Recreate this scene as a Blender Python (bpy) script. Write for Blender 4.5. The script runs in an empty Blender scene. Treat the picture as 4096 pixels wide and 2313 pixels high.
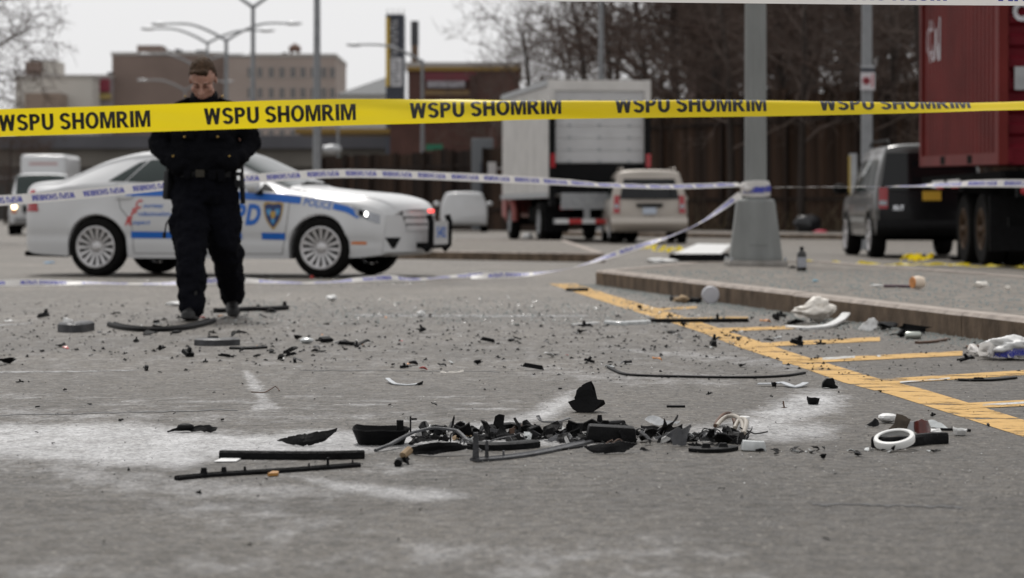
import bpy, bmesh, math, random
import numpy as np
from mathutils import Vector, Matrix, Euler, noise

S = bpy.context.scene
COL = S.collection
R = math.radians
# ------------------------------------------------------------------ camera, sky, sun, exposure
F, H, HY, CX = 9671.0, 0.74, 850.0, 2048.0      # focal length in photo pixels, eye height, horizon row, centre column
cam_d = bpy.data.cameras.new('camera'); cam = bpy.data.objects.new('camera', cam_d); COL.objects.link(cam)
cam.location = (0, 0, H); cam.rotation_euler = (R(90), 0, 0)
cam_d.sensor_width = 36; cam_d.lens = F * 36 / 4096
cam_d.shift_y = (HY - 1156.5) / 4096
cam_d.clip_start = 0.1; cam_d.clip_end = 4000
cam_d.dof.use_dof = True; cam_d.dof.focus_distance = 9.0; cam_d.dof.aperture_fstop = 3.8
cam_d.dof.aperture_blades = 8
S.camera = cam

SUN_EL, SUN_AZ = R(58), R(-14)                  # high, behind the scene, a little to the left
w = bpy.data.worlds.new('World'); S.world = w; w.use_nodes = True
nt = w.node_tree; nt.nodes.clear()
out = nt.nodes.new('ShaderNodeOutputWorld'); bg = nt.nodes.new('ShaderNodeBackground')
sky = nt.nodes.new('ShaderNodeTexSky'); sky.sky_type = 'NISHITA'; sky.sun_disc = False
sky.sun_elevation = SUN_EL; sky.sun_rotation = SUN_AZ; sky.dust_density = 4.0; sky.air_density = 1.0
hs = nt.nodes.new('ShaderNodeHueSaturation'); hs.inputs['Saturation'].default_value = 0.12
mx = nt.nodes.new('ShaderNodeMix'); mx.data_type = 'RGBA'; mx.inputs[0].default_value = 0.86
mx.inputs[7].default_value = (5.4, 5.38, 5.43, 1)      # even cloud cover
nt.links.new(sky.outputs[0], hs.inputs['Color']); nt.links.new(hs.outputs[0], mx.inputs[6])
nt.links.new(mx.outputs[2], bg.inputs[0]); bg.inputs[1].default_value = 0.105
nt.links.new(bg.outputs[0], out.inputs[0])
sd = bpy.data.lights.new('sun', 'SUN'); sd.energy = 1.5; sd.angle = R(14); sd.color = (1, 0.965, 0.92)
sun = bpy.data.objects.new('sun', sd); COL.objects.link(sun)
sv = Vector((math.sin(SUN_AZ) * math.cos(SUN_EL), math.cos(SUN_AZ) * math.cos(SUN_EL), math.sin(SUN_EL)))
sun.rotation_euler = sv.to_track_quat('Z', 'Y').to_euler(); sun.location = (0, 20, 40)
S.view_settings.view_transform = 'Standard'; S.view_settings.look = 'None'
S.view_settings.exposure = 0.58; S.view_settings.gamma = 1.0; S.view_settings.use_curve_mapping = False
S.render.engine = 'CYCLES'

# ------------------------------------------------------------------ helpers
def gp(x, y, z=0.0):
    """photo pixel -> the point of the horizontal plane at height z under it"""
    d = (H - z) * F / (y - HY)
    return Vector(((x - CX) / F * d, d, z))
def at(x, y, d):
    return Vector(((x - CX) / F * d, d, H - (y - HY) / F * d))

MATS = {}
def mat(name, col, rough=0.6, metal=0.0, var=0.0, vscale=4.0, bump=0.0, bscale=40.0, coat=0.0, spec=0.5,
        col2=None, emit=None, estr=0.0, trans=0.0, stretch=None, sub=0.0):
    if name in MATS: return MATS[name]
    m = bpy.data.materials.new(name); m.use_nodes = True; n = m.node_tree.nodes; l = m.node_tree.links
    b = n['Principled BSDF']; b.inputs['Roughness'].default_value = rough; b.inputs['Metallic'].default_value = metal
    b.inputs['Specular IOR Level'].default_value = spec; b.inputs['Coat Weight'].default_value = coat
    b.inputs['Coat Roughness'].default_value = 0.06
    c = (*col, 1); b.inputs['Base Color'].default_value = c
    tc = n.new('ShaderNodeTexCoord'); src = tc.outputs['Object']
    if stretch:
        mp = n.new('ShaderNodeMapping'); mp.inputs['Scale'].default_value = stretch; l.new(src, mp.inputs[0]); src = mp.outputs[0]
    if var > 0 or col2:
        nz = n.new('ShaderNodeTexNoise'); nz.inputs['Scale'].default_value = vscale; nz.inputs['Detail'].default_value = 6
        l.new(src, nz.inputs['Vector'])
        mr = n.new('ShaderNodeMapRange'); mr.inputs[1].default_value = 0.3; mr.inputs[2].default_value = 0.7; l.new(nz.outputs[0], mr.inputs[0])
        mxn = n.new('ShaderNodeMix'); mxn.data_type = 'RGBA'; l.new(mr.outputs[0], mxn.inputs[0])
        if col2: mxn.inputs[6].default_value = c; mxn.inputs[7].default_value = (*col2, 1)
        else:
            mxn.inputs[6].default_value = (*[min(1, v * (1 + var)) for v in col], 1)
            mxn.inputs[7].default_value = (*[v * (1 - var) for v in col], 1)
        l.new(mxn.outputs[2], b.inputs['Base Color'])
    if bump > 0:
        nb = n.new('ShaderNodeTexNoise'); nb.inputs['Scale'].default_value = bscale; nb.inputs['Detail'].default_value = 5
        l.new(src, nb.inputs['Vector'])
        bp = n.new('ShaderNodeBump'); bp.inputs['Strength'].default_value = bump; bp.inputs['Distance'].default_value = 0.01
        l.new(nb.outputs[0], bp.inputs['Height']); l.new(bp.outputs[0], b.inputs['Normal'])
    if emit: b.inputs['Emission Color'].default_value = (*emit, 1); b.inputs['Emission Strength'].default_value = estr
    if trans: b.inputs['Transmission Weight'].default_value = trans
    if sub: b.inputs['Subsurface Weight'].default_value = sub; b.inputs['Subsurface Radius'].default_value = (0.02, 0.008, 0.004)
    MATS[name] = m
    return m

class MB:
    """collects shapes into one mesh"""
    def __init__(s): s.v = []; s.f = []; s.mi = []; s.cur = 0
    def add(s, vs, fs):
        o = len(s.v); s.v += [tuple(p) for p in vs]
        for f in fs: s.f.append(tuple(i + o for i in f)); s.mi.append(s.cur)
    def box(s, c, size, M=None, taper=1.0):
        x, y, z = [k / 2 for k in size]; P = []
        for sz in (-1, 1):
            k = taper if sz > 0 else 1
            for sx, sy in ((-1, -1), (1, -1), (1, 1), (-1, 1)):
                p = Vector((sx * x * k, sy * y * k, sz * z))
                if M is not None: p = M @ p
                P.append(p + Vector(c))
        s.add(P, [(3, 2, 1, 0), (4, 5, 6, 7), (0, 1, 5, 4), (1, 2, 6, 5), (2, 3, 7, 6), (3, 0, 4, 7)])
        return s
    def bar(s, a, b, wx, wz, up=(0, 0, 1)):
        a, b = Vector(a), Vector(b); t = (b - a).normalized(); u = Vector(up)
        r = t.cross(u)
        if r.length < 1e-4: r = t.cross(Vector((1, 0, 0)))
        r.normalize(); u = r.cross(t)
        P = [q + r * i * wx / 2 + u * j * wz / 2 for q in (a, b) for i, j in ((-1, -1), (1, -1), (1, 1), (-1, 1))]
        s.add(P, [(0, 1, 2, 3), (7, 6, 5, 4), (4, 5, 1, 0), (5, 6, 2, 1), (6, 7, 3, 2), (7, 4, 0, 3)]); return s
    def tube(s, pts, rad, n=8, sq=None):
        pts = [Vector(p) for p in pts]
        if not hasattr(rad, '__len__'): rad = [rad] * len(pts)
        V = []; Fc = []; ref = None
        for i, p in enumerate(pts):
            t = (pts[min(i + 1, len(pts) - 1)] - pts[max(i - 1, 0)])
            if t.length < 1e-9: t = Vector((0, 0, 1))
            t.normalize()
            if ref is None or abs(ref.dot(t)) > 0.99:
                ref = Vector((0, 0, 1)) if abs(t.z) < 0.9 else Vector((1, 0, 0))
            a = (ref - t * ref.dot(t)).normalized(); b = t.cross(a); ref = a
            for k in range(n):
                an = 2 * math.pi * k / n
                V.append(p + (a * math.cos(an) * (sq or 1) + b * math.sin(an)) * rad[i])
        for i in range(len(pts) - 1):
            for k in range(n):
                k2 = (k + 1) % n
                Fc.append((i * n + k, i * n + k2, (i + 1) * n + k2, (i + 1) * n + k))
        if n > 2: Fc.append(tuple(range(n - 1, -1, -1))); Fc.append(tuple((len(pts) - 1) * n + k for k in range(n)))
        s.add(V, Fc); return s
    def lathe(s, prof, n=24, axis='z', c=(0, 0, 0), a0=0.0, caps=True):
        V = []; Fc = []; c = Vector(c)
        for r, h in prof:
            for k in range(n):
                an = a0 + 2 * math.pi * k / n; x, y = r * math.cos(an), r * math.sin(an)
                p = (x, y, h) if axis == 'z' else ((x, h, y) if axis == 'y' else (h, x, y))
                V.append(Vector(p) + c)
        m = len(prof)
        for i in range(m - 1):
            for k in range(n):
                k2 = (k + 1) % n; Fc.append((i * n + k, i * n + k2, (i + 1) * n + k2, (i + 1) * n + k))
        if caps and prof[0][0] > 1e-6: Fc.append(tuple(range(n - 1, -1, -1)))
        if caps and prof[-1][0] > 1e-6: Fc.append(tuple((m - 1) * n + k for k in range(n)))
        s.add(V, Fc); return s
    def grid(s, fn, nu, nv, flip=False):
        V = [fn(i / nu, j / nv) for i in range(nu + 1) for j in range(nv + 1)]; Fc = []
        for i in range(nu):
            for j in range(nv):
                a = i * (nv + 1) + j; q = (a, a + nv + 1, a + nv + 2, a + 1)
                Fc.append(q[::-1] if flip else q)
        s.add(V, Fc); return s
    def plate(s, pts, off):
        """closed outline (3D points) given thickness by the offset vector(s)"""
        n = len(pts); pts = [Vector(p) for p in pts]; off = Vector(off)
        s.add(pts + [p + off for p in pts], [tuple(range(n - 1, -1, -1)), tuple(range(n, 2 * n))] +
              [(i, (i + 1) % n, n + (i + 1) % n, n + i) for i in range(n)]); return s
    def mesh(s, name, mats, smooth=False):
        me = bpy.data.meshes.new(name); me.from_pydata(s.v, [], s.f)
        for m in (mats if isinstance(mats, (list, tuple)) else [mats]): me.materials.append(m)
        if any(s.mi): me.polygons.foreach_set('material_index', s.mi)
        if smooth is True: me.polygons.foreach_set('use_smooth', [True] * len(me.polygons))
        me.update()
        bm = bmesh.new(); bm.from_mesh(me); bmesh.ops.recalc_face_normals(bm, faces=bm.faces)
        if smooth == 'auto':
            for f in bm.faces: f.smooth = True
            for e in bm.edges:
                if len(e.link_faces) == 2 and e.calc_face_angle(0) > R(38): e.smooth = False
        bm.to_mesh(me); bm.free()
        return me
    def build(s, name, mats, parent=None, smooth=False, loc=None):
        o = bpy.data.objects.new(name, s.mesh(name, mats, smooth)); COL.objects.link(o)
        if parent is not None: o.parent = parent
        if loc is not None: o.location = loc
        return o

def tag(o, label, cat, group=None):
    o['label'] = label; o['category'] = cat
    if group: o['group'] = group
    return o
def struct(o): o['kind'] = 'structure'; return o
def thing(name, label, cat, loc=(0, 0, 0), rz=0.0, group=None):
    o = bpy.data.objects.new(name, None); COL.objects.link(o); o.empty_display_size = 0.1
    o.location = loc; o.rotation_euler = (0, 0, rz); return tag(o, label, cat, group)
def link_mesh(name, me, parent=None, loc=None, rot=None, scale=None):
    o = bpy.data.objects.new(name, me); COL.objects.link(o)
    if parent is not None: o.parent = parent
    if loc is not None: o.location = loc
    if rot is not None: o.rotation_euler = rot
    if scale is not None: o.scale = scale
    return o
def copy_tree(o, parent=None):
    c = o.copy(); COL.objects.link(c)
    if parent is not None: c.parent = parent
    for ch in o.children: copy_tree(ch, c)
    return c
def bevel_mesh(me, wdt, seg=2):
    bm = bmesh.new(); bm.from_mesh(me)
    bmesh.ops.bevel(bm, geom=[e for e in bm.edges if len(e.link_faces) == 2 and e.calc_face_angle(0) > R(25)],
                    offset=wdt, segments=seg, affect='EDGES', profile=0.6)
    for f in bm.faces: f.smooth = True
    for e in bm.edges:
        if len(e.link_faces) == 2 and e.calc_face_angle(0) > R(50): e.smooth = False
    bm.to_mesh(me); bm.free(); return me

_txt = {}
def text2d(s, bold=0.02, shear=0.0, size_x=None):
    """flat triangulated lettering: verts (u, v) with cap height 1 and baseline 0; width optionally squeezed to size_x"""
    key = (s, bold, shear)
    if key not in _txt:
        cu = bpy.data.curves.new('t', 'FONT'); cu.body = s; cu.offset = bold; cu.shear = shear; cu.resolution_u = 3; cu.space_character = 1.0 + bold * 4.2; cu.space_word = 1.25
        o = bpy.data.objects.new('t', cu); COL.objects.link(o)
        dg = bpy.context.evaluated_depsgraph_get(); dg.update(); ev = o.evaluated_get(dg); me = ev.to_mesh()
        V = np.array([v.co[:2] for v in me.vertices]); T = [tuple(p.vertices) for p in me.polygons]
        ev.to_mesh_clear(); bpy.data.objects.remove(o); bpy.data.curves.remove(cu)
        cap = 0.729 if not bold else 0.729 + bold
        V[:, 0] -= V[:, 0].min(); V[:, 1] /= (V[:, 1].max() if s.isupper() or s.isdigit() else cap)
        _txt[key] = (V, T)
    V, T = _txt[key]; V = V.copy()
    wd = V[:, 0].max()
    if size_x: V[:, 0] *= size_x / wd
    return V, T
def sliced(V, T, cuts, axis=1):
    bm = bmesh.new(); vs = [bm.verts.new((p[0], p[1], 0)) for p in V]
    for t in T:
        try: bm.faces.new([vs[i] for i in t])
        except ValueError: pass
    for c in cuts:
        co = [0, 0, 0]; no = [0, 0, 0]; co[axis] = c; no[axis] = 1
        bmesh.ops.bisect_plane(bm, geom=bm.verts[:] + bm.edges[:] + bm.faces[:], plane_co=co, plane_no=no, dist=1e-6)
    bm.verts.index_update()
    V2 = [tuple(v.co[:2]) for v in bm.verts]; T2 = [tuple(v.index for v in f.verts) for f in bm.faces]
    bm.free(); return V2, T2
def catmull(P, n):
    P = [Vector(p) for p in P]; o = []
    for i in range(len(P) - 1):
        a, b, c, d = P[max(i - 1, 0)], P[i], P[i + 1], P[min(i + 2, len(P) - 1)]
        for k in range(n):
            t = k / n
            o.append(0.5 * ((2 * b) + (c - a) * t + (2 * a - 5 * b + 4 * c - d) * t * t + (3 * b - a - 3 * c + d) * t ** 3))
    o.append(P[-1]); return o
def remeshed(o, voxel, smooth_it=4, disp=None):
    """join overlapping shapes into one continuous skin"""
    m = o.modifiers.new('r', 'REMESH'); m.mode = 'VOXEL'; m.voxel_size = voxel; m.use_smooth_shade = True
    if smooth_it:
        k = o.modifiers.new('s', 'SMOOTH'); k.iterations = smooth_it; k.factor = 0.5
    if disp:
        for sc, st in disp:
            tx = bpy.data.textures.new('folds', 'CLOUDS'); tx.noise_scale = sc; tx.noise_depth = 2
            dm = o.modifiers.new('d', 'DISPLACE'); dm.texture = tx; dm.strength = st; dm.mid_level = 0.5; dm.texture_coords = 'LOCAL'
    dg = bpy.context.evaluated_depsgraph_get(); dg.update()
    me = bpy.data.meshes.new_from_object(o.evaluated_get(dg)); o.modifiers.clear(); old = o.data; o.data = me
    bpy.data.meshes.remove(old)
    me.polygons.foreach_set('use_smooth', [True] * len(me.polygons)); return o
def _rect(a, b, c, d): return [(a, b), (c, b), (c, d), (a, d)]
def _band(cx, cy, ro, so, ri, si, a0, a1, n=10):
    o = []
    for k in range(n):
        p, q = R(a0 + (a1 - a0) * k / n), R(a0 + (a1 - a0) * (k + 1) / n)
        o.append([(cx + ri * math.cos(p), cy + si * math.sin(p)), (cx + ro * math.cos(p), cy + so * math.sin(p)), (cx + ro * math.cos(q), cy + so * math.sin(q)), (cx + ri * math.cos(q), cy + si * math.sin(q))])
    return o
_P = [_rect(0, 0, .24, 1), _rect(.24, .81, .36, 1), _rect(.24, .39, .36, .58)] + _band(.36, .695, .32, .305, .09, .115, -90, 90)
GLYPH = {
 'W': (1.06, [[(0, 1), (.17, 0), (.39, 0), (.24, 1)], [(.17, 0), (.39, 0), (.63, 1), (.43, 1)], [(.43, 1), (.67, 0), (.89, 0), (.63, 1)], [(.67, 0), (.89, 0), (1.06, 1), (.82, 1)]]),
 'S': (.72, _band(.36, .725, .35, .29, .115, .105, 15, 275, 12) + _band(.36, .285, .36, .30, .115, .115, 90, -160, 12)),
 'P': (.70, _P), 'R': (.78, _P + [[(.26, .44), (.50, .44), (.80, 0), (.53, 0)]]),
 'U': (.76, [_rect(0, .36, .24, 1), _rect(.52, .36, .76, 1)] + _band(.38, .36, .38, .375, .14, .18, 180, 360, 12)),
 'H': (.76, [_rect(0, 0, .24, 1), _rect(.52, 0, .76, 1), _rect(.24, .40, .52, .60)]), 'I': (.24, [_rect(0, 0, .24, 1)]),
 'O': (.84, _band(.42, .5, .43, .52, .19, .33, 0, 360, 22)),
 'M': (.96, [_rect(0, 0, .21, 1), _rect(.75, 0, .96, 1), [(.21, 1), (.21, .68), (.38, 0), (.48, .22)], [(.21, 1), (.48, .22), (.48, .36), (.30, 1)], [(.75, 1), (.66, 1), (.48, .36), (.48, .22)], [(.75, 1), (.48, .22), (.58, 0), (.75, .68)], [(.38, 0), (.58, 0), (.48, .22)]])}
def block_text(s, size_x):
    V = []; T = []; x = 0
    for ch_ in s:
        if ch_ == ' ': x += .30; continue
        w_, polys = GLYPH[ch_]
        for p in polys:
            T.append(tuple(range(len(V), len(V) + len(p)))); V += [(x + a, b) for a, b in p]
        x += w_ + .085
    V = np.array(V); V[:, 0] *= size_x / (x - .085); return V, T
# ------------------------------------------------------------------ ground
rng = random.Random(7)
def inside_soft(px, py, poly, soft):
    """signed-distance style mask of pixel points against a polygon (1 inside, fading over `soft` px outside), y weighted"""
    P = np.array(poly, float); n = len(P); ins = np.zeros(px.shape, bool); dmin = np.full(px.shape, 1e9)
    for i in range(n):
        x1, y1 = P[i]; x2, y2 = P[(i + 1) % n]
        c = ((y1 > py) != (y2 > py)) & (px < (x2 - x1) * (py - y1) / ((y2 - y1) + 1e-9) + x1); ins ^= c
        dx, dy = (x2 - x1), (y2 - y1) * 3.0; L = dx * dx + dy * dy + 1e-9
        t = np.clip(((px - x1) * dx + (py - y1) * 3.0 * dy) / L, 0, 1)
        dmin = np.minimum(dmin, np.hypot(px - x1 - t * dx, (py - y1) * 3.0 - t * dy))
    return np.where(ins, np.clip(0.5 + dmin / (2 * soft), 0, 1), np.clip(0.5 - dmin / (2 * soft), 0, 1))
# dry absorbent powder and scuffs lying on the road: outline on the ground, strength, softness
POWDER = [
 ([(-300, 1700), (500, 1695), (1000, 1740), (1250, 1725), (1700, 1735), (2300, 1730), (2520, 1740), (2500, 1775), (1900, 1790), (1500, 1800), (1350, 1830), (860, 1840), (700, 1880), (400, 1860), (-300, 1800)], .95, 60),
 ([(1500, 1735), (1950, 1690), (2150, 1640), (2260, 1570), (2310, 1560), (2290, 1620), (2230, 1670), (2050, 1705), (1700, 1745)], .85, 45),
 ([(2600, 1730), (2880, 1700), (3050, 1640), (3150, 1580), (3330, 1555), (3380, 1590), (3330, 1650), (3180, 1690), (3350, 1715), (3300, 1755), (2950, 1765), (2600, 1750)], .8, 70),
 ([(1180, 1905), (1350, 1920), (1500, 1950), (1730, 1955), (1850, 1985), (1780, 2005), (1550, 1995), (1350, 1960)], .8, 50),
 ([(120, 1880), (500, 1870), (900, 1900), (1350, 1960), (1300, 2010), (900, 2000), (500, 1985), (150, 1930)], .34, 110),
 ([(550, 1960), (1250, 1990), (1300, 2040), (1000, 2110), (600, 2050)], .28, 120),
 ([(2050, 1460), (2400, 1490), (2700, 1500), (2950, 1505), (2900, 1540), (2400, 1530), (2100, 1490)], .38, 80),
 ([(2400, 1390), (2800, 1410), (3200, 1450), (3400, 1480), (3150, 1475), (2700, 1430)], .42, 50),
 ([(-200, 1610), (300, 1640), (900, 1650), (1700, 1655), (1500, 1680), (600, 1690), (-200, 1680)], .30, 60),
 ([(1300, 2190), (1900, 2170), (2300, 2230), (2800, 2290), (3100, 2313), (2000, 2330), (1500, 2260)], .26, 120),
 ([(2600, 2150), (3000, 2200), (2900, 2240), (2500, 2200)], .25, 120),
 ([(-400, 1165), (2200, 1165), (3300, 1300), (3500, 1440), (2600, 1560), (1200, 1560), (-400, 1560)], .10, 300),
 ([(-200, 1850), (250, 1845), (700, 1890), (900, 1950), (500, 1960), (100, 1900), (-200, 1890)], .34, 90),
 ([(700, 2080), (1300, 2060), (1500, 2120), (1100, 2170), (750, 2130)], .20, 120),
 ([(-100, 2230), (600, 2200), (1400, 2210), (1300, 2300), (-100, 2330)], .14, 120),
 ([(1500, 2240), (2600, 2160), (2900, 2200), (1900, 2320)], .26, 100),
 ([(1000, 1880), (1500, 1850), (1900, 1870), (1700, 1900), (1200, 1910)], .22, 70),
 ([(-200, 1560), (200, 1585), (0, 1600), (-200, 1590)], .25, 60),
 ([(970, 1480), (1000, 1480), (1045, 1545), (1085, 1610), (1120, 1636), (1000, 1640), (1035, 1595), (985, 1530)], .62, 14),
]
_r = random.Random(3)
for _k in range(34):
    _x = _r.uniform(-150, 2200); _y = _r.uniform(1585, 1700); _l = _r.uniform(90, 420); _t = _r.uniform(2, 5)
    POWDER.append(([(_x, _y), (_x + _l * .5, _y - _t + _r.uniform(-4, 4)), (_x + _l, _y + _r.uniform(-5, 5)), (_x + _l * .5, _y + _t)], _r.uniform(.3, .6), 16))
ys_px = np.concatenate([np.arange(2400, 1080, -3.2), np.arange(1080, 870, -6.0), [866, 862, 858, 855, 853.5]])
Ys = H * F / (ys_px - HY); Ys = np.concatenate([[-60, -5, 1.5, 3.5], Ys, [2600, 3400]])
inner = np.linspace(-1, 1, 301); rows = []
for Yv in Ys:
    W = max(Yv, 4) * 0.225 + 0.6
    rows.append(np.concatenate([[-W - 900, -W - 60, -W - 6], inner * W, [W + 6, W + 60, W + 900]]))
GX = np.array(rows); GY = np.repeat(Ys[:, None], GX.shape[1], 1)
px = CX + F * GX / np.maximum(GY, 1); py = HY + F * H / np.maximum(GY, 1)
pw = np.zeros(GX.shape)
for poly, st, soft in POWDER: pw = np.maximum(pw, st * inside_soft(px, py, poly, soft))
pw[GY < 3] = 0
nr, nc = GX.shape
verts = np.stack([GX, GY, np.zeros_like(GX)], -1).reshape(-1, 3)
idx = np.arange(nr * nc).reshape(nr, nc)
faces = np.stack([idx[:-1, :-1], idx[:-1, 1:], idx[1:, 1:], idx[1:, :-1]], -1).reshape(-1, 4)
gme = bpy.data.meshes.new('ground'); gme.from_pydata(verts.tolist(), [], faces.tolist())
ga = gme.attributes.new('powder', 'FLOAT', 'POINT'); ga.data.foreach_set('value', pw.reshape(-1).astype(np.float32))
# grazing glare painted into the asphalt colour, which pales with distance
glare = np.clip((GY - 7.0) / 16.0, 0, 1); glare[GY < 3] = 0
ga = gme.attributes.new('far_glare', 'FLOAT', 'POINT'); ga.data.foreach_set('value', glare.reshape(-1).astype(np.float32))

def asphalt(name, powder=True, light=1.0):
    m = bpy.data.materials.new(name); m.use_nodes = True; n = m.node_tree.nodes; l = m.node_tree.links
    b = n['Principled BSDF']; b.inputs['Specular IOR Level'].default_value = 0.3
    geo = n.new('ShaderNodeNewGeometry'); pos = geo.outputs['Position']
    def nz(scale, det=5, stretch=None, rough=.6):
        v = pos
        if stretch:
            mp = n.new('ShaderNodeMapping'); mp.inputs['Scale'].default_value = stretch; l.new(pos, mp.inputs[0]); v = mp.outputs[0]
        t = n.new('ShaderNodeTexNoise'); t.inputs['Scale'].default_value = scale; t.inputs['Detail'].default_value = det
        t.inputs['Roughness'].default_value = rough; l.new(v, t.inputs['Vector']); return t.outputs[0]
    def ramp(src, a, bb, lo, hi):
        r = n.new('ShaderNodeMapRange'); r.inputs[1].default_value = a; r.inputs[2].default_value = bb
        r.inputs[3].default_value = lo; r.inputs[4].default_value = hi; l.new(src, r.inputs[0]); return r.outputs[0]
    def mth(op, a, bb):
        k = n.new('ShaderNodeMath'); k.operation = op
        for i, q in enumerate((a, bb)):
            if isinstance(q, (int, float)): k.inputs[i].default_value = q
            else: l.new(q, k.inputs[i])
        return k.outputs[0]
    vor = n.new('ShaderNodeTexVoronoi'); vor.inputs['Scale'].default_value = 95; l.new(pos, vor.inputs['Vector'])
    sep = n.new('ShaderNodeSeparateColor'); l.new(vor.outputs['Color'], sep.inputs[0])
    grain = ramp(sep.outputs[0], 0, 1, .35, 1.75)
    grain2 = ramp(nz(24, 9, (1, .55, 1), .85), .28, .72, .62, 1.42)
    med = ramp(nz(2.6, 8, (1, .45, 1), .72), .3, .7, .80, 1.18)
    big = ramp(nz(.33, 4), .35, .65, .82, 1.14)
    streak = ramp(nz(.9, 8, (1, .35, 1), .7), .3, .7, .84, 1.16)
    tot = mth('MULTIPLY', mth('MULTIPLY', mth('MULTIPLY', grain, grain2), mth('MULTIPLY', med, big)), streak)
    base = n.new('ShaderNodeMix'); base.data_type = 'RGBA'; base.blend_type = 'MULTIPLY'; base.inputs[0].default_value = 1
    base.inputs[6].default_value = (.060 * light, .0535 * light, .0455 * light, 1)
    if powder:
        glare_attr = n.new('ShaderNodeAttribute'); glare_attr.attribute_name = 'far_glare'
        tot = mth('MULTIPLY', tot, mth('ADD', 1.0, mth('MULTIPLY', glare_attr.outputs['Fac'], ramp(nz(.8, 6), .3, .7, .85, 1.25))))  # painted far glare brightens the base colour
    cmb = n.new('ShaderNodeCombineColor')
    for i in range(3): l.new(tot, cmb.inputs[i])
    l.new(cmb.outputs[0], base.inputs[7]); colr = base.outputs[2]
    # pale stones of the aggregate
    v2 = n.new('ShaderNodeTexVoronoi'); v2.inputs['Scale'].default_value = 52; l.new(pos, v2.inputs['Vector'])
    s2 = n.new('ShaderNodeSeparateColor'); l.new(v2.outputs['Color'], s2.inputs[0])
    pb_ = mth('MULTIPLY', ramp(s2.outputs[1], .90, .92, 0, 1), ramp(v2.outputs['Distance'], .34, .26, 0, .75))
    pk = n.new('ShaderNodeMix'); pk.data_type = 'RGBA'; l.new(pb_, pk.inputs[0]); l.new(colr, pk.inputs[6]); pk.inputs[7].default_value = (.27, .25, .22, 1); colr = pk.outputs[2]
    # dark oily spots
    sp = ramp(nz(1.7, 5), .66, .76, 0, .55); dk = n.new('ShaderNodeMix'); dk.data_type = 'RGBA'
    l.new(sp, dk.inputs[0]); l.new(colr, dk.inputs[6]); dk.inputs[7].default_value = (.075, .071, .066, 1); colr = dk.outputs[2]
    if powder:
        at_ = n.new('ShaderNodeAttribute'); at_.attribute_name = 'powder'
        tex = mth('ADD', mth('MULTIPLY', nz(7, 10, (1, .5, 1), .80), 1.0), mth('MULTIPLY', nz(48, 6, None, .8), .38))
        lvl = mth('ADD', at_.outputs['Fac'], mth('MULTIPLY', mth('SUBTRACT', tex, .69), 2.5))
        msk = mth('MULTIPLY', ramp(lvl, .12, 1.12, 0, .95), ramp(at_.outputs['Fac'], 0.02, .12, 0, 1))
        pm = n.new('ShaderNodeMix'); pm.data_type = 'RGBA'; l.new(msk, pm.inputs[0]); l.new(colr, pm.inputs[6])
        pc = n.new('ShaderNodeMix'); pc.data_type = 'RGBA'; pc.blend_type = 'MULTIPLY'; pc.inputs[0].default_value = .55
        pc.inputs[6].default_value = (.38, .38, .385, 1); l.new(cmb.outputs[0], pc.inputs[7]); l.new(pc.outputs[2], pm.inputs[7])
        colr = pm.outputs[2]
    l.new(colr, b.inputs['Base Color'])
    l.new(ramp(nz(14, 4), .3, .7, .46, .74), b.inputs['Roughness'])
    bp = n.new('ShaderNodeBump'); bp.inputs['Strength'].default_value = .55; bp.inputs['Distance'].default_value = .006
    hgt = mth('ADD', vor.outputs['Distance'], mth('MULTIPLY', nz(45, 4), 1.2)); l.new(hgt, bp.inputs['Height']); l.new(bp.outputs[0], b.inputs['Normal'])
    return m
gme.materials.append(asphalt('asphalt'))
ground = bpy.data.objects.new('ground', gme); COL.objects.link(ground); struct(ground)

# painted yellow markings, rubbed through to the asphalt
def worn_paint(name, col, wear, sc=9.0):
    m = bpy.data.materials.new(name); m.use_nodes = True; n = m.node_tree.nodes; l = m.node_tree.links
    b = n['Principled BSDF']; b.inputs['Roughness'].default_value = .65
    geo = n.new('ShaderNodeNewGeometry'); mp = n.new('ShaderNodeMapping'); mp.inputs['Scale'].default_value = (.7, 1.5, 1); l.new(geo.outputs['Position'], mp.inputs[0])
    t = n.new('ShaderNodeTexNoise'); t.inputs['Scale'].default_value = sc; t.inputs['Detail'].default_value = 9; t.inputs['Roughness'].default_value = .72; l.new(mp.outputs[0], t.inputs['Vector'])
    c = n.new('ShaderNodeTexNoise'); c.inputs['Scale'].default_value = 55; c.inputs['Detail'].default_value = 4; l.new(geo.outputs['Position'], c.inputs['Vector'])
    mc = n.new('ShaderNodeMix'); mc.data_type = 'RGBA'; l.new(c.outputs[0], mc.inputs[0])
    mc.inputs[6].default_value = (*col, 1); mc.inputs[7].default_value = (*[k * .62 for k in col], 1); l.new(mc.outputs[2], b.inputs['Base Color'])
    r = n.new('ShaderNodeMapRange'); r.inputs[1].default_value = wear - .045; r.inputs[2].default_value = wear + .045; l.new(t.outputs[0], r.inputs[0])
    tr = n.new('ShaderNodeBsdfTransparent'); ms = n.new('ShaderNodeMixShader')
    l.new(r.outputs[0], ms.inputs[0]); l.new(tr.outputs[0], ms.inputs[1]); l.new(b.outputs[0], ms.inputs[2])
    l.new(ms.outputs[0], n['Material Output'].inputs[0]); return m
M_yel = worn_paint('yellow road paint', (.60, .345, .075), .435, 6.5)
M_wht = worn_paint('white road paint', (.6, .6, .58), .46)
M_chalk = worn_paint('pale scuff', (.42, .42, .42), .50, 16)
def ribbon(mb, L, Rr, z=.0016):
    z = min(z, .0016) if z <= .0046 else (.0026 if z < .01 else .0036)
    n = len(L); vs = [gp(*p) for p in L] + [gp(*p) for p in Rr]
    for v in vs: v.z = z
    mb.add(vs, [(i, i + 1, n + i + 1, n + i) for i in range(n - 1)])
mb = MB()
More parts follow.
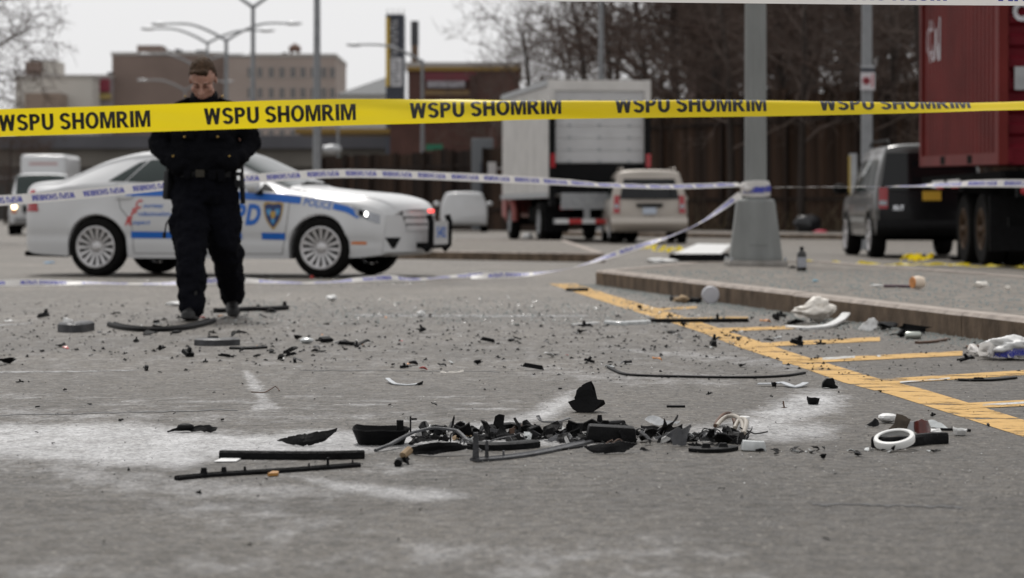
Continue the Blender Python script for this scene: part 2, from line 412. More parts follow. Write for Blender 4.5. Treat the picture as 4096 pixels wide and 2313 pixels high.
ribbon(mb, [(2195, 1136), (2330, 1180), (2550, 1250), (2790, 1325), (2960, 1392), (3190, 1466), (3373, 1531), (3559, 1579), (3819, 1661), (4250, 1800)],
       [(2310, 1136), (2440, 1180), (2650, 1240), (2880, 1315), (3060, 1375), (3205, 1423), (3494, 1510), (3689, 1557), (3862, 1609), (4350, 1760)])
struct(mb.build('yellow_line_marking', M_yel))
for a, b_, th in [((2590, 1242), (2790, 1230), 9), ((2700, 1279), (2992, 1273), 10), ((2850, 1322), (3180, 1311), 13), ((2960, 1385), (3520, 1358), 17),
                  ((3130, 1450), (3850, 1415), 18), ((3500, 1530), (4300, 1480), 20), ((3800, 1630), (4300, 1604), 24)]:
    mb = MB(); ribbon(mb, [(a[0], a[1] - th / 2), (b_[0], b_[1] - th / 2)], [(a[0], a[1] + th / 2), (b_[0], b_[1] + th / 2)], .008)
    struct(mb.build('yellow_hatch_marking', M_yel))
mb = MB()
for a, b_, th in [((3290, 1438), (3420, 1430), 9), ((3930, 1624), (4150, 1610), 8), ((3600, 1532), (3800, 1516), 5)]:
    ribbon(mb, [(a[0], a[1] - th / 2), (b_[0], b_[1] - th / 2)], [(a[0], a[1] + th / 2), (b_[0], b_[1] + th / 2)], .012)
struct(mb.build('white_line_marking', M_wht))
mb = MB()
ribbon(mb, [(-100, 1487), (300, 1485), (560, 1480)], [(-100, 1494), (300, 1490), (560, 1484)], .004)
ribbon(mb, [(1420, 1258), (2000, 1262), (2350, 1262)], [(1420, 1266), (2000, 1270), (2350, 1268)], .004)
ribbon(mb, [(-100, 1300), (60, 1296), (130, 1290)], [(-100, 1307), (60, 1302), (130, 1294)], .004)
struct(mb.build('chalky_scuff_marking', M_chalk))
M_tar = mat('tar seam', (.03, .029, .028), .5, var=.4, vscale=30)
mb = MB()
def crack(p, q, n, wob, wd, z):
    L = []; Rr = []
    for i in range(n + 1):
        t = i / n; x = p[0] + (q[0] - p[0]) * t; y = p[1] + (q[1] - p[1]) * t + rng.uniform(-wob, wob); ww = wd * rng.uniform(.3, 1)
        L.append((x, y - ww)); Rr.append((x, y + ww))
    ribbon(mb, L, Rr, z)
crack((-50, 1665), (950, 1640), 30, 3, 2.2, .0045)
crack((1200, 1482), (2000, 1488), 24, 2, 1.2, .0045)
crack((3250, 2018), (3850, 2030), 30, 4, 5, .0045)
struct(mb.build('road_crack', M_tar))

# ------------------------------------------------------------------ raised islands with kerb stones
M_conc = mat('weathered concrete', (.27, .255, .235), .85, var=.25, vscale=6, bump=.6, bscale=60)
M_island = mat('island paving', (.165, .150, .132), .9, var=.28, vscale=9, bump=.5, bscale=70, stretch=(1, .5, 1), spec=.25)
def kerb_mat():
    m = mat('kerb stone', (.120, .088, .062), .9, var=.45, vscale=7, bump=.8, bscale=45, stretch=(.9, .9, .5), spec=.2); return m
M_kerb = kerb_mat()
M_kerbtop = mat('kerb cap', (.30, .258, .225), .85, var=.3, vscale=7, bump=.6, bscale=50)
def island(name, poly, h, inset=.16):
    """surface + individual kerb stones along the outline edges listed"""
    P = [Vector((p[0], p[1], 0)) for p in poly]; n = len(P)
    c = sum(P, Vector()) / n
    ins = []
    for i in range(n):
        a, b, cc = P[i - 1], P[i], P[(i + 1) % n]
        n1 = Vector((-(b - a).y, (b - a).x, 0)).normalized(); n2 = Vector((-(cc - b).y, (cc - b).x, 0)).normalized()
        bis = (n1 + n2); bis = bis / max(.2, bis.length_squared) * 2 * inset
        ins.append(b + bis)
    mb = MB(); mb.plate([p + Vector((0, 0, -.05)) for p in ins], (0, 0, h - .008 + .05))
    surf = struct(mb.build(name, M_island))
    mi = None
    for i in range(n):
        a, b = P[i], P[(i + 1) % n]; ia, ib = ins[i], ins[(i + 1) % n]; L = (b - a).length; k = max(1, round(L / 3.6))
        if i == 0: k = max(k, 4)
        for j in range(k):
            t0, t1 = j / k, (j + 1) / k; g = .006 / L
            q = [a.lerp(b, t0 + g), a.lerp(b, t1 - g), ib.lerp(ia, 1 - t1 + g), ib.lerp(ia, 1 - t0 - g)]
            m2 = MB(); hh = h + rng.uniform(-.004, .004); nn = (c - q[0]); nn.z = 0; nn.normalize()
            lo = [p + Vector((0, 0, -.04)) for p in q]; mid = [p + Vector((0, 0, hh - .022)) for p in q]
            top = [p.copy() for p in q]; inw = (q[3] - q[0]).normalized() * .022
            top[0] += inw; top[1] += inw
            for p in top: p.z = hh
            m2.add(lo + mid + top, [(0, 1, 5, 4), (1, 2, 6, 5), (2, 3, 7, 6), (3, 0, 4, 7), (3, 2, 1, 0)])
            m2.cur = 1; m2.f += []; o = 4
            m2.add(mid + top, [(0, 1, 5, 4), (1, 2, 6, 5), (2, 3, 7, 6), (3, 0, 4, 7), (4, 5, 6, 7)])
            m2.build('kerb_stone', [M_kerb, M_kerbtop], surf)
    return surf
ISL = .15
# outline anticlockwise; first edge is the long kerb facing the road
A = gp(2383, 1140); B = Vector((A.x + .1752 * (A.y - 4.0) , 4.0, 0))
island('traffic_island', [(A.x, A.y), (B.x, B.y), (B.x + 3.2, 4.6), (4.05, 27.0), (3.8, 29.2), (2.1, 28.6)][::1], ISL)
C1 = gp(2420, 1050); C2 = gp(1500, 1034)
island('far_traffic_island', [(C2.x, C2.y), (C1.x, C1.y), (C1.x - .2, 52), (C2.x - 1.5, 56)], .14)
# pavement with its kerb along the rusty fence
island('pavement', [(1.5, 76.5), (16.5, 56.0), (22, 60), (3.5, 90)], .14)
# ------------------------------------------------------------------ vehicles
M_white = mat('white car paint', (.54, .545, .55), .4, coat=.35, var=.03, vscale=2)
M_glass = mat('car glass', (.014, .024, .022), .05, spec=.42)
M_glass2 = mat('tinted car glass', (.006, .007, .008), .08, spec=.3)
M_black = mat('black plastic', (.005, .005, .0055), .6, var=.3, vscale=12, bump=.15, bscale=80, spec=.12)
M_rubber = mat('tyre rubber', (.007, .0066, .0062), .9, spec=.1, var=.3, vscale=20, bump=.3, bscale=60)
M_alloy = mat('alloy rim', (.50, .49, .49), .35, metal=.5, var=.1, vscale=10)
M_dark = mat('dark underside', (.004, .004, .004), .95, spec=.05)
M_chrome = mat('chrome', (.75, .76, .78), .12, metal=1.0)
M_blue = mat('police blue', (.004, .115, .47), .4)
M_red = mat('tail lamp red', (.32, .006, .012), .2, coat=.5)
M_lens = mat('clear lamp lens', (.26, .27, .29), .15, metal=.5, coat=.5)
M_amber = mat('amber reflector', (.55, .14, .01), .3)
M_seam = mat('panel gap', (.10, .10, .10), .9)
M_beam = mat('lit headlamp bulb', (1, .98, .95), .3, emit=(1, .98, .95), estr=3.5)
M_beamw = mat('lit warm headlamp', (1, .85, .6), .3, emit=(1, .78, .45), estr=5)
M_redlit = mat('lit red lamp', (1, .1, .08), .3, emit=(1, .07, .06), estr=1.6)

def pchip(xs, ys):
    xs = np.array(xs, float); ys = np.array(ys, float); h = np.diff(xs); dl = np.diff(ys) / h; n = len(xs); m = np.zeros(n)
    for i in range(1, n - 1):
        if dl[i - 1] * dl[i] > 0:
            w1, w2 = 2 * h[i] + h[i - 1], h[i] + 2 * h[i - 1]; m[i] = (w1 + w2) / (w1 / dl[i - 1] + w2 / dl[i])
    m[0], m[-1] = dl[0], dl[-1]
    def f(x):
        x = min(max(x, xs[0]), xs[-1]); i = min(max(int(np.searchsorted(xs, x)) - 1, 0), n - 2); t = (x - xs[i]) / h[i]
        return float((1 + 2 * t) * (1 - t) ** 2 * ys[i] + t * (1 - t) ** 2 * h[i] * m[i] + t * t * (3 - 2 * t) * ys[i + 1] + t * t * (t - 1) * h[i] * m[i + 1])
    return f

class Car:
    """body as a lofted skin; x forward, y left, z up, origin on the ground between the axles"""
    def __init__(s, keys, wheels, Rw, lip=.045, bow=(.30, .18), rake=0.0, bow_len=1.0):
        # keys: x, zs(sill), zb(belt), zr(roof edge), zt(top), yw(max half width), yb(belt half), yr(roof edge half)
        K = sorted(keys); xs = [k[0] for k in K]; s.x0, s.x1 = xs[0], xs[-1]
        s.f = [pchip(xs, [k[i] for k in K]) for i in range(1, 8)]; s.wh = wheels; s.Rw = Rw; s.Ra = Rw + lip; s.bow = bow; s.rake = rake; s.bl = bow_len
    def D(s, x, y, z):
        yw = .92; q = (y / yw) ** 2
        u = max(0, (x - (s.x1 - s.bl)) / s.bl); v = max(0, ((s.x0 + s.bl) - x) / s.bl)
        return Vector((x - s.bow[0] * q * u * u + s.bow[1] * q * v * v + s.rake * max(0, z - .8) * v * v, y, z))
    def low(s, x):
        z = s.f[0](x)
        for xw in s.wh:
            dx = abs(x - xw)
            if dx < s.Ra: z = max(z, s.Rw + math.sqrt(max(0, s.Ra ** 2 - dx * dx)) * .96)
        return z
    def ys(s, x, z):
        z0, zb, yw, yb = s.f[0](x), s.f[1](x), s.f[4](x), s.f[5](x); q = min(1, max(0, (z - z0) / max(.05, zb - z0)))
        y = yw - .055 * (1 - q) ** 2.2 - (yw - yb) * q ** 3
        y -= .012 * math.exp(-((z - (z0 + .30 * (zb - z0))) / .05) ** 2)          # crease along the doors
        for xw in s.wh:
            d = math.hypot(x - xw, z - s.Rw) - s.Ra
            if 0 <= d < .14: y += .014 * (1 - d / .14) ** 2
        return y
    def P(s, x, t):
        z0, zb, zr, zt = s.low(x), s.f[1](x), s.f[2](x), s.f[3](x); yw, yb, yr = s.f[4](x), s.f[5](x), s.f[6](x)
        if t < .12:
            return (s.ys(x, z0) - .02) * (t / .12), z0
        if t < .5:
            z = z0 + (zb - z0) * (t - .12) / .38; return s.ys(x, z), z
        if t < .78:
            q = (t - .5) / .28; return yb + (yr - yb) * q + .018 * math.sin(math.pi * q) * min(1, (zr - zb) / .2), zb + (zr - zb) * q
        a = (t - .78) / .22 * math.pi / 2; e = .72
        return yr * max(0, math.cos(a)) ** e, zr + (zt - zr) * math.sin(a) ** e
    def S(s, x, t, side=1, eps=0.0):
        y, z = s.P(x, t)
        if eps:
            y2, z2 = s.P(x, min(1, t + .01)); y1, z1 = s.P(x, max(0, t - .01))
            n = Vector((0, z2 - z1, -(y2 - y1)))
            if n.length > 1e-6:
                n.normalize(); y += n.y * eps; z += n.z * eps
        return s.D(x, side * y, z)
    def side(s, x, z, side=1, eps=.004):
        zb, zr = s.f[1](x), s.f[2](x)
        if z <= zb: y = s.ys(x, z)
        else:
            q = min(1, (z - zb) / max(.02, zr - zb)); y = s.f[5](x) + (s.f[6](x) - s.f[5](x)) * q + .018 * math.sin(math.pi * q) * min(1, (zr - zb) / .2)
        return s.D(x, side * (y + eps), z)
    def body(s, m, parent, name='body', ts=None):
        xs = set(np.linspace(s.x0, s.x1, 84).tolist())
        for xw in s.wh:
            for a in np.linspace(0, math.pi, 25): xs.add(float(xw + s.Ra * math.cos(a) * .9995))
            xs.add(xw + s.Ra + .003); xs.add(xw - s.Ra - .003)
        for k in (.004, .012, .03, .06, .1): xs.add(s.x1 - k); xs.add(s.x0 + k)
        xs = sorted(xs); tt = np.concatenate([np.linspace(0, .12, 4)[:-1], np.linspace(.12, .5, 22)[:-1], np.linspace(.5, .78, 10)[:-1], np.linspace(.78, 1, 16)])
        full = [(1, t) for t in tt] + [(-1, t) for t in tt[::-1][1:-1]]
        V = [s.S(x, t, sd) for x in xs for sd, t in full]; n = len(full); Fc = []
        for i in range(len(xs) - 1):
            for k in range(n): Fc.append((i * n + k, i * n + (k + 1) % n, (i + 1) * n + (k + 1) % n, (i + 1) * n + k))
        Fc.append(tuple(range(n))); Fc.append(tuple((len(xs) - 1) * n + k for k in range(n - 1, -1, -1)))
        mb = MB(); mb.add(V, Fc); o = mb.build(name, m, parent, 'auto'); return o
    def quad(s, c, side, name, m, parent, eps=.005, nu=10, nv=6):
        """glass or decal with four corners (x, z) on the side: bl, br, tr, tl"""
        def fn(u, v):
            x = (c[0][0] * (1 - u) + c[1][0] * u) * (1 - v) + (c[3][0] * (1 - u) + c[2][0] * u) * v
            z = (c[0][1] * (1 - u) + c[1][1] * u) * (1 - v) + (c[3][1] * (1 - u) + c[2][1] * u) * v
            return s.side(x, z, side, eps)
        mb = MB(); mb.grid(fn, nu, nv); return mb.build(name, m, parent, True)
    def ribbon(s, P, side, wd, name, m, parent, eps=.004, n=8):
        pts = [(P[i][0] + (P[i + 1][0] - P[i][0]) * k / n, P[i][1] + (P[i + 1][1] - P[i][1]) * k / n) for i in range(len(P) - 1) for k in range(n)] + [P[-1]]
        mb = MB(); V = []
        for i, (x, z) in enumerate(pts):
            a, b = pts[max(i - 1, 0)], pts[min(i + 1, len(pts) - 1)]; dx, dz = b[0] - a[0], b[1] - a[1]; L = math.hypot(dx, dz) or 1
            V += [s.side(x - dz / L * wd / 2, z + dx / L * wd / 2, side, eps), s.side(x + dz / L * wd / 2, z - dx / L * wd / 2, side, eps)]
        mb.add(V, [(2 * i, 2 * i + 1, 2 * i + 3, 2 * i + 2) for i in range(len(pts) - 1)]); return mb.build(name, m, parent)
    def top(s, xa, xb, ta, name, m, parent, eps=.005, nu=14, nv=12, xa2=None):
        """windscreen-like patch across the top between two stations"""
        def fn(u, v):
            sd = 1 if v < .5 else -1; t = ta + (1 - ta) * (1 - abs(2 * v - 1)); k = abs(2 * v - 1) ** 2
            x = xa + (xb - xa) * u; return s.S(x, min(t, 1), sd, eps)
        mb = MB(); mb.grid(fn, nu, nv * 2); return mb.build(name, m, parent, True)
    def end(s, front, c, name, m, parent, eps=.006, nu=10, nv=6):
        """patch on the nose or tail: corners (y, z)"""
        x = s.x1 + eps if front else s.x0 - eps
        def fn(u, v):
            y = (c[0][0] * (1 - u) + c[1][0] * u) * (1 - v) + (c[3][0] * (1 - u) + c[2][0] * u) * v
            z = (c[0][1] * (1 - u) + c[1][1] * u) * (1 - v) + (c[3][1] * (1 - u) + c[2][1] * u) * v
            return s.D(x, y, z)
        mb = MB(); mb.grid(fn, nu, nv); return mb.build(name, m, parent, True)
    def text(s, txt, x0, z0, h, wd, side, name, m, parent, bold=.03, shear=.25, eps=.006, slope=0.0):
        V, T = text2d(txt, bold, shear, wd); sx = 1 if side < 0 else -1
        mb = MB(); mb.add([s.side(x0 + sx * v[0], z0 + h * v[1] + slope * v[0], side, eps) for v in V], T); return mb.build(name, m, parent)

_wheel = {}
def wheel(kind, Rw, Rr, wd, parent, x, y, side, spokes=15, rim_mat=None):
    """tyre with a spoked rim; the outer face looks along side*y"""
    key = (kind,)
    if key not in _wheel:
        t = MB(); h = wd / 2
        t.lathe([(Rr - .01, -h), (Rr + .03, -h * 1.02), (Rw - .035, -h), (Rw - .008, -h * .8), (Rw, -h * .5), (Rw, h * .5), (Rw - .008, h * .8), (Rw - .035, h), (Rr + .03, h * 1.02), (Rr - .002, h * .96), (Rr - .012, h * .5), (Rr - .012, -h)], 40, 'y', caps=False)
        tm = t.mesh('wheel', M_rubber, 'auto')
        r = MB(); r.lathe([(Rr + .008, h * 1.0), (Rr - .006, h * 1.03), (Rr - .022, h * .9), (Rr - .024, h * .2), (Rr - .02, h * .2)], 40, 'y', caps=False)
        r.lathe([(0, h * .92), (.035, h * .92), (.062, h * .8), (.075, h * .62), (.075, h * .3)], 24, 'y', caps=False)
        for k in range(spokes):
            a = 2 * math.pi * k / spokes; ca, sa = math.cos(a), math.sin(a)
            def q(rad, off, yy): return (ca * rad - sa * off, yy, sa * rad + ca * off)
            w0, w1 = .011, (.022 if spokes > 8 else .05)
            r.add([q(.06, -w0, h * .74), q(.06, w0, h * .74), q(Rr - .012, w1, h * .95), q(Rr - .012, -w1, h * .95),
                   q(.06, -w0, h * .45), q(.06, w0, h * .45), q(Rr - .012, w1, h * .55), q(Rr - .012, -w1, h * .55)],
                  [(0, 1, 2, 3), (0, 3, 7, 4), (1, 5, 6, 2), (4, 7, 6, 5)])
        rm = r.mesh('rim', rim_mat or M_alloy, 'auto')
        b = MB(); b.lathe([(0, h * .05), (Rr - .03, h * .05), (Rr - .03, h * .0), (0, 0)], 24, 'y'); bm_ = b.mesh('brake_disc', M_dark)
        _wheel[key] = (tm, rm, bm_)
    tm, rm, bm_ = _wheel[key]
    o = link_mesh('wheel', tm, parent, (x, y, Rw), (0, rng.uniform(0, 1), 0 if side > 0 else math.pi))
    link_mesh('rim', rm, o); link_mesh('brake_disc', bm_, o); return o

def mirror_(parent, c, side, m, px, pz, py, sc=1.0):
    mb = MB(); mb.lathe([(0, -.10), (.06, -.095), (.085, -.06), (.09, .0), (.08, .06), (.05, .09), (0, .095)], 14, 'x')
    me = mb.mesh('wing_mirror', m, True)
    for v in me.vertices: v.co.x *= .62 * sc; v.co.y *= 1.15 * sc; v.co.z *= .82 * sc
    o = link_mesh('wing_mirror', me, parent, (px, side * py, pz))
    m2 = MB(); m2.bar((0.02, -side * .16, -.08), (0, -side * .04, -.03), .08, .04); m2.build('stalk', M_black, o); return o

# ---- police sedan -------------------------------------------------------
K = [ # x     zs   zb    zr    zt    yw    yb    yr
 (-2.51, .34, .84, .92, .96, .80, .76, .60), (-2.47, .29, .90, .99, 1.04, .845, .80, .66), (-2.36, .26, .95, 1.04, 1.085, .885, .83, .70), (-1.95, .24, 1.00, 1.06, 1.12, .905, .85, .72),
 (-1.75, .23, 1.03, 1.12, 1.185, .91, .86, .70), (-1.35, .22, 1.045, 1.275, 1.355, .912, .862, .62), (-.95, .21, 1.04, 1.355, 1.44, .915, .865, .60),
 (-.35, .21, 1.015, 1.375, 1.47, .917, .87, .60), (.05, .21, .995, 1.33, 1.43, .917, .87, .60), (.55, .21, .965, 1.14, 1.23, .917, .87, .66), (.98, .21, .93, .985, 1.035, .917, .865, .72),
 (1.4, .22, .875, .94, .985, .912, .85, .71), (1.9, .23, .815, .895, .94, .895, .83, .70), (2.18, .25, .765, .84, .88, .872, .80, .67), (2.28, .26, .72, .79, .83, .845, .78, .65), (2.33, .29, .66, .73, .765, .805, .75, .61)]
pc = Car(K, (1.364, -1.364), .335, bow=(.36, .30), bow_len=1.1)
th = R(-16.0); sc_pc = 1.015
root = thing('police_car', 'white police sedan with blue stripes, door shield and front push bumper', 'car', (-3.23, 28.45, 0), th); root.scale = (sc_pc,) * 3
bd = pc.body(M_white, root)
SD = -1   # the side towards the road in front of it
for sd in (1, -1):
    pc.quad([(-.22, 1.045), (.50, .99), (.05, 1.31), (-.20, 1.335)], sd, 'front_window', M_glass, root)
    pc.quad([(-1.01, 1.08), (-.28, 1.05), (-.26, 1.345), (-.80, 1.33)], sd, 'rear_window', M_glass, root)
    pc.quad([(-1.24, 1.085), (-1.03, 1.08), (-.83, 1.325), (-.93, 1.30)], sd, 'quarter_window', M_glass, root)
    pc.quad([(.62, .975), (.82, .955), (.70, 1.03), (.64, 1.06)], sd, 'mirror_sail', M_black, root, .006, 4, 3)
    for P in ([(1.0, .90), (.96, .6), (.90, .26)], [(-.25, 1.03), (-.26, .6), (-.24, .26)], [(-1.12, 1.06), (-1.06, .78), (-.92, .62)], [(.9, .265), (-.9, .265)], [(-.92, .62), (-.90, .27)]):
        pc.ribbon(P, sd, .007, 'door_gap', M_seam, root)
    for x in (-.36, -1.12):
        m2 = MB(); p = pc.side(x, .90, sd, .02); q = pc.side(x + .2, .905, sd, .02); m2.bar(p, q, .022, .03); m2.build('door_handle', M_white, root)
    # upper stripe follows the shoulder, broken for the word on the wing
    pc.ribbon([(-1.0, .955), (-.6, .955), (.3, .925), (.8, .895), (1.12, .865)], sd, .082, 'blue_stripe', M_blue, root, .006)
    pc.ribbon([(1.52, .80), (1.72, .765), (1.93, .69)], sd, .070, 'blue_stripe', M_blue, root, .006)
    pc.ribbon([(-.93, .475), (.42, .465)], sd, .075, 'blue_stripe', M_blue, root, .006)
    pc.ribbon([(.66, .465), (.94, .46)], sd, .075, 'blue_stripe', M_blue, root, .006)
    mirror_(root, None, sd, M_white, .62, 1.02, 1.05, 1.1)
    # lamps
    pc.quad([(1.88, .69), (2.29, .60), (2.27, .70), (1.80, .80)], sd, 'headlamp', M_lens, root, .006, 14, 6)
    pc.quad([(1.92, .70), (2.10, .66), (2.08, .72), (1.92, .765)], sd, 'headlamp_bezel', M_black, root, .009, 8, 4)
    pc.quad([(-2.505, .74), (-2.26, .74), (-2.34, .99), (-2.44, .99)], sd, 'tail_lamp', M_red, root, .008, 6, 6)
    pc.quad([(1.80, .375), (2.06, .375), (2.06, .405), (1.80, .405)], sd, 'side_marker', M_amber, root, .007, 6, 2)
    pc.end(1, [(sd * .66, .33), (sd * .70, .33), (sd * .78, .45), (sd * .58, .45)], 'fog_lamp_recess', M_black, root, .008)
m2 = MB(); m2.lathe([(0, 0), (.022, .004), (.028, .018), (.022, .03), (0, .034)], 12, 'x', pc.side(2.03, .71, SD, .012)); m2.build('headlamp_bulb', M_beam, root, True)
pc.text('POLICE', 1.15, .812, .085, .36, SD, 'word_police', M_blue, root, .015, .3, slope=-.14)
pc.text('NYPD', -.03, .60, .225, .68, SD, 'word_nypd', M_blue, root, .045, .25)
M_dred = mat('decal red', (.5, .03, .03), .4)
for i, (a, b, wdt) in enumerate((('C', 'ourtesy', .25), ('P', 'rofessionalism', .40), ('R', 'espect', .22))):
    pc.text(a, -.87 - .065 * i, .775 - .095 * i, .10, .085, SD, 'red_initial', M_dred, root, .03, .35)
    pc.text(b, -.775 - .065 * i, .785 - .095 * i, .052, wdt, SD, 'blue_motto', M_blue, root, .012, .3)
# shield on the front door
M_gold = mat('decal gold', (.42, .27, .06), .4); M_lb = mat('decal light blue', (.05, .25, .5), .4); M_navy = mat('decal navy', (.01, .03, .12), .4)
def shield(cx, cz, s, m, eps, name):
    O = [(-.5, .42), (-.35, .5), (0, .46), (.35, .5), (.5, .42), (.46, .1), (.36, -.18), (.18, -.4), (0, -.56), (-.18, -.4), (-.36, -.18), (-.46, .1)]
    mb = MB(); mb.add([pc.side(cx + x * s * .8, cz + z * s, SD, eps) for x, z in O], [tuple(range(len(O)))]); return mb.build(name, m, root)
shield(.80, .70, .30, M_gold, .006, 'shield_border'); shield(.80, .70, .255, M_navy, .008, 'shield_field')
for (dx, dz, s) in ((-.05, .03, .075), (.05, .03, .075), (0, -.07, .06)): shield(.80 + dx, .70 + dz, s, M_lb, .010, 'shield_quarter')
shield(.80, .70, .085, M_gold, .012, 'shield_crest')
# glass, nose and tail
pc.top(.07, .93, .80, 'windscreen', M_glass, root); pc.top(-1.72, -1.02, .895, 'rear_windscreen', M_glass, root)
m2 = MB()
for k in range(2): m2.bar(pc.S(.96, .93, 1 - 2 * k, .02), pc.S(.90, .97, -1 + 2 * k, .02) + Vector((0, .1 * (1 - 2 * k), .0)), .02, .015)
m2.build('wiper', M_black, root)
pc.end(1, [(-.80, .29), (.80, .29), (.76, .70), (-.76, .70)], 'front_bumper', M_white, root, .003, 20, 6)
for i in range(3):
    z = .715 - i * .078; pc.end(1, [(-.56 + .03 * i, z - .034), (.56 - .03 * i, z - .034), (.56 - .03 * i, z + .028), (-.56 + .03 * i, z + .028)], 'grille_bar', M_white, root, .016, 16, 2)
pc.end(1, [(-.48, .53), (.48, .53), (.58, .74), (-.58, .74)], 'grille', M_black, root, .006, 16, 4)
pc.end(1, [(-.22, .32), (.22, .32), (.27, .385), (-.27, .385)], 'lower_intake', M_black, root, .007, 12, 3)
m2 = MB()
for y in (-.34, .34):
    m2.tube([(2.40, y, .30), (2.46, y, .36), (2.47, y, .62), (2.44, y, .70)], .035, 8)
for z in (.345,): m2.tube([(2.44, -.34, z), (2.44, .34, z)], .022, 8)
for y in (-.3, .3): m2.bar((2.2, y, .36), (2.43, y, .36), .04, .06)
pb = m2.build('push_bumper', M_black, root, 'auto')
m2 = MB(); m2.box((2.475, .0, .50), (.006, .52, .26)); npl = m2.build('number_panel', M_white, pb)
V, T = text2d('5402', .03, 0, .34); m2 = MB(); m2.add([(2.4795, -.17 + v[0], .45 + .12 * v[1]) for v in V], T); m2.build('number', M_blue, npl)
m2 = MB(); m2.box((2.455, -.31, .745), (.05, .06, .035)); m2.build('red_lamp', M_redlit, root)
m2 = MB(); m2.box((2.455, -.21, .74), (.05, .09, .045)); m2.build('clear_lamp', M_lens, root)
m2 = MB(); m2.box((-.05, 0, .40), (2.1, 1.5, .34)); m2.box((1.9, 0, .40), (.5, 1.0, .25)); m2.box((-1.95, 0, .42), (.7, 1.2, .25)); m2.box((1.36, 0, .55), (.9, 1.05, .5)); m2.box((-1.36, 0, .55), (.9, 1.05, .5))
m2.tube([(-1.9, -.5, .24), (-2.45, -.5, .25)], .03, 8); m2.tube([(-1.36, -.7, .335), (-1.36, .7, .335)], .05); m2.tube([(1.36, -.7, .335), (1.36, .7, .335)], .05)
m2.build('underbody', M_dark, root)
for x in (1.364, -1.364):
    for sd in (1, -1): wheel('sedan', .335, .232, .225, root, x, sd * .80, sd, 15)
m2 = MB(); m2.lathe([(.05, 0), (.05, .05), (.03, .06), (.008, .065), (.005, .22), (0, .22)], 10, 'z', (-.3, 0, 1.455)); m2.build('roof_antenna', M_black, root)

# ---- generic van / SUV shapes seen from behind or in front --------------
def van_keys(L0, L1, h, wdt, belt, hood, nose, sill=.28, tail_taper=.0, cowl=1.0, ws=.55):
    """boxy shape: rear at -L0, nose at L1"""
    y = wdt / 2
    return [(-L0, sill + .12, belt - .02, h - .20, h - .10, y - .09, y - .11, y - .26), (-L0 + .04, sill + .06, belt, h - .15, h - .035, y - .04, y - .07, y - .22), (-L0 + .16, sill, belt, h - .13, h - .01, y - .01, y - .04, y - .20),
            (-.6, sill - .02, belt, h - .12, h, y, y - .03, y - .19), (cowl - ws, sill - .02, belt - .01, h - .15, h - .04, y, y - .03, y - .20), (cowl, sill - .02, belt - .05, hood + .03, hood + .07, y, y - .05, y - .20),
            (L1 - .35, sill, hood - .12, hood - .04, hood - .01, y - .02, y - .07, y - .22), (L1 - .06, sill + .03, nose, nose + .08, nose + .10, y - .07, y - .12, y - .25), (L1, sill + .08, nose - .08, nose, nose + .02, y - .12, y - .16, y - .28)]
def boxcar(name, label, cat, loc, rz, keys, wheels, Rw, bodymat, rim=.22, wd=.235, spokes=6, glass=None, rake=0.0, bow=(.25, .10), parts=(), lower=None):
    c = Car(keys, wheels, Rw, bow=bow, rake=rake, bow_len=.8, lip=.05)
    r = thing(name, label, cat, loc, rz); c.body(bodymat, r)
    m2 = MB(); xm = (c.x0 + c.x1) / 2; ym = c.f[4](0)
    m2.box(((wheels[0] + wheels[1]) / 2, 0, .45), (wheels[0] - wheels[1] - .2, ym * 1.6, .34)); 
    for x in wheels: m2.box((x, 0, .62), (.95, ym * 1.1, .5)); m2.tube([(x, -ym * .8, Rw), (x, ym * .8, Rw)], .06)
    m2.build('underbody', M_dark, r)
    for x in wheels:
        for sd in (1, -1): wheel(cat + name, Rw, rim, wd, r, x, sd * (ym - wd / 2 - .01), sd, spokes)
    return c, r

# SUV parked beyond the island, tail towards the road
M_suv = mat('silver car paint', (.050, .049, .047), .3, metal=.2, coat=.6)
KS = van_keys(2.02, 2.3, 1.86, 1.84, 1.08, 1.10, .94, .38, cowl=.95, ws=.55)
suv, rs = boxcar('sport_utility_car', 'silver sport utility car with black tailgate and roof rails beside the container', 'car', (6.72, 40.75, 0), R(90.2), KS, (1.36, -1.30), .37, M_suv, .25, .245, 6, rake=.16, bow=(.28, .12))
M_blkp = mat('black car paint', (.005, .005, .006), .35, coat=.12, spec=.2)
suv.end(0, [(-.80, 1.09), (.80, 1.09), (.70, 1.70), (-.70, 1.70)], 'rear_windscreen', M_glass2, rs, .010)
suv.end(0, [(-.83, .52), (.83, .52), (.82, 1.07), (-.82, 1.07)], 'tailgate', M_blkp, rs, .008)
m2 = MB(); m2.grid(lambda u, v: suv.D(-2.04 - .09 * math.sin(math.pi * v), -.88 + 1.76 * u, .36 + .26 * v), 14, 6); m2.build('rear_bumper', M_black, rs, True)
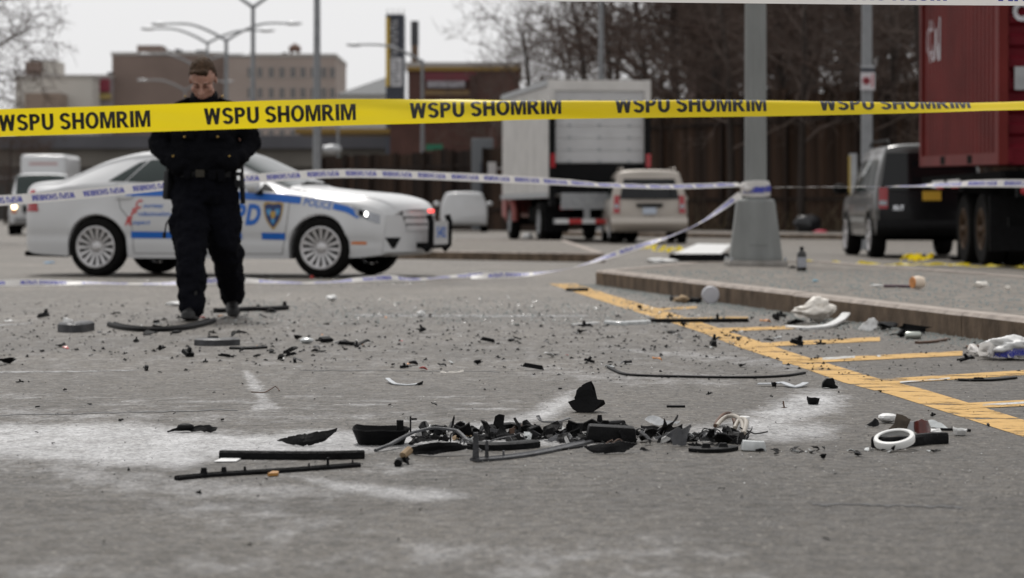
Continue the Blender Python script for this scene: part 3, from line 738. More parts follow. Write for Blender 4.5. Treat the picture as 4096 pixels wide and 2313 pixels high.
for sd in (1, -1):
    suv.end(0, [(sd * .70, .80), (sd * .84, .80), (sd * .83, 1.14), (sd * .69, 1.14)], 'tail_lamp', M_red, rs, .020, 4, 4)
    suv.end(0, [(sd * .71, .86), (sd * .83, .86), (sd * .83, .93), (sd * .71, .93)], 'reversing_lamp', M_lens, rs, .026, 4, 3)
    for q in ([(-1.75, 1.10), (-1.0, 1.10), (-1.0, 1.60), (-1.62, 1.60)], [(-.90, 1.10), (-.05, 1.10), (-.05, 1.61), (-.90, 1.61)], [(.05, 1.10), (.78, 1.08), (.42, 1.58), (.05, 1.61)]):
        suv.quad(q, sd, 'side_window', M_glass, rs)
    for P in ([(0, 1.06), (0, .40)], [(-.95, 1.06), (-.9, .45)], [(.9, 1.0), (.85, .42)]): suv.ribbon(P, sd, .012, 'door_gap', M_seam, rs)
    suv.ribbon([(-.80, .62), (.80, .62)], sd, .09, 'side_moulding', mat('grey moulding', (.30, .30, .29), .5), rs, .012)
    m2 = MB(); m2.tube([(-1.6, sd * .62, 1.84), (-1.5, sd * .62, 1.91), (.2, sd * .62, 1.92), (.4, sd * .62, 1.85)], .018, 6); m2.build('roof_rail', M_black, rs)
    mirror_(rs, None, sd, M_black, .80, 1.14, 1.08, 1.25)
    for x in (1.36, -1.30):
        m2 = MB(); m2.grid(lambda u, v, x=x: suv.side(x + (.42 + .06 * v) * math.cos(math.pi * u), .37 + (.41 + .06 * v) * math.sin(math.pi * u) * .98, sd, .012), 20, 2); m2.build('arch_trim', M_black if False else M_suv, rs, True)
suv.end(0, [(-.15, .93), (.15, .93), (.15, 1.08), (-.15, 1.08)], 'number_plate', mat('amber number plate', (.55, .33, .03), .5), rs, .020, 2, 2)
V, T = text2d('XLT', .03, 0, .17); m2 = MB(); m2.add([suv.D(-2.045, .62 - v[0], .78 + .07 * v[1]) for v in V], T); m2.build('badge', M_chrome, rs)

# beige minivan by the box truck
M_beige = mat('beige car paint', (.40, .36, .315), .4, metal=.2, coat=.4)
KV = van_keys(2.05, 2.6, 1.76, 1.86, 1.02, 1.02, .80, .28, cowl=1.35, ws=.85)
van, rv = boxcar('minivan', 'beige minivan seen from behind beside the white box truck', 'car', (3.20, 58.9, 0), R(91.0), KV, (1.6, -1.35), .33, M_beige, .2, .215, 6, rake=.14, bow=(.3, .10))
van.end(0, [(-.70, 1.06), (.70, 1.06), (.60, 1.53), (-.60, 1.53)], 'rear_windscreen', M_glass2, rv, .010)
van.end(0, [(-.30, .86), (.30, .86), (.32, .95), (-.32, .95)], 'plate_recess', M_black, rv, .010, 4, 2)
van.end(0, [(-.16, .70), (.16, .70), (.16, .85), (-.16, .85)], 'number_plate', mat('pale number plate', (.42, .47, .55), .5), rv, .012, 2, 2)
m2 = MB(); m2.grid(lambda u, v: van.D(-2.06 - .09 * math.sin(math.pi * v), -.90 + 1.80 * u, .36 + .26 * v), 14, 6); m2.build('rear_bumper', M_beige, rv, True)
for sd in (1, -1):
    van.end(0, [(sd * .70, .72), (sd * .85, .72), (sd * .83, 1.14), (sd * .70, 1.14)], 'tail_lamp', M_red, rv, .018, 4, 4)
    van.end(0, [(sd * .72, .84), (sd * .83, .84), (sd * .83, .93), (sd * .72, .93)], 'reversing_lamp', M_lens, rv, .024, 4, 3)
    van.quad([(-1.75, 1.06), (-.5, 1.06), (-.5, 1.56), (-1.62, 1.56)], sd, 'side_window', M_glass, rv); van.quad([(-.4, 1.06), (.9, 1.05), (.55, 1.5), (-.4, 1.56)], sd, 'side_window', M_glass, rv)
    mirror_(rv, None, sd, M_beige, 1.15, 1.08, 1.06, 1.25)
    m2 = MB(); m2.tube([(-1.7, sd * .62, 1.74), (-1.6, sd * .62, 1.80), (.2, sd * .62, 1.80), (.3, sd * .62, 1.74)], .016, 6); m2.build('roof_rail', M_beige, rv)

# white cars facing the camera on the left, and far ones
M_offw = mat('white van paint', (.60, .61, .62), .35, coat=.5)
def front_car(name, label, loc, rz, keys, wheels, Rw, m, ws, hl=None, lit=False, grille=M_black, lamp_y=.72, lz=.80, detail=True):
    c, r = boxcar(name, label, 'car' if 'van' not in name else 'van', loc, rz, keys, wheels, Rw, m, .2, .22, 6, bow=(.22, .1))
    c.top(ws[0], ws[1], .80, 'windscreen', M_glass, r)
    c.end(1, [(-.5, lz - .18), (.5, lz - .18), (.5, lz + .04), (-.5, lz + .04)], 'grille', grille, r, .008, 8, 3)
    c.end(1, [(-.75, .42), (.75, .42), (.75, .56), (-.75, .56)], 'front_bumper', mat('grey bumper', (.22, .22, .22), .5), r, .03, 8, 2)
    for sd in (1, -1):
        c.end(1, [(sd * (lamp_y - .18), lz - .08), (sd * lamp_y, lz - .08), (sd * lamp_y, lz + .08), (sd * (lamp_y - .18), lz + .08)], 'headlamp', M_lens, r, .012, 4, 4)
        c.end(1, [(sd * (lamp_y - .16), lz - .20), (sd * lamp_y, lz - .20), (sd * lamp_y, lz - .10), (sd * (lamp_y - .16), lz - .10)], 'turn_lamp', M_amber, r, .012, 4, 2)
        if lit:
            m2 = MB(); p = c.D(c.x1 + .03, sd * (lamp_y - .09), lz); m2.lathe([(0, 0), (.075, .003), (.075, .02), (0, .03)], 14, 'x', p); m2.build('headlamp_bulb', M_beamw if sd < 0 else M_lens, r, True)
        zb = c.f[1](0); zr = c.f[2](0)
        c.quad([(-.2, zb + .04), (wheels[0] - .75, zb + .03), (wheels[0] - 1.25, zr - .05), (-.2, zr - .04)], sd, 'side_window', M_glass, r)
        mirror_(r, None, sd, m if not lit else M_black, wheels[0] - .5, zb + .12, c.f[4](0) + .12, 1.2)
    return c, r
KW = van_keys(3.0, 2.4, 2.05, 2.0, 1.12, 1.16, .98, .34, cowl=1.35, ws=.75)
front_car('delivery_van', 'white van with one headlamp lit behind the police car', (-15.6, 80.3, 0), R(-82), KW, (1.55, -1.7), .36, M_offw, (.68, 1.28), lit=True, lamp_y=.86, lz=.92)
KX = van_keys(2.1, 2.3, 1.52, 1.8, .96, .98, .78, .26, cowl=1.0, ws=.75)
front_car('parked_sedan', 'white car facing the camera at the edge beside the lit van', (-17.9, 76, 0), R(-88), KX, (1.4, -1.3), .32, M_offw, (.3, .92), lz=.68)
front_car('white_hatchback', 'white car in front of the box truck cab by the far island', (-1.85, 92, 0), R(92), KX, (1.4, -1.3), .32, M_offw, (.3, .92), lz=.68)
c2, r2 = front_car('parked_car', 'pale car far off under the elevated road', (-12.2, 150, 0), R(-70), KX, (1.4, -1.3), .32, M_offw, (.3, .92), lz=.68)
c3, r3 = front_car('parked_car', 'silver car standing far off beside the brown fence', (-10.2, 138, 0), R(-110), KX, (1.4, -1.3), .32, M_suv, (.3, .92), lz=.68)
# ------------------------------------------------------------------ box truck
M_box = mat('truck box panel', (.56, .545, .525), .5, var=.10, vscale=1.5)
M_boxr = mat('truck door grey', (.47, .47, .475), .5, var=.08, vscale=2)
M_cab = mat('faded red cab paint', (.30, .075, .065), .5, var=.25, vscale=3)
M_steel = mat('galvanised steel', (.34, .35, .36), .5, metal=.4, var=.12, vscale=8)
M_refw = mat('reflective white', (.7, .7, .7), .4); M_refr = mat('reflective red', (.5, .03, .03), .4)
tr = thing('box_truck', 'white box truck with grey roll-up door and red cab seen from behind', 'truck', (2.16, 60.0, 0), R(98.2))
BW = 2.56; L = 8.3; zf, zt_ = 1.12, 4.02
mb = MB(); mb.box((L / 2, 0, (zf + zt_) / 2), (L, BW - .06, zt_ - zf - .06)); mb.build('cargo_box', M_box, tr)
for sd in (1, -1):
    for k in range(26): 
        m2 = MB(); m2.box((.16 + k * .318, sd * (BW / 2 - .022), (zf + zt_) / 2), (.20, .03, zt_ - zf - .3)); o = m2.build('side_rib', M_box, tr)
    m2 = MB(); m2.box((L / 2, sd * BW / 2, zt_ - .06), (L + .02, .05, .14)); m2.box((L / 2, sd * BW / 2, zf + .05), (L + .02, .05, .13)); m2.build('side_rail', M_steel, tr)
m2 = MB()
for y in (-1, 1): m2.box((-.03, y * (BW / 2 - .07), (zf + zt_) / 2), (.10, .16, zt_ - zf + .02))
m2.box((-.03, 0, zt_ - .13), (.10, BW - .30, .26)); m2.build('rear_frame', M_box, tr)
for k in range(6):
    m2 = MB(); z = 1.98 + k * .30; m2.box((-.012, 0, z + .145), (.03, BW - .32, .286)); m2.build('door_panel', M_boxr, tr)
    for y in (-.75, 0, .75):
        m3 = MB(); m3.box((-.032, y, z + .02), (.02, .09, .07)); m3.build('hinge', M_steel, tr)
m2 = MB(); m2.box((-.035, 0, 1.58), (.06, BW - .32, .76)); m2.build('lower_door', M_black, tr)
for y in (-1, 1):
    m2 = MB(); m2.box((-.14, y * (BW / 2 - .08), 2.15), (.14, .15, 2.5)); m2.build('lift_column', M_black, tr)
    m2 = MB(); m2.box((-.23, y * (BW / 2 - .08), 2.02), (.03, .12, .34)); m2.build('marker_lamp', M_red, tr)
m2 = MB(); m2.box((-.26, .05, 1.02), (.08, BW - .66, .40)); m2.build('lift_platform', M_steel, tr)
for y_ in (.35, -.6):
    m2 = MB(); m2.box((-.25, y_, .72), (.12, .14, .36)); m2.build('lift_arm', M_steel, tr)
for i in range(7):
    m2 = MB(); m2.box((-.32, .98 - i * .33, .52), (.05, .325, .11)); m2.build('bumper_stripe', M_refr if i % 2 else M_refw, tr)
m2 = MB(); m2.box((-.25, 0, .52), (.09, BW - .2, .13)); m2.build('rear_bumper', M_steel, tr)
for y in (1, -1):
    for k in range(2):
        m2 = MB(); m2.box((-.2, y * (.95 - .2 * k), .86), (.05, .13, .11)); m2.build('tail_lamp', M_red, tr)
m2 = MB(); m2.box((4.2, 0, .95), (8.4, .9, .3)); m2.box((4.6, 0, .7), (1.6, 1.9, .4)); m2.tube([(1.7, -1, .5), (1.7, 1, .5)], .12); m2.tube([(7.0, -1, .5), (7.0, 1, .5)], .1); m2.build('chassis', M_dark, tr)
for y in (1, -1):
    m2 = MB(); m2.box((.95, y * .92, .62), (.03, .62, .75)); m2.build('mud_flap', M_black, tr)
def truck_wheel(parent, x, y, side, Rw=.5, wd=.26, rim=M_steel):
    return wheel('truck' + rim.name, Rw, .29, wd, parent, x, y, side, 5, rim)
for sd in (1, -1):
    for yy in (1.13, .82): truck_wheel(tr, 1.7, sd * yy, sd)
    truck_wheel(tr, 7.4, sd * 1.06, sd)
m2 = MB()
m2.add([(8.35, y, z) for y in (-1.1, 1.1) for z in (.7, 2.55)] + [(9.2, y * .98, z) for y in (-1.1, 1.1) for z in (.7, 2.5)] + [(10.3, y * .9, z) for y in (-1.1, 1.1) for z in (.6, 1.45)],
       [(0, 1, 3, 2), (0, 4, 5, 1), (2, 3, 7, 6), (1, 5, 7, 3), (4, 8, 9, 5), (6, 7, 11, 10), (5, 9, 11, 7), (8, 10, 11, 9), (0, 2, 6, 4), (4, 6, 10, 8)])
cab = m2.build('cab', M_cab, tr); bevel_mesh(cab.data, .06)
for sd in (1, -1):
    m2 = MB(); m2.add([(8.5, sd * 1.106, 1.6), (9.15, sd * 1.088, 1.6), (9.12, sd * 1.088, 2.3), (8.5, sd * 1.106, 2.3)], [(0, 1, 2, 3)]); m2.build('cab_window', M_glass, cab)
    m2 = MB(); m2.box((9.3, sd * 1.42, 1.9), (.10, .22, .55)); m2.bar((9.25, sd * 1.05, 2.0), (9.3, sd * 1.4, 2.0), .03, .03); m2.build('wing_mirror', M_white, tr)
    m2 = MB(); m2.tube([(7.4 + .62 * math.cos(a), sd * 1.12, .5 + .62 * math.sin(a)) for a in np.linspace(0, math.pi, 12)], .10, 6); m2.build('wheel_arch', M_cab, tr)
    m2 = MB(); m2.box((8.05, sd * 1.18, .95), (.5, .12, .7)); m2.build('fuel_tank_step', M_cab, tr)
# ------------------------------------------------------------------ container on its chassis
M_cont = mat('container red', (.122, .016, .014), .6, spec=.15, var=.20, vscale=1.2, bump=.1, bscale=20)
M_cont2 = mat('container door maroon', (.105, .004, .010), .6, spec=.15, var=.2, vscale=1.4)
M_wtext = mat('stencil white', (.55, .55, .58), .6, var=.15, vscale=20)
CXL, CY0, CL, CH, CW, CB = 6.30, 31.3, 6.06, 2.60, 2.44, 1.36
co = thing('shipping_container', 'dark red corrugated shipping container standing on the trailer chassis', 'container', (CXL, CY0, CB)); co.rotation_euler = (R(.8), 0, 0)
def corr(x_of, n, length, z0, z1, depth, axis):
    prof = []
    p = length / n
    for i in range(n):
        for a, b in ((0, 0), (.26, 0), (.42, 1), (.74, 1), (.9, 0)): prof.append((i * p + a * p, b * depth))
    prof.append((length, 0)); return prof
for sd, nm in ((0, 'side_panel'), (1, 'side_panel')):
    prof = corr(None, 21, CL - .3, 0, 0, .036, 'y'); m2 = MB(); x0 = .04 if sd == 0 else CW - .04; sgn = 1 if sd == 0 else -1
    for (a, b), (c, d) in zip(prof[:-1], prof[1:]):
        m2.add([(x0 + sgn * b, .15 + a, .16), (x0 + sgn * d, .15 + c, .16), (x0 + sgn * d, .15 + c, CH - .1), (x0 + sgn * b, .15 + a, CH - .1)], [(0, 1, 2, 3)])
    m2.build(nm, M_cont, co)
    xr = .03 if sd == 0 else CW - .03
    m2 = MB(); m2.box((xr, CL / 2, .08), (.06, CL - .2, .155)); m2.build('bottom_rail', M_cont, co)
    m2 = MB(); m2.box((xr, CL / 2, CH - .05), (.06, CL - .2, .10)); m2.build('top_rail', M_cont, co)
    for y in (1.99, 4.07):
        m2 = MB(); m2.box((xr, y, .08), (.066, .36, .115)); m2.build('fork_pocket', M_dark, co)
    for y in (.08, CL - .08):
        m2 = MB(); m2.box((xr + (.03 if sd == 0 else -.03), y, CH / 2), (.13, .15, CH)); m2.build('corner_post', M_cont, co)
prof = corr(None, 8, CH - .3, 0, 0, .05, 'z')
for (ex, nm, mt) in ((.12, 'end_wall', M_cont2), (CL - .12, 'end_wall', M_cont)):
    sgn = 1 if ex < 1 else -1; m2 = MB()
    for (a, b), (c, d) in zip(prof[:-1], prof[1:]):
        m2.add([(.16, ex + sgn * b, .15 + a), (CW - .16, ex + sgn * b, .15 + a), (CW - .16, ex + sgn * d, .15 + c), (.16, ex + sgn * d, .15 + c)], [(0, 1, 2, 3)])
    ew = m2.build(nm, mt, co)
    for z_, h_ in ((.075, .15), (CH - .06, .12)):
        m2 = MB(); m2.box((CW / 2, ex, z_), (CW - .26, .14, h_)); m2.build('end_rail', mt, co)
m2 = MB(); m2.box((CW / 2, CL / 2, CH - .02), (CW - .1, CL - .2, .03)); m2.build('roof_panel', M_cont, co)
m2 = MB(); m2.box((CW / 2, CL / 2, .12), (CW - .1, CL - .2, .05)); m2.build('floor_panel', M_dark, co)
V, T = text2d('CAI', .05, 0, 1.15); m2 = MB(); V2, T2 = sliced(V, T, [k * .09 for k in range(1, 13)], 0)
def cdepth(y):
    q = (y - .15) / ((CL - .3) / 21) % 1.0; return .036 * (0 if q < .26 else (min(1, (q - .26) / .16) if q < .74 else max(0, 1 - (q - .74) / .16)))
m2.add([(.034 + cdepth(5.66 - v[0]), 5.66 - v[0], 1.62 + .60 * v[1]) for v in V2], T2); m2.build('stencil_letters', M_wtext, co)
V, T = text2d('C', .05, 0, .20); m2 = MB(); m2.add([(.20 + v[0], .112, 1.88 + .24 * v[1]) for v in V], T); m2.build('stencil_letter', M_wtext, co)
m2 = MB(); m2.box((.30, .09, 1.12), (.16, .03, .30)); m2.build('placard', M_steel, co)
m2 = MB(); m2.box((.13, .06, .12), (.12, .1, .18)); m2.build('twist_lock', M_cont2, co)
ch = thing('trailer_chassis', 'black trailer chassis with tandem wheels carrying the red container', 'trailer', (CXL, CY0, 0))
m2 = MB()
for x in (.75, 1.7): m2.box((x, 3.1, 1.12), (.16, 6.6, .34))
for y in (.1, 2, 4, 6): m2.box((CW / 2, y, 1.20), (CW - .1, .16, .17))
m2.box((.10, 3.0, 1.22), (.08, 6.2, .12)); m2.build('frame', M_dark, ch)
for k in range(2):
    m2 = MB(); m2.box((.052, 4.75 - k * 1.25, 1.16), (.012, .95, .10)); m2.build('reflective_strip', M_refw, ch)
    m2 = MB(); m2.box((.046, 4.55 - k * 1.25, 1.115), (.012, .55, .045)); m2.build('reflective_strip', M_refr, ch)
m2 = MB(); m2.box((CW / 2, -.12, .62), (CW - .2, .1, .12)); m2.box((.5, -.08, .85), (.1, .1, .5)); m2.box((1.94, -.08, .85), (.1, .1, .5)); m2.build('under_ride_bar', M_dark, ch)
m2 = MB(); m2.box((.45, -.12, 1.02), (.5, .06, .16)); m2.build('lamp_board', M_black, ch)
for x in (.30, .46): 
    m2 = MB(); m2.lathe([(0, -.02), (.05, -.015), (.055, .0), (.055, .03)], 14, 'y', (x, -.16, 1.02)); m2.build('tail_lamp', M_red, ch)
m2 = MB(); m2.box((.38, 1.0, .60), (.60, .03, .75)); m2.build('mud_flap', M_black, ch)
M_orim = mat('rusty wheel rim', (.06, .032, .014), .8, var=.4, vscale=12)
for y in (2.35, 3.65):
    for x in (.36, .68, 1.76, 2.08):
        o = truck_wheel(ch, x, y, 1, .51, .27, M_orim); o.rotation_euler = (0, 0, R(90) if x < 1 else R(-90))
m2 = MB()
for y in (2.35, 3.65): m2.tube([(.4, y, .51), (2.05, y, .51)], .09)
m2.box((.78, 3.0, .78), (.12, 2.0, .16)); m2.box((1.68, 3.0, .78), (.12, 2.0, .16)); m2.build('axle', M_dark, ch)
for x in (.6, 1.84):
    m2 = MB(); m2.box((x, 5.8, .55), (.12, .12, 1.0)); m2.box((x, 5.8, .03), (.3, .3, .06)); m2.build('landing_leg', M_dark, ch)
# far white box truck on the left
ft = thing('delivery_truck', 'white delivery truck with a rounded box roof behind the lit van', 'truck', (-21.6, 112, 0), R(-88))
m2 = MB(); m2.box((-1.6, 0, 2.05), (4.6, 2.1, 2.7)); o = m2.build('cargo_box', M_offw, ft); bevel_mesh(o.data, .18, 3)
m2 = MB(); m2.box((1.35, 0, 1.3), (1.3, 1.9, 1.4)); o = m2.build('cab', M_offw, ft); bevel_mesh(o.data, .12)
m2 = MB(); m2.box((2.003, 0, 1.6), (.02, 1.6, .55)); m2.build('windscreen', M_glass, ft)
m2 = MB(); m2.box((.705, 0, 2.98), (.01, 1.3, .13)); m2.build('faded_lettering', mat('faded pink', (.45, .3, .3), .6), ft)
for x in (1.3, -2.4):
    for sd in (1, -1): truck_wheel(ft, x, sd * .9, sd)
m2 = MB(); m2.box((-.6, 0, .65), (5, 1.0, .3)); m2.build('chassis', M_dark, ft)
# ------------------------------------------------------------------ fences and elevated road
M_pole = mat('grey lamp pole', (.215, .225, .235), .5, var=.12, vscale=5)
M_head = mat('lamp head', (.42, .43, .44), .35, metal=.2)
M_rust = [mat('rusty sheet %d' % i, c, .9, var=.5, vscale=1.6, bump=.2, bscale=9, stretch=(3, 3, .5), spec=.15) for i, c in enumerate([(.034, .020, .013), (.028, .018, .013), (.046, .028, .019), (.022, .015, .012)])]
def fence(name, label, a, b, h, pw, seed, tone=None):
    a, b = Vector((*a, 0)), Vector((*b, 0)); L = (b - a).length; t = (b - a) / L; n = int(L / pw); r = random.Random(seed)
    rt = thing(name, label, 'fence', a, math.atan2(t.y, t.x)); meshes = []
    for q in range(4):
        m2 = MB(); k = 5; prof = [(i / k * pw * .985, .035 * (i % 2)) for i in range(k + 1)]
        for (x0, y0), (x1, y1) in zip(prof[:-1], prof[1:]):
            m2.add([(x0, y0, 0), (x1, y1, 0), (x1, y1, 1), (x0, y0, 1), (x0, y0 + .02, 0), (x1, y1 + .02, 0), (x1, y1 + .02, 1), (x0, y0 + .02, 1)], [(0, 1, 2, 3), (7, 6, 5, 4), (3, 2, 6, 7)])
        meshes.append(m2.mesh('panel', M_rust[q]))
    for i in range(n):
        o = link_mesh('panel', r.choice(meshes), rt, (i * pw, r.uniform(-.02, .02), 0), None, (1, 1, h * r.uniform(.97, 1.03)))
    for i in range(0, n, 4):
        m2 = MB(); m2.box((i * pw, .12, h / 2), (.12, .12, h)); m2.build('post', M_rust[3], rt)
    m2 = MB(); m2.box((L / 2, .09, h * .8), (L, .06, .12)); m2.box((L / 2, .09, h * .25), (L, .06, .12)); m2.build('rail', M_rust[3], rt)
    return rt
fence('sheet_fence', 'tall rusty brown sheet metal fence along the pavement under the trees', (24, 54), (4.4, 87.5), 4.7, .92, 3)
fence('board_fence', 'lower dark brown board fence behind the police car', (4.3, 88), (-9.5, 118), 3.4, .8, 5)
# brick building and wall behind the fence
M_brick = mat('brown brick', (.055, .030, .024), .9, var=.25, vscale=2, bump=.3, bscale=30)
M_brick2 = mat('red brown brick', (.085, .040, .032), .9, var=.2, vscale=1.3)
M_win = mat('dark window', (.035, .042, .052), .15, spec=.6)
M_frame = mat('pale window frame', (.34, .32, .30), .6)
def blocks(root, base, specs):
    for nm, (x0, x1, y0, y1, z0, z1), m in specs:
        m2 = MB(); m2.box(((x0 + x1) / 2 - base[0], (y0 + y1) / 2 - base[1], (z0 + z1) / 2), (x1 - x0, y1 - y0, z1 - z0)); m2.build(nm, m, root)
def win_mesh(wd, h):
    m2 = MB(); m2.box((0, -.04, 0), (wd, .10, h))
    m2.cur = 1; m2.box((0, -.06, -h / 2 - .08), (wd + .3, .2, .16)); m2.box((0, -.06, h / 2 + .06), (wd + .16, .16, .12)); m2.box((0, -.10, 0), (wd, .06, .10)); m2.box((0, -.10, 0), (.09, .06, h))
    return m2.mesh('window', [M_win, M_frame])
def X(px, d): return (px - CX) / F * d
def Z(py, d): return H - (py - HY) / F * d
def back_building(name, label, x0, x1, d, ytop, m, depth=20, wins=None, extra=()):
    bx0, bx1 = X(x0, d), X(x1, d); zt = Z(ytop, d); b = ((bx0 + bx1) / 2, d)
    rt = thing(name, label, 'building', (b[0], b[1], 0))
    blocks(rt, b, [('wall', (bx0, bx1, d, d + depth, 0, zt), m), ('parapet', (bx0 - .15, bx1 + .15, d - .15, d + depth, zt - .01, zt + .5), M_frame if m is not M_brick else M_brick)])
    for sp in extra:
        nm, ax0, ax1, ay0, ay1, dd, mm = sp
        blocks(rt, b, [(nm, (X(ax0, d), X(ax1, d), d + dd, d + dd + 6, Z(ay1, d), Z(ay0, d)), mm)])
    if wins:
        wx, wy, wpx, hpx = wins; me = win_mesh(wpx / F * d, hpx / F * d)
        for py in wy:
            for pxx in wx: link_mesh('window', me, rt, (X(pxx, d) - b[0], -.0, Z(py, d)))
    return rt
M_bb = mat('weathered brown masonry', (.200, .150, .128), .9, var=.14, vscale=.15)
M_pb = mat('pink grey masonry', (.33, .275, .245), .9, var=.08, vscale=.15)
M_cb = mat('cream render', (.50, .475, .435), .9, var=.06, vscale=.1)
M_roofd = mat('dark roof clutter', (.075, .075, .08), .8)
M_wood = mat('water tank wood', (.12, .065, .045), .8, var=.3, vscale=3)
D1 = 390
r1 = back_building('warehouse', 'long brown warehouse with roof clutter beyond the elevated road', 448, 905, D1, 222, M_bb, 25, None,
   [('roof_block', 540, 640, 178, 230, 2, M_bb), ('roof_plant', 655, 672, 196, 225, 4, M_roofd), ('roof_plant', 682, 700, 188, 225, 5, M_roofd), ('roof_plant', 715, 760, 200, 225, 4, M_frame), ('roof_plant', 772, 815, 196, 225, 3, M_roofd), ('roof_plant', 832, 880, 204, 225, 6, M_roofd)])
r1b = back_building('apartment_block', 'pink grey apartment block with rows of windows and a water tank', 907, 1342, D1 - 4, 228, M_pb, 25,
   ([1000, 1040, 1085, 1128, 1172, 1212, 1252, 1295, 1330], [290, 372, 455, 540], 17, 36), [('roof_plant', 920, 1010, 205, 230, 6, M_roofd), ('roof_plant', 1120, 1140, 205, 230, 3, M_roofd)])
d = D1 - 4; m2 = MB(); tb = Vector((X(1168, d) - r1b.location.x, 5, 0)); zz = Z(228, d); rr_ = 25 / F * d
m2.lathe([(rr_, zz + 1.2), (rr_, Z(182, d)), (rr_ * .9, Z(178, d)), (0, Z(163, d))], 14, 'z', tb)
for a in range(4): m2.bar(tb + Vector((rr_ * .8 * math.cos(a * 1.57 + .7), rr_ * .8 * math.sin(a * 1.57 + .7), zz)), tb + Vector((rr_ * .8 * math.cos(a * 1.57 + .7), rr_ * .8 * math.sin(a * 1.57 + .7), zz + 1.4)), .25, .25)
m2.build('water_tank', M_wood, r1b)
back_building('cream_building', 'cream building with a square stair tower at the left edge', 60, 368, D1 - 10, 312, M_cb, 22, None, [('stair_tower', 95, 226, 243, 320, 1, M_cb), ('tower_panel', 96, 165, 246, 300, .7, M_bb), ('roof_plant', 108, 140, 232, 250, 2, M_roofd), ('roof_plant', 168, 200, 238, 250, 2, M_roofd), ('low_wing', 130, 270, 380, 480, -6, mat('tan wall', (.26, .20, .16), .9))])
back_building('shop_building', 'small building with red and yellow signboards between the cream and brown buildings', 370, 447, D1 - 2, 312, mat('signboard grey', (.30, .27, .27), .8), 10, None, [('red_signboard', 388, 440, 318, 368, -1, mat('sign maroon', (.22, .03, .05), .7)), ('yellow_signboard', 374, 446, 376, 398, -1, mat('sign mustard', (.36, .27, .09), .7)), ('pale_signboard', 374, 392, 322, 366, -1, M_frame), ('roof_plant', 420, 446, 286, 314, 2, M_roofd)])
# sign tower, chimney, hip roof shed, brick store
D2 = 205
st = thing('sign_tower', 'tall dark sign tower with a yellow edge and vertical white lettering', 'sign', (X(1578, D2), D2, 0)); bx = X(1578, D2)
M_dsign = mat('sign dark slate', (.035, .04, .055), .6, var=.15, vscale=1); M_ysign = mat('sign yellow', (.52, .34, .03), .6)
m2 = MB(); m2.box((0, 2, Z(55, D2) / 2), ((1615 - 1543) / F * D2, 3, Z(55, D2))); m2.build('tower_body', M_dsign, st)
m2 = MB(); m2.box((X(1549, D2) - bx, .45, (Z(68, D2) + Z(345, D2)) / 2), (.30, .12, Z(68, D2) - Z(345, D2))); m2.build('yellow_edge', M_ysign, st)
m2 = MB(); m2.box((X(1584, D2) - bx, .45, (Z(230, D2) + Z(345, D2)) / 2), (.95, .12, Z(230, D2) - Z(345, D2))); wp = m2.build('white_panel', mat('sign white', (.55, .55, .57), .6), st)
def vstrokes(px, y0, y1, n, m, nm, par, seed):
    """blurred lettering too small to read: upright strokes one below the other"""
    r = random.Random(seed); m2 = MB(); hh = (y1 - y0) / n
    for i in range(n):
        z = Z(y0 + hh * (i + .5), D2); hz = hh / F * D2; s = r.choice((1, -1))
        m2.box((X(px, D2) - bx, .37, z), (.52, .05, hz * .22)); m2.box((X(px, D2) - bx + s * .2, .37, z + hz * .2), (.14, .05, hz * .6))
        if r.random() < .6: m2.box((X(px, D2) - bx - s * .2, .37, z - hz * .1), (.13, .05, hz * .5))
    m2.build(nm, m, par)
vstrokes(1576, 80, 222, 9, mat('sign letters white', (.6, .6, .62), .6), 'upper_lettering', st, 3); vstrokes(1582, 236, 338, 7, M_dsign, 'lower_lettering', wp, 5)
for pxx in (1548, 1570, 1592, 1612):
    m2 = MB(); m2.box((X(pxx, D2) - bx, 1.0, Z(45, D2)), (.07, .07, .6)); m2.build('mast', M_frame, st)
ck = thing('chimney', 'square brown brick chimney with a black top beside the sign tower', 'chimney', (X(1659, D2 + 6), D2 + 6, 0))
m2 = MB(); zc = Z(90, D2 + 6); m2.box((0, 0, zc / 2 - 1), (.62, .62, zc - 2)); m2.build('shaft', mat('chimney brick', (.17, .115, .08), .9, var=.2, vscale=2), ck)
m2 = MB(); m2.box((0, 0, zc - .95), (.68, .68, 2.1)); m2.build('blackened_top', M_roofd, ck)
hp = thing('hip_roof_shed', 'shed with a grey slate hip roof and cream walls left of the sign tower', 'building', (X(1448, 215), 215, 0)); xw = (1560 - 1345) / F * 215 / 2
m2 = MB(); m2.box((0, 6, Z(378, 215) / 2), (xw * 2 - .6, 11, Z(378, 215))); m2.build('wall', M_cb, hp)
z0, z1 = Z(378, 215), Z(288, 215); m2 = MB(); m2.add([(-xw, .2, z0), (xw, .2, z0), (xw, 12, z0), (-xw, 12, z0), (xw - .2, 6, z1), (xw, 6, z1)], [(0, 1, 5, 4), (1, 2, 5), (2, 3, 4, 5), (3, 0, 4), (3, 2, 1, 0)]); m2.build('roof', mat('slate roof', (.075, .08, .085), .7, var=.1, vscale=2), hp)
D3 = 160
back_building('brick_store', 'long dark brick store with a yellow roof trim and maroon sign band', 1632, 2080, D3, 280, M_brick2, 14, None,
   [('yellow_trim', 1632, 2080, 268, 284, -.2, mat('mustard trim', (.24, .15, .035), .8)), ('maroon_band', 1700, 1905, 290, 325, -.25, mat('maroon band', (.13, .025, .035), .7)), ('pale_lettering', 1710, 1860, 326, 352, -.3, mat('faded sign letters', (.26, .25, .27), .8, var=.5, vscale=3)), ('tan_strip', 1700, 1885, 362, 382, -.2, mat('tan strip', (.20, .13, .06), .8)), ('corner_pier', 1880, 1905, 300, 400, -.4, M_brick)])
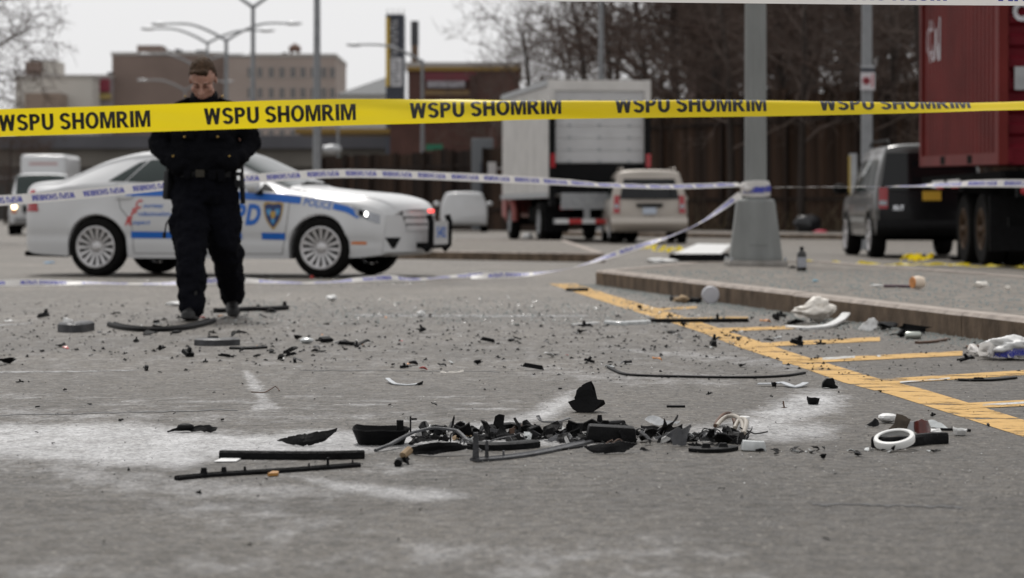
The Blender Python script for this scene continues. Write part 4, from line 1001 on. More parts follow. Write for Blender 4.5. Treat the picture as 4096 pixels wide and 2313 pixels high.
back_building('low_brick_building', 'low red brown brick building between the fence and the store', 1560, 1960, 132, 480, M_brick2, 8, None, [('yellow_line', 1180, 1560, 515, 532, 0, mat('mustard trim', (.24, .15, .035), .8))])
back_building('brick_apartments', 'brown brick apartment building behind the bare trees', 2800, 2955, 150, 48, M_brick2, 12, ([2835, 2915], [120, 260, 400], 34, 62), [('roof_block', 2800, 2955, 26, 42, 2, M_frame)])
gb = thing('grey_cabinet', 'grey steel utility cabinet standing by the truck cab', 'cabinet', (X(1930, 100), 100, 0))
m2 = MB(); m2.box((0, 0, 1.9), (.9, .8, 3.8)); o = m2.build('cabinet_body', mat('cabinet grey', (.13, .14, .15), .6), gb); bevel_mesh(o.data, .04)
m2 = MB(); m2.box((.08, -.41, 2.0), (.35, .03, 1.6)); m2.build('cabinet_door', M_dsign, gb)
# elevated road
er = thing('elevated_road', 'grey concrete elevated road crossing behind the cars on the left', 'bridge', (-20, 215, 0)); dE = 215
m2 = MB(); m2.box((0, 0, (Z(600, dE) + Z(548, dE)) / 2), (110, 10, Z(548, dE) - Z(600, dE))); m2.build('parapet', mat('dark parapet', (.085, .085, .095), .8, var=.15, vscale=.3), er)
m2 = MB(); m2.box((0, .6, (Z(672, dE) + Z(600, dE)) / 2), (110, 10, Z(600, dE) - Z(672, dE))); m2.build('girder', mat('stained girder', (.135, .125, .11), .9, var=.2, vscale=.3), er)
for k in range(9):
    m2 = MB(); m2.box((-44 + k * 11.5, 2, Z(672, dE) / 2), (1.1, 1.4, Z(672, dE))); m2.build('pier', M_conc, er)
m2 = MB(); m2.box((0, -2.5, Z(655, dE)), (100, .15, .2)); m2.box((0, -2.5, Z(668, dE) - 1), (100, .15, .15)); m2.build('guard_rail', M_steel, er)
wb = thing('dark_embankment', 'dark embankment wall under the elevated road', 'wall', (-20, 232, 0)); m2 = MB(); m2.box((0, 0, 3.2), (140, 1, 6.4)); m2.build('wall', mat('dark grey wall', (.075, .07, .065), .9, var=.2, vscale=.2), wb)  # plain dark grey with slight random mottling
sg = thing('round_road_sign', 'small round orange road sign behind the white van', 'sign', (X(251, 120), 120, 0))
m2 = MB(); m2.tube([(0, 0, 0), (0, 0, 2.9)], .04, 6); m2.build('post', M_pole, sg); m2 = MB(); m2.lathe([(0, -.07), (.36, -.07), (.36, -.04), (0, -.04)], 20, 'y', (0, 0, 2.6)); m2.build('sign_disc', mat('sign orange', (.50, .25, .02), .6), sg)

# ------------------------------------------------------------------ street lamps
def lamp(label, px_, d, hgt, rad, arms, head=True, group=None, base=True, name='street_lamp'):
    rt = thing(name, label, 'lamp post', (X(px_, d), d, 0), 0, group)
    m2 = MB(); m2.tube([(0, 0, 0), (0, 0, hgt)], [rad, rad * .62], 10); m2.build('pole', M_pole, rt, 'auto')
    m2 = MB(); m2.lathe([(rad * 2.2, 0), (rad * 2.0, .9), (rad * 1.2, 1.0)], 8, 'z'); m2.build('pole_base', M_pole, rt)
    for (dx, dz, bow) in arms:
        s = 1 if dx > 0 else -1
        P = [(0, 0, hgt - .1), (dx * .25, 0, hgt + dz * .35 + bow * .3), (dx * .6, 0, hgt + dz * .8 + bow * .5), (dx, 0, hgt + dz)]
        P = catmull(P, 5); m2 = MB(); m2.tube(P, [.075 - .03 * i / len(P) for i in range(len(P))], 6); am = m2.build('arm', M_pole, rt, True)
        m2 = MB(); m2.lathe([(0, -.42), (.10, -.38), (.16, -.1), (.15, .15), (.09, .35), (.05, .45), (0, .46)], 10, 'x', (dx + s * .34 * 0 + s * .3, 0, hgt + dz - .02))
        me = m2.mesh('lamp_head', M_head, True)
        for v in me.vertices:
            v.co.z = (v.co.z - (hgt + dz)) * .6 + hgt + dz
        link_mesh('lamp_head', me, am)
    return rt
lamp('tall grey street lamp with two bowed arms above the officer', 905, 118, Z(155, 118), .14, [(-2.95, .72, .25), (2.95, .75, .25)])
lamp('tall grey street lamp whose two arms leave the top of the view', 1012, 98, Z(20, 98), .13, [(-2.9, .95, .2), (2.9, .95, .2)])
lamp('plain dark grey pole beside the police car roof', 1268, 72, 9.6, .135, [(-2.2, .9, .3)])
lamp('grey pole rising behind the box truck roof', 2405, 82, 10.2, .12, [(2.3, .8, .2)])
for a, dd in ((830, 131), (782, 152), (740, 182)):
    lamp('distant street lamp with two arms in the row beyond the officer', a, dd, 10.0, .10, [(-2.9, .7, .2), (2.9, .6, .2)], group='receding row of street lamps')
l6 = lamp('slender street lamp with one long arm and a green street sign', 1690, 118, Z(240, 118), .11, [(-3.0, .75, .2)])
M_green = mat('street sign green', (.012, .16, .085), .5)
m2 = MB(); m2.box((.58, -.05, Z(590, 118)), (.82, .04, .30)); m2.build('street_name_sign', M_green, l6)
l7 = thing('street_sign_post', 'thin post with a green street sign left of the slender lamp', 'sign', (X(1352, 125), 125, 0)); m2 = MB(); m2.tube([(0, 0, 0), (0, 0, 5.4)], .07, 6); m2.build('post', M_pole, l7)
m2 = MB(); m2.box((.30, -.05, Z(642, 125)), (.5, .04, .36)); m2.build('street_name_sign', M_green, l7)
m2 = MB(); m2.lathe([(0, -.5), (.2, -.45), (.28, 0), (.2, .4), (0, .5)], 10, 'x', (-.3, 0, Z(598, 125))); m2.build('lamp_head', M_head, l7)
lp = lamp('grey lamp post with parking signs behind the sport utility car', 3467, 48, 9.0, .125, [(-2.2, .8, .2)])
m2 = MB(); m2.box((-.0, -.14, (Z(292, 48) + Z(362, 48)) / 2), (.28, .012, Z(292, 48) - Z(362, 48))); ps = m2.build('parking_sign', mat('sign panel white', (.52, .50, .52), .5), lp)
m2 = MB(); m2.lathe([(.075, 0), (.075, .01), (.055, .01), (.055, 0)], 18, 'y', (-.03, -.16, Z(325, 48))); m2.bar((-.08, -.158, Z(325, 48) + .05), (.02, -.158, Z(325, 48) - .05), .02, .02, (0, 1, 0)); m2.box((.09, -.15, Z(325, 48)), (.025, .008, .26)); m2.build('red_print', mat('sign red', (.42, .06, .08), .5), ps)
m2 = MB(); m2.box((0, -.14, Z(282, 48)), (.28, .012, .075)); m2.build('dark_sign', M_dsign, lp)
m2 = MB(); m2.box((0, -.14, Z(268, 48)), (.28, .012, .05)); m2.build('pale_sign', M_steel, lp)
hy = thing('yellow_bollard', 'slim post with a yellow strip by the sport utility car', 'post', (X(3412, 55), 55, 0)); m2 = MB(); m2.box((0, 0, Z(615, 55) / 2), (.16, .1, Z(615, 55))); m2.build('post', M_steel, hy); m2 = MB(); m2.box((-.085, -.052, Z(615, 55) - .5), (.05, .02, .9)); m2.build('yellow_strip', mat('strip yellow', (.35, .25, .05), .6), hy)

# ------------------------------------------------------------------ bare trees
M_bark = mat('bark', (.030, .022, .018), .9, var=.3, vscale=6, bump=.5, bscale=30)
M_twig = mat('twigs', (.078, .056, .047), .95, spec=.1, var=.25, vscale=3)
def make_tree(seed, hgt, r0, nb=(9, 6, 5, 4), spread=.75, twig=.011, trunk_frac=.35, droop=0.0):
    r = random.Random(seed); tk = MB(); cr = MB()
    def rv(s): return Vector((r.gauss(0, s), r.gauss(0, s), r.gauss(0, s)))
    def grow(p, dr, ln, rad, lv, mbx):
        nseg = (7, 5, 4, 3, 2)[lv]; P = [p.copy()]; rr = [rad]; d = dr.normalized()
        for i in range(nseg):
            d = (d + rv((.05, .16, .22, .28, .3)[lv]) + Vector((0, 0, (.05, .08, .06, .03, -.02)[lv] - droop * (lv >= 3)))).normalized(); P.append(P[-1] + d * ln / nseg); rr.append(rad * (1 - .62 * (i + 1) / nseg))
        mbx.tube(P, rr, (9, 6, 4, 3, 3)[lv])
        if lv >= len(nb): return
        for k in range(nb[lv]):
            t = (trunk_frac + (1 - trunk_frac) * (k + r.random()) / nb[lv]) if lv == 0 else (.2 + .8 * (k + r.random()) / nb[lv])
            f = min(t * nseg, nseg - 1e-3); i = int(f); q = P[i].lerp(P[i + 1], f - i)
            ax = (P[i + 1] - P[i]).normalized(); side = rv(1); side = (side - ax * side.dot(ax)).normalized()
            nd = ax * (1 - spread * .75) + side * spread; nr = max(twig, rr[i] * (.42, .5, .55, .6)[lv])
            grow(q, nd, ln * ((.58, .55, .55, .55)[lv]) * r.uniform(.65, 1.15) * (1.25 - .5 * t), nr, lv + 1, cr)
    grow(Vector((0, 0, 0)), Vector((r.gauss(0, .06), r.gauss(0, .06), 1)), hgt * .72, r0, 0, tk)
    return tk.mesh('trunk', M_bark, True), cr.mesh('crown', M_twig)
TREES = [make_tree(s, hh, rr, (10, 6, 5, 4), .75, .015) for s, hh, rr in ((11, 13, .22), (12, 12, .18), (13, 14, .25), (14, 11, .17))]
TREES += [make_tree(s, hh, rr, (9, 6, 5, 3), .75, .012) for s, hh, rr in ((15, 13, .18), (16, 12, .16))]
M_haz = mat('pale twigs', (.095, .074, .064), .95, spec=.1, var=.25, vscale=3)
for _t in TREES[4:]: _t[1].materials[0] = M_haz
def put_tree(k, x, y, sc, label, group=None, rz=0.0):
    t = thing('bare_tree', label, 'tree', (x, y, 0), rz, group); t.scale = (sc,) * 3
    link_mesh('trunk', TREES[k][0], t); link_mesh('crown', TREES[k][1], t); return t
r = random.Random(21)
for i, (pxx, dd, sc) in enumerate([(2180, 104, .95), (2330, 98, 1.05), (2480, 112, 1.15), (2560, 96, 1.1), (2700, 92, 1.15), (2790, 101, 1.2), (2880, 88, 1.0), (3040, 92, 1.2), (3150, 84, 1.05), (3260, 90, 1.2), (3390, 82, 1.1), (3500, 86, 1.2), (3600, 78, 1.1), (3760, 82, 1.2), (2050, 112, .7), (1985, 120, .62), (2640, 118, 1.3), (2740, 122, 1.35), (2840, 114, 1.3), (2930, 120, 1.4), (3010, 112, 1.35), (3090, 118, 1.4), (3180, 110, 1.3), (3270, 116, 1.4), (3350, 108, 1.35), (3440, 114, 1.4), (3540, 106, 1.35), (3640, 110, 1.4), (3210, 100, 1.2), (2960, 100, 1.1), (2400, 125, 1.2), (2260, 130, 1.1), (3740, 100, 1.3)]):
    put_tree(i % 4 if pxx > 2690 else 4 + i % 2, X(pxx, dd), dd, sc * r.uniform(.95, 1.08), *(('thin pale bare tree rising behind the box truck', 'bare trees behind the box truck') if pxx < 2690 else ('bare brown tree behind the rusty fence near the lamp post', 'bare trees near the lamp post') if pxx < 3200 else ('bare brown tree behind the rusty fence beside the red container', 'bare trees beside the container')), r.uniform(0, 6))
for i, (pxx, dd, sc) in enumerate([(20, 150, .62), (95, 165, .55), (-120, 140, .8)]):
    put_tree((i + 1) % 4, X(pxx, dd), dd, sc, 'bare dark tree in front of the cream building', 'bare trees at the left edge', r.uniform(0, 6))
for i, f_ in enumerate((.10, .18, .26, .33, .40, .47, .54, .62, .70, .80)):
    put_tree(4 + i % 2, 24 - 19.6 * f_ - 1.1, 54 + 33.5 * f_ - .9, r.uniform(.62, .9), 'slender bare tree growing on the pavement in front of the rusty fence', 'slender trees before the fence', r.uniform(0, 6))
tt = make_tree(33, 13, .16, (13, 7, 7, 7), .85, .0095, .34, .14)
t = thing('roadside_tree', 'bare tree whose drooping twigs hang into the sky at the left', 'tree', (-14.6, 60, 0)); link_mesh('trunk', tt[0], t); link_mesh('crown', tt[1], t)
# brush at the foot of the fence
mb = MB(); r = random.Random(5)
for k in range(700):
    f = r.random(); x = 23 - 18.5 * f; y = 54.5 + 32 * f - 1.2 - r.random() * 1.2
    d_ = Vector((r.gauss(0, .35), r.gauss(0, .35), 1)); ln = r.uniform(.3, 1.3)
    mb.tube([(x, y, .1), Vector((x, y, .1)) + d_ * ln * .5, Vector((x, y, .1)) + d_ * ln + Vector((r.gauss(0, .15), 0, -.1))], [.012, .008, .004], 3)
o = mb.build('dry_brush', mat('dry brush', (.10, .075, .045), .9, var=.4, vscale=2)); o['kind'] = 'stuff'
# ------------------------------------------------------------------ police officer
def ico(mb, c, rad, M=None, sub=2):
    bm = bmesh.new(); bmesh.ops.create_icosphere(bm, subdivisions=sub, radius=1.0); bm.verts.index_update()
    rad = Vector(rad) if hasattr(rad, '__len__') else Vector((rad,) * 3)
    vs = []
    for v in bm.verts:
        p = Vector((v.co.x * rad.x, v.co.y * rad.y, v.co.z * rad.z))
        if M is not None: p = M @ p
        vs.append(p + Vector(c))
    mb.add(vs, [tuple(x.index for x in f.verts) for f in bm.faces]); bm.free()
def cap(mb, a, b, ra, rb, sq=1.0):
    a, b = Vector(a), Vector(b); n = 14
    pts = [a.lerp(b, i / 8) for i in range(9)]; mb.tube(pts, [ra + (rb - ra) * i / 8 for i in range(9)], n)
    ico(mb, a, ra); ico(mb, b, rb)
def ell_loft(mb, secs, n=28):
    """stack of ellipses (cx, cy, z, rx, ry)"""
    V = []; Fc = []
    for cx, cy, z, rx, ry in secs:
        for k in range(n):
            a = 2 * math.pi * k / n; ca, sa = math.cos(a), math.sin(a); e = .82
            V.append((cx + rx * math.copysign(abs(ca) ** e, ca), cy + ry * math.copysign(abs(sa) ** e, sa), z))
    for i in range(len(secs) - 1):
        for k in range(n): Fc.append((i * n + k, i * n + (k + 1) % n, (i + 1) * n + (k + 1) % n, (i + 1) * n + k))
    Fc.append(tuple(range(n - 1, -1, -1))); Fc.append(tuple((len(secs) - 1) * n + k for k in range(n))); mb.add(V, Fc)
M_uni = mat('navy uniform cloth', (.0042, .0043, .0058), .95, spec=.08, var=.25, vscale=7, bump=.35, bscale=120)
M_trs = mat('navy trouser cloth', (.0038, .004, .0062), .95, spec=.08, var=.25, vscale=6, bump=.35, bscale=120)
M_skin = mat('skin', (.43, .235, .175), .5, var=.10, vscale=18, sub=.12, bump=.1, bscale=90)
M_hair = mat('brown hair', (.052, .031, .018), .8, spec=.2, var=.4, vscale=45, bump=.8, bscale=70, stretch=(1, 1, .4))
M_leather = mat('black leather', (.006, .006, .007), .5, bump=.15, bscale=60, spec=.2)
M_brass = mat('brass button', (.42, .28, .09), .35, metal=1.0)
M_boot = mat('scuffed boot leather', (.011, .0105, .0105), .55, spec=.3, var=.4, vscale=14, bump=.2, bscale=60)
of = thing('person', 'officer in dark navy uniform walking head bowed with hands in jacket pockets', 'person', (-2.15, 16.9, 0))
# body: head, neck, chest and forearms with the hands down in the pockets (one skin)
HC = Vector((.0, -.09, 1.662)); HM = Matrix.Rotation(R(37), 3, 'X') @ Matrix.Scale(1.15, 3)      # bowed forward; faces -y
def hp_(x, y, z): return HC + HM @ Vector((x, y, z))
mb = MB()
ico(mb, HC + HM @ Vector((0, .012, .035)), (.076, .096, .088), HM, 3)               # skull
ico(mb, hp_(0, -.022, -.045), (.061, .066, .078), HM, 3)                            # face
ico(mb, hp_(0, -.052, -.103), (.036, .034, .024), HM)                               # chin
for s in (1, -1):
    ico(mb, hp_(s * .046, -.055, -.028), (.022, .022, .022), HM)                    # cheekbones
    ico(mb, hp_(s * .030, -.084, .022), (.024, .011, .009), HM)                     # brow
    cap(mb, hp_(s * .052, -.005, -.078), hp_(s * .020, -.055, -.10), .018, .016)    # jaw
    ico(mb, hp_(s * .076, .018, -.012), (.009, .020, .031), HM @ Matrix.Rotation(R(12 * s), 3, 'Z'))   # ears
cap(mb, hp_(0, -.088, .012), hp_(0, -.108, -.032), .009, .015); ico(mb, hp_(.011, -.096, -.037), .010); ico(mb, hp_(-.011, -.096, -.037), .010)
ico(mb, hp_(0, -.085, -.066), (.024, .010, .007), HM); ico(mb, hp_(0, -.083, -.078), (.021, .010, .007), HM)
cap(mb, (0, -.045, 1.60), (0, .02, 1.45), .057, .066)
ell_loft(mb, [(0, .02, 1.0, .14, .09), (0, .02, 1.2, .16, .10), (0, .02, 1.40, .17, .10), (0, .02, 1.48, .10, .07)])
for s in (1, -1):
    cap(mb, (s * .17, .02, 1.42), (s * .30, .03, 1.21), .045, .038); cap(mb, (s * .30, .03, 1.21), (s * .205, -.10, 1.095), .036, .026)
    cap(mb, (s * .205, -.10, 1.095), (s * .165, -.125, 1.06), .030, .026)                                # palm
    for k, (ln, off) in enumerate(((.060, -.024), (.068, -.008), (.063, .008), (.050, .023))):
        a = Vector((s * .165, -.125 + off * .3, 1.06 - off)); b = a + Vector((-s * ln * .6, .005, -.012)); c = b + Vector((-s * ln * .35, .022, -.008)); cap(mb, a, b, .0085, .008); cap(mb, b, c, .008, .0068)
    cap(mb, (s * .19, -.118, 1.085), (s * .150, -.135, 1.098), .010, .0085); cap(mb, (s * .150, -.135, 1.098), (s * .128, -.128, 1.09), .0085, .007)
body = mb.build('body', M_skin, of); remeshed(body, .0062, 3)
# hair, eyes, brows
mb = MB()
ico(mb, HC + HM @ Vector((0, .020, .050)), (.0785, .096, .087), HM, 3)
for s in (1, -1): ico(mb, hp_(s * .068, .025, .018), (.016, .052, .050), HM)
for k in range(34):
    x = -.062 + .124 * (k / 33.0); rnd = random.Random(k); ico(mb, hp_(x, -.062 + .25 * x * x * 8 + rnd.uniform(-.006, .004), .098 + rnd.uniform(-.014, .006) - x * x * 5), (.012, .016, .014), HM, 1)
hair = mb.build('hair', M_hair, of); remeshed(hair, .007, 1, [(.02, .010)])
# keep the hair off the face
bm = bmesh.new(); bm.from_mesh(hair.data); iv = HM.inverted()
dl = [v for v in bm.verts if (lambda q: q.y < -.022 and q.z < .084 - .026 * math.exp(-((q.x - .01) / .024) ** 2) + .006 * math.sin(q.x * 150) or (q.z < -.012 and q.y < .03) or q.z < -.055 + .0 or (abs(q.x) > .045 and q.y < .005 and q.z < .05))(iv @ (v.co - HC))]
bmesh.ops.delete(bm, geom=dl, context='VERTS'); bm.to_mesh(hair.data); bm.free()
M_eye = mat('eyelid shadow', (.27, .135, .10), .5); M_lip = mat('lips', (.30, .12, .10), .5)
for s in (1, -1):
    mb = MB(); cap(mb, hp_(s * .018, -.0935, .030), hp_(s * .050, -.080, .028), .0052, .004); mb.build('eyebrow', M_hair, of, True)
    mb = MB(); ico(mb, hp_(s * .031, -.076, .002), (.016, .010, .009), HM); mb.build('eyelid', M_eye, of, True)
    mb = MB(); cap(mb, hp_(s * .018, -.084, -.004), hp_(s * .044, -.077, -.004), .0022, .002); mb.build('eyelashes', M_hair, of, True)
mb = MB(); cap(mb, hp_(-.024, -.089, -.072), hp_(.024, -.089, -.072), .0035, .0035); mb.build('mouth', M_lip, of, True)
# jacket
mb = MB()
ell_loft(mb, [(0, .02, .985, .205, .150), (0, .02, 1.03, .222, .165), (0, .015, 1.12, .235, .178), (0, .015, 1.25, .232, .172), (0, .02, 1.36, .228, .160), (0, .025, 1.44, .205, .135), (0, .025, 1.50, .13, .10), (0, .015, 1.54, .085, .085)])
for s in (1, -1):
    cap(mb, (s * .175, .025, 1.425), (s * .275, .03, 1.335), .088, .085); cap(mb, (s * .275, .03, 1.335), (s * .325, .045, 1.215), .085, .075)
    cap(mb, (s * .325, .045, 1.215), (s * .235, -.085, 1.11), .074, .060); ico(mb, (s * .185, -.125, 1.085), (.085, .05, .075))
jk = mb.build('jacket', M_uni, of); remeshed(jk, .010, 2, [(.12, .055), (.045, .022)])
mb = MB(); mb.lathe([(.082, 1.49), (.092, 1.50), (.098, 1.555), (.090, 1.575), (.080, 1.57), (.074, 1.50)], 24, 'z', (0, -.0, 0))
for i, v in enumerate(mb.v):
    x, y, z = v; mb.v[i] = (x, y * 1.0 - .012, z + (.03 if y > 0 else -.035) * abs(y) / .09)
mb.build('collar', M_uni, jk, True)
for s in (1, -1):
    m2 = MB(); m2.box((s * .115, -.168, 1.275), (.13, .022, .055)); o = m2.build('pocket_flap', M_uni, jk); bevel_mesh(o.data, .008)
    for (x, y, z) in ((s * .115, -.185, 1.262), (s * .13, -.03, 1.548), (s * .195, -.172, 1.128)):
        m2 = MB(); m2.lathe([(0, -.010), (.007, -.008), (.0085, 0), (.0085, .006)], 12, 'y', (x, y, z)); m2.build('brass_button', M_brass, jk, True)
    m2 = MB(); m2.bar((s * .10, .0, 1.535), (s * .20, .02, 1.497), .05, .02); m2.build('epaulette', M_uni, jk)
# trousers
mb = MB()
ell_loft(mb, [(0, .02, 1.02, .200, .145), (0, .02, .95, .215, .155), (0, .02, .86, .225, .16), (0, .02, .80, .21, .15)])
LEG = [((-.10, .0, .86), (-.080, -.17, .50), (-.040, -.35, .09)), ((.10, .02, .86), (.140, .03, .49), (.150, .42, .15))]
for hp2, kn, an in LEG:
    hp2, kn, an = Vector(hp2), Vector(kn), Vector(an); cap(mb, hp2, kn, .135, .118); cap(mb, kn, an, .118, .086)
    ico(mb, hp2.lerp(kn, .55) + Vector((math.copysign(.07, hp2.x), 0, 0)), (.075, .10, .12))      # cargo pocket
    cap(mb, an, an + Vector((0, 0, -.02)), .078, .080)
ts = mb.build('trousers', M_trs, of); remeshed(ts, .010, 2, [(.14, .06), (.05, .026)])
# boots
for (hp2, kn, an), ang, lift, tilt in zip(LEG, (R(-6), R(10)), (0, .02), (0, R(14))):
    mb = MB(); Af = Vector((an[0], an[1], 0))
    ell_loft(mb, [(0, .0, .0, .048, .115), (0, -.0, .02, .050, .118)])
    ico(mb, (0, -.095, .035), (.049, .075, .040)); ico(mb, (0, .0, .045), (.045, .10, .048)); cap(mb, (0, .04, .06), (0, .045, .19), .050, .056); ico(mb, (0, .065, .035), (.044, .05, .042)); ico(mb, (0, -.10, .018), (.051, .078, .020))
    M3 = Matrix.Rotation(ang, 3, 'Z') @ Matrix.Rotation(tilt, 3, 'X')
    mb.v = [tuple(M3 @ Vector(p) + Af + Vector((0, -.03, lift))) for p in mb.v]
    zmin = min(p[2] for p in mb.v); mb.v = [(p[0], p[1], p[2] - zmin + .001) for p in mb.v]
    o = mb.build('boot', M_boot, of); remeshed(o, .008, 2)
# belt and kit
mb = MB(); secs = [(0, .02, .985, .212, .158), (0, .02, 1.035, .214, .160)]; ell_loft(mb, secs); bl = mb.build('duty_belt', M_leather, of, 'auto')
m2 = MB(); m2.box((-.01, -.150, 1.01), (.06, .03, .05)); m2.build('buckle', mat('dull buckle', (.03, .026, .018), .5, metal=.5), bl)
for (x, y, z, sx, sy, sz, nm) in ((.075, -.148, 1.0, .055, .045, .07, 'cuff_case'), (.135, -.135, .995, .05, .05, .085, 'magazine_pouch'), (-.10, -.145, 1.0, .05, .04, .06, 'key_pouch')):
    m2 = MB(); m2.box((x, y, z), (sx, sy, sz)); o = m2.build(nm, M_uni, bl); bevel_mesh(o.data, .01)
m2 = MB(); m2.bar((-.235, .0, 1.03), (-.245, -.01, .83), .055, .085); m2.bar((-.24, .02, 1.07), (-.235, -.02, 1.02), .035, .10); m2.tube([(-.25, .035, 1.02), (-.262, .07, 1.10)], .022, 8); o = m2.build('holster', M_leather, of); bevel_mesh(o.data, .012)
m2 = MB(); m2.box((.245, -.02, 1.0), (.06, .05, .17)); m2.tube([(.25, -.02, 1.08), (.25, -.02, 1.16)], .009, 6); m2.box((.25, -.05, 1.06), (.035, .02, .03)); o = m2.build('radio', M_leather, of)
m2 = MB(); m2.box((.247, -.052, 1.03), (.03, .012, .02)); m2.box((.244, -.052, .98), (.02, .012, .03)); m2.build('radio_clip', M_chrome, o)
m2 = MB(); m2.tube([(.26, .01, .99), (.268, .015, .80)], .018, 8); m2.build('baton', M_leather, of)
m2 = MB(); m2.tube([(-.215, -.02, .74), (-.262, -.03, .66), (-.275, -.03, .58)], .006, 5); m2.tube([(-.275, -.03, .60), (-.277, -.03, .56)], .012, 6); m2.build('strap_end', M_leather, of)
# ------------------------------------------------------------------ lamp post on the island
M_galv = mat('weathered galvanised', (.185, .193, .187), .6, metal=.1, var=.14, vscale=3, bump=.1, bscale=25, stretch=(2, 2, .5))
LX, LY = 2.74, 27.2
lpst = thing('lamp_post', 'big eight-sided grey lamp post with tapered pedestal standing on the island', 'lamp post', (LX, LY, ISL - .008))
m2 = MB(); m2.box((0, 0, .03), (.66, .66, .06)); o = m2.build('plinth', M_conc, lpst); bevel_mesh(o.data, .012)
m2 = MB(); a8 = math.pi / 8
def oct_(w_, z): return (w_ / 2 / math.cos(a8), z)
m2.lathe([oct_(.585, .062), oct_(.575, .12), oct_(.43, .70), oct_(.41, .735), oct_(.33, .755)], 4 * 2, 'z', (0, 0, 0), a8); ped = m2.build('pedestal', M_galv, lpst); bevel_mesh(ped.data, .012)
m2 = MB(); m2.box((0, -.255, .38), (.20, .012, .30), Matrix.Rotation(R(-7), 3, 'X')); m2.build('access_door', M_galv, ped)
m2 = MB(); m2.lathe([oct_(.240, .745), oct_(.240, .90), oct_(.19, 9.5)], 8, 'z', (0, 0, 0), a8); m2.build('pole', M_galv, lpst)
m2 = MB(); m2.tube(catmull([(0, 0, 9.4), (.6, 0, 10.0), (1.6, 0, 10.4), (2.6, 0, 10.5)], 5), .05, 8); ar = m2.build('arm', M_galv, lpst, True)
m2 = MB(); m2.lathe([(0, -.42), (.10, -.38), (.16, -.1), (.15, .15), (.09, .35), (0, .46)], 10, 'x', (2.9, 0, 10.48)); m2.build('lamp_head', M_head, ar, True)
for sx in (1, -1):
    for sy in (1, -1):
        m2 = MB(); m2.lathe([(.022, .06), (.022, .085), (.012, .09), (.012, .10), (0, .10)], 6, 'z', (sx * .30, sy * .30, 0)); m2.build('anchor_bolt', M_steel, lpst)

# ------------------------------------------------------------------ cordon tapes
M_ytape = mat('yellow plastic tape', (.90, .71, .006), .35, var=.05, vscale=6, sub=.0)
M_wtape = mat('white plastic tape', (.72, .70, .68), .4, var=.05, vscale=6)
M_ink = mat('black print', (.008, .008, .008), .5); M_bink = mat('blue print', (.035, .045, .36), .5)
def translucent(m, amt, col):
    n = m.node_tree.nodes; l = m.node_tree.links; b = n['Principled BSDF']; t = n.new('ShaderNodeBsdfTranslucent'); t.inputs[0].default_value = (*col, 1)
    ms = n.new('ShaderNodeMixShader'); ms.inputs[0].default_value = amt; l.new(b.outputs[0], ms.inputs[1]); l.new(t.outputs[0], ms.inputs[2]); l.new(ms.outputs[0], n['Material Output'].inputs[0])
translucent(M_ytape, .45, (.95, .74, .02)); translucent(M_wtape, .35, (.85, .83, .8))
class Tape:
    """ribbon along a path; section(s, v) may bend it. v runs from the lower edge 0 to the upper edge 1"""
    def __init__(s, pts, width, twist=lambda f: 0.0, curl=lambda f: 0.0, n=14):
        s.P = catmull(pts, n); s.w = width; s.tw = twist; s.cu = curl
        s.L = [0.0]
        for a, b in zip(s.P[:-1], s.P[1:]): s.L.append(s.L[-1] + (b - a).length)
    def pos(s, u):
        u = min(max(u, 0), s.L[-1] - 1e-6); i = int(np.searchsorted(s.L, u, side='right')) - 1; i = min(i, len(s.P) - 2)
        f = (u - s.L[i]) / (s.L[i + 1] - s.L[i]); return s.P[i].lerp(s.P[i + 1], f), (s.P[i + 1] - s.P[i]).normalized(), u / s.L[-1]
    def at(s, u, v, eps=0.0):
        p, t, f = s.pos(u); up = Vector((0, 0, 1)); up = (up - t * up.dot(t)).normalized(); bk = t.cross(up)
        if bk.y < 0: bk = -bk
        th0, cu = s.tw(f), s.cu(f); N = 10; q = Vector((0, 0)); th = th0
        st = v / N
        for k in range(N):
            vv = (k + .5) * st; e = min(1, max(0, (vv - .35) / .65)); th = th0 + cu * e * e * (3 - 2 * e) + .24 * noise.noise(Vector((u * 3.1, vv * 2.6, 4.0))) + .15 * noise.noise(Vector((u * 11 + vv * 6, vv * 3, 1.0)))
            q += Vector((math.cos(th), math.sin(th))) * st * s.w
        nrm = up * math.sin(th) - bk * math.cos(th)          # towards the viewer's side
        return p + up * q.x + bk * q.y + nrm * eps
    def mesh(s, name, m, parent, nv=10, step=.05):
        nu = max(4, int(s.L[-1] / step)); mb = MB(); mb.grid(lambda a, b: s.at(a * s.L[-1], b), nu, nv); return mb.build(name, m, parent, True)
    def words(s, txt, u0, h0, h1, wd, m, name, parent, flip=False, eps=.0008, cuts=5, bold=.035):
        V, T = block_text(txt, wd); V2, T2 = sliced(V, T, [k / cuts for k in range(1, cuts)], 1) if cuts > 1 else (V, T)
        mb = MB()
        for sgn in ((1,) if True else ()):
            pts = []
            for a, b in V2:
                if flip: a, b = wd - a, 1 - b
                pts.append(s.at(u0 + a, h0 + (h1 - h0) * b, eps))
            mb.add(pts, T2)
        return mb.build(name, m, parent)
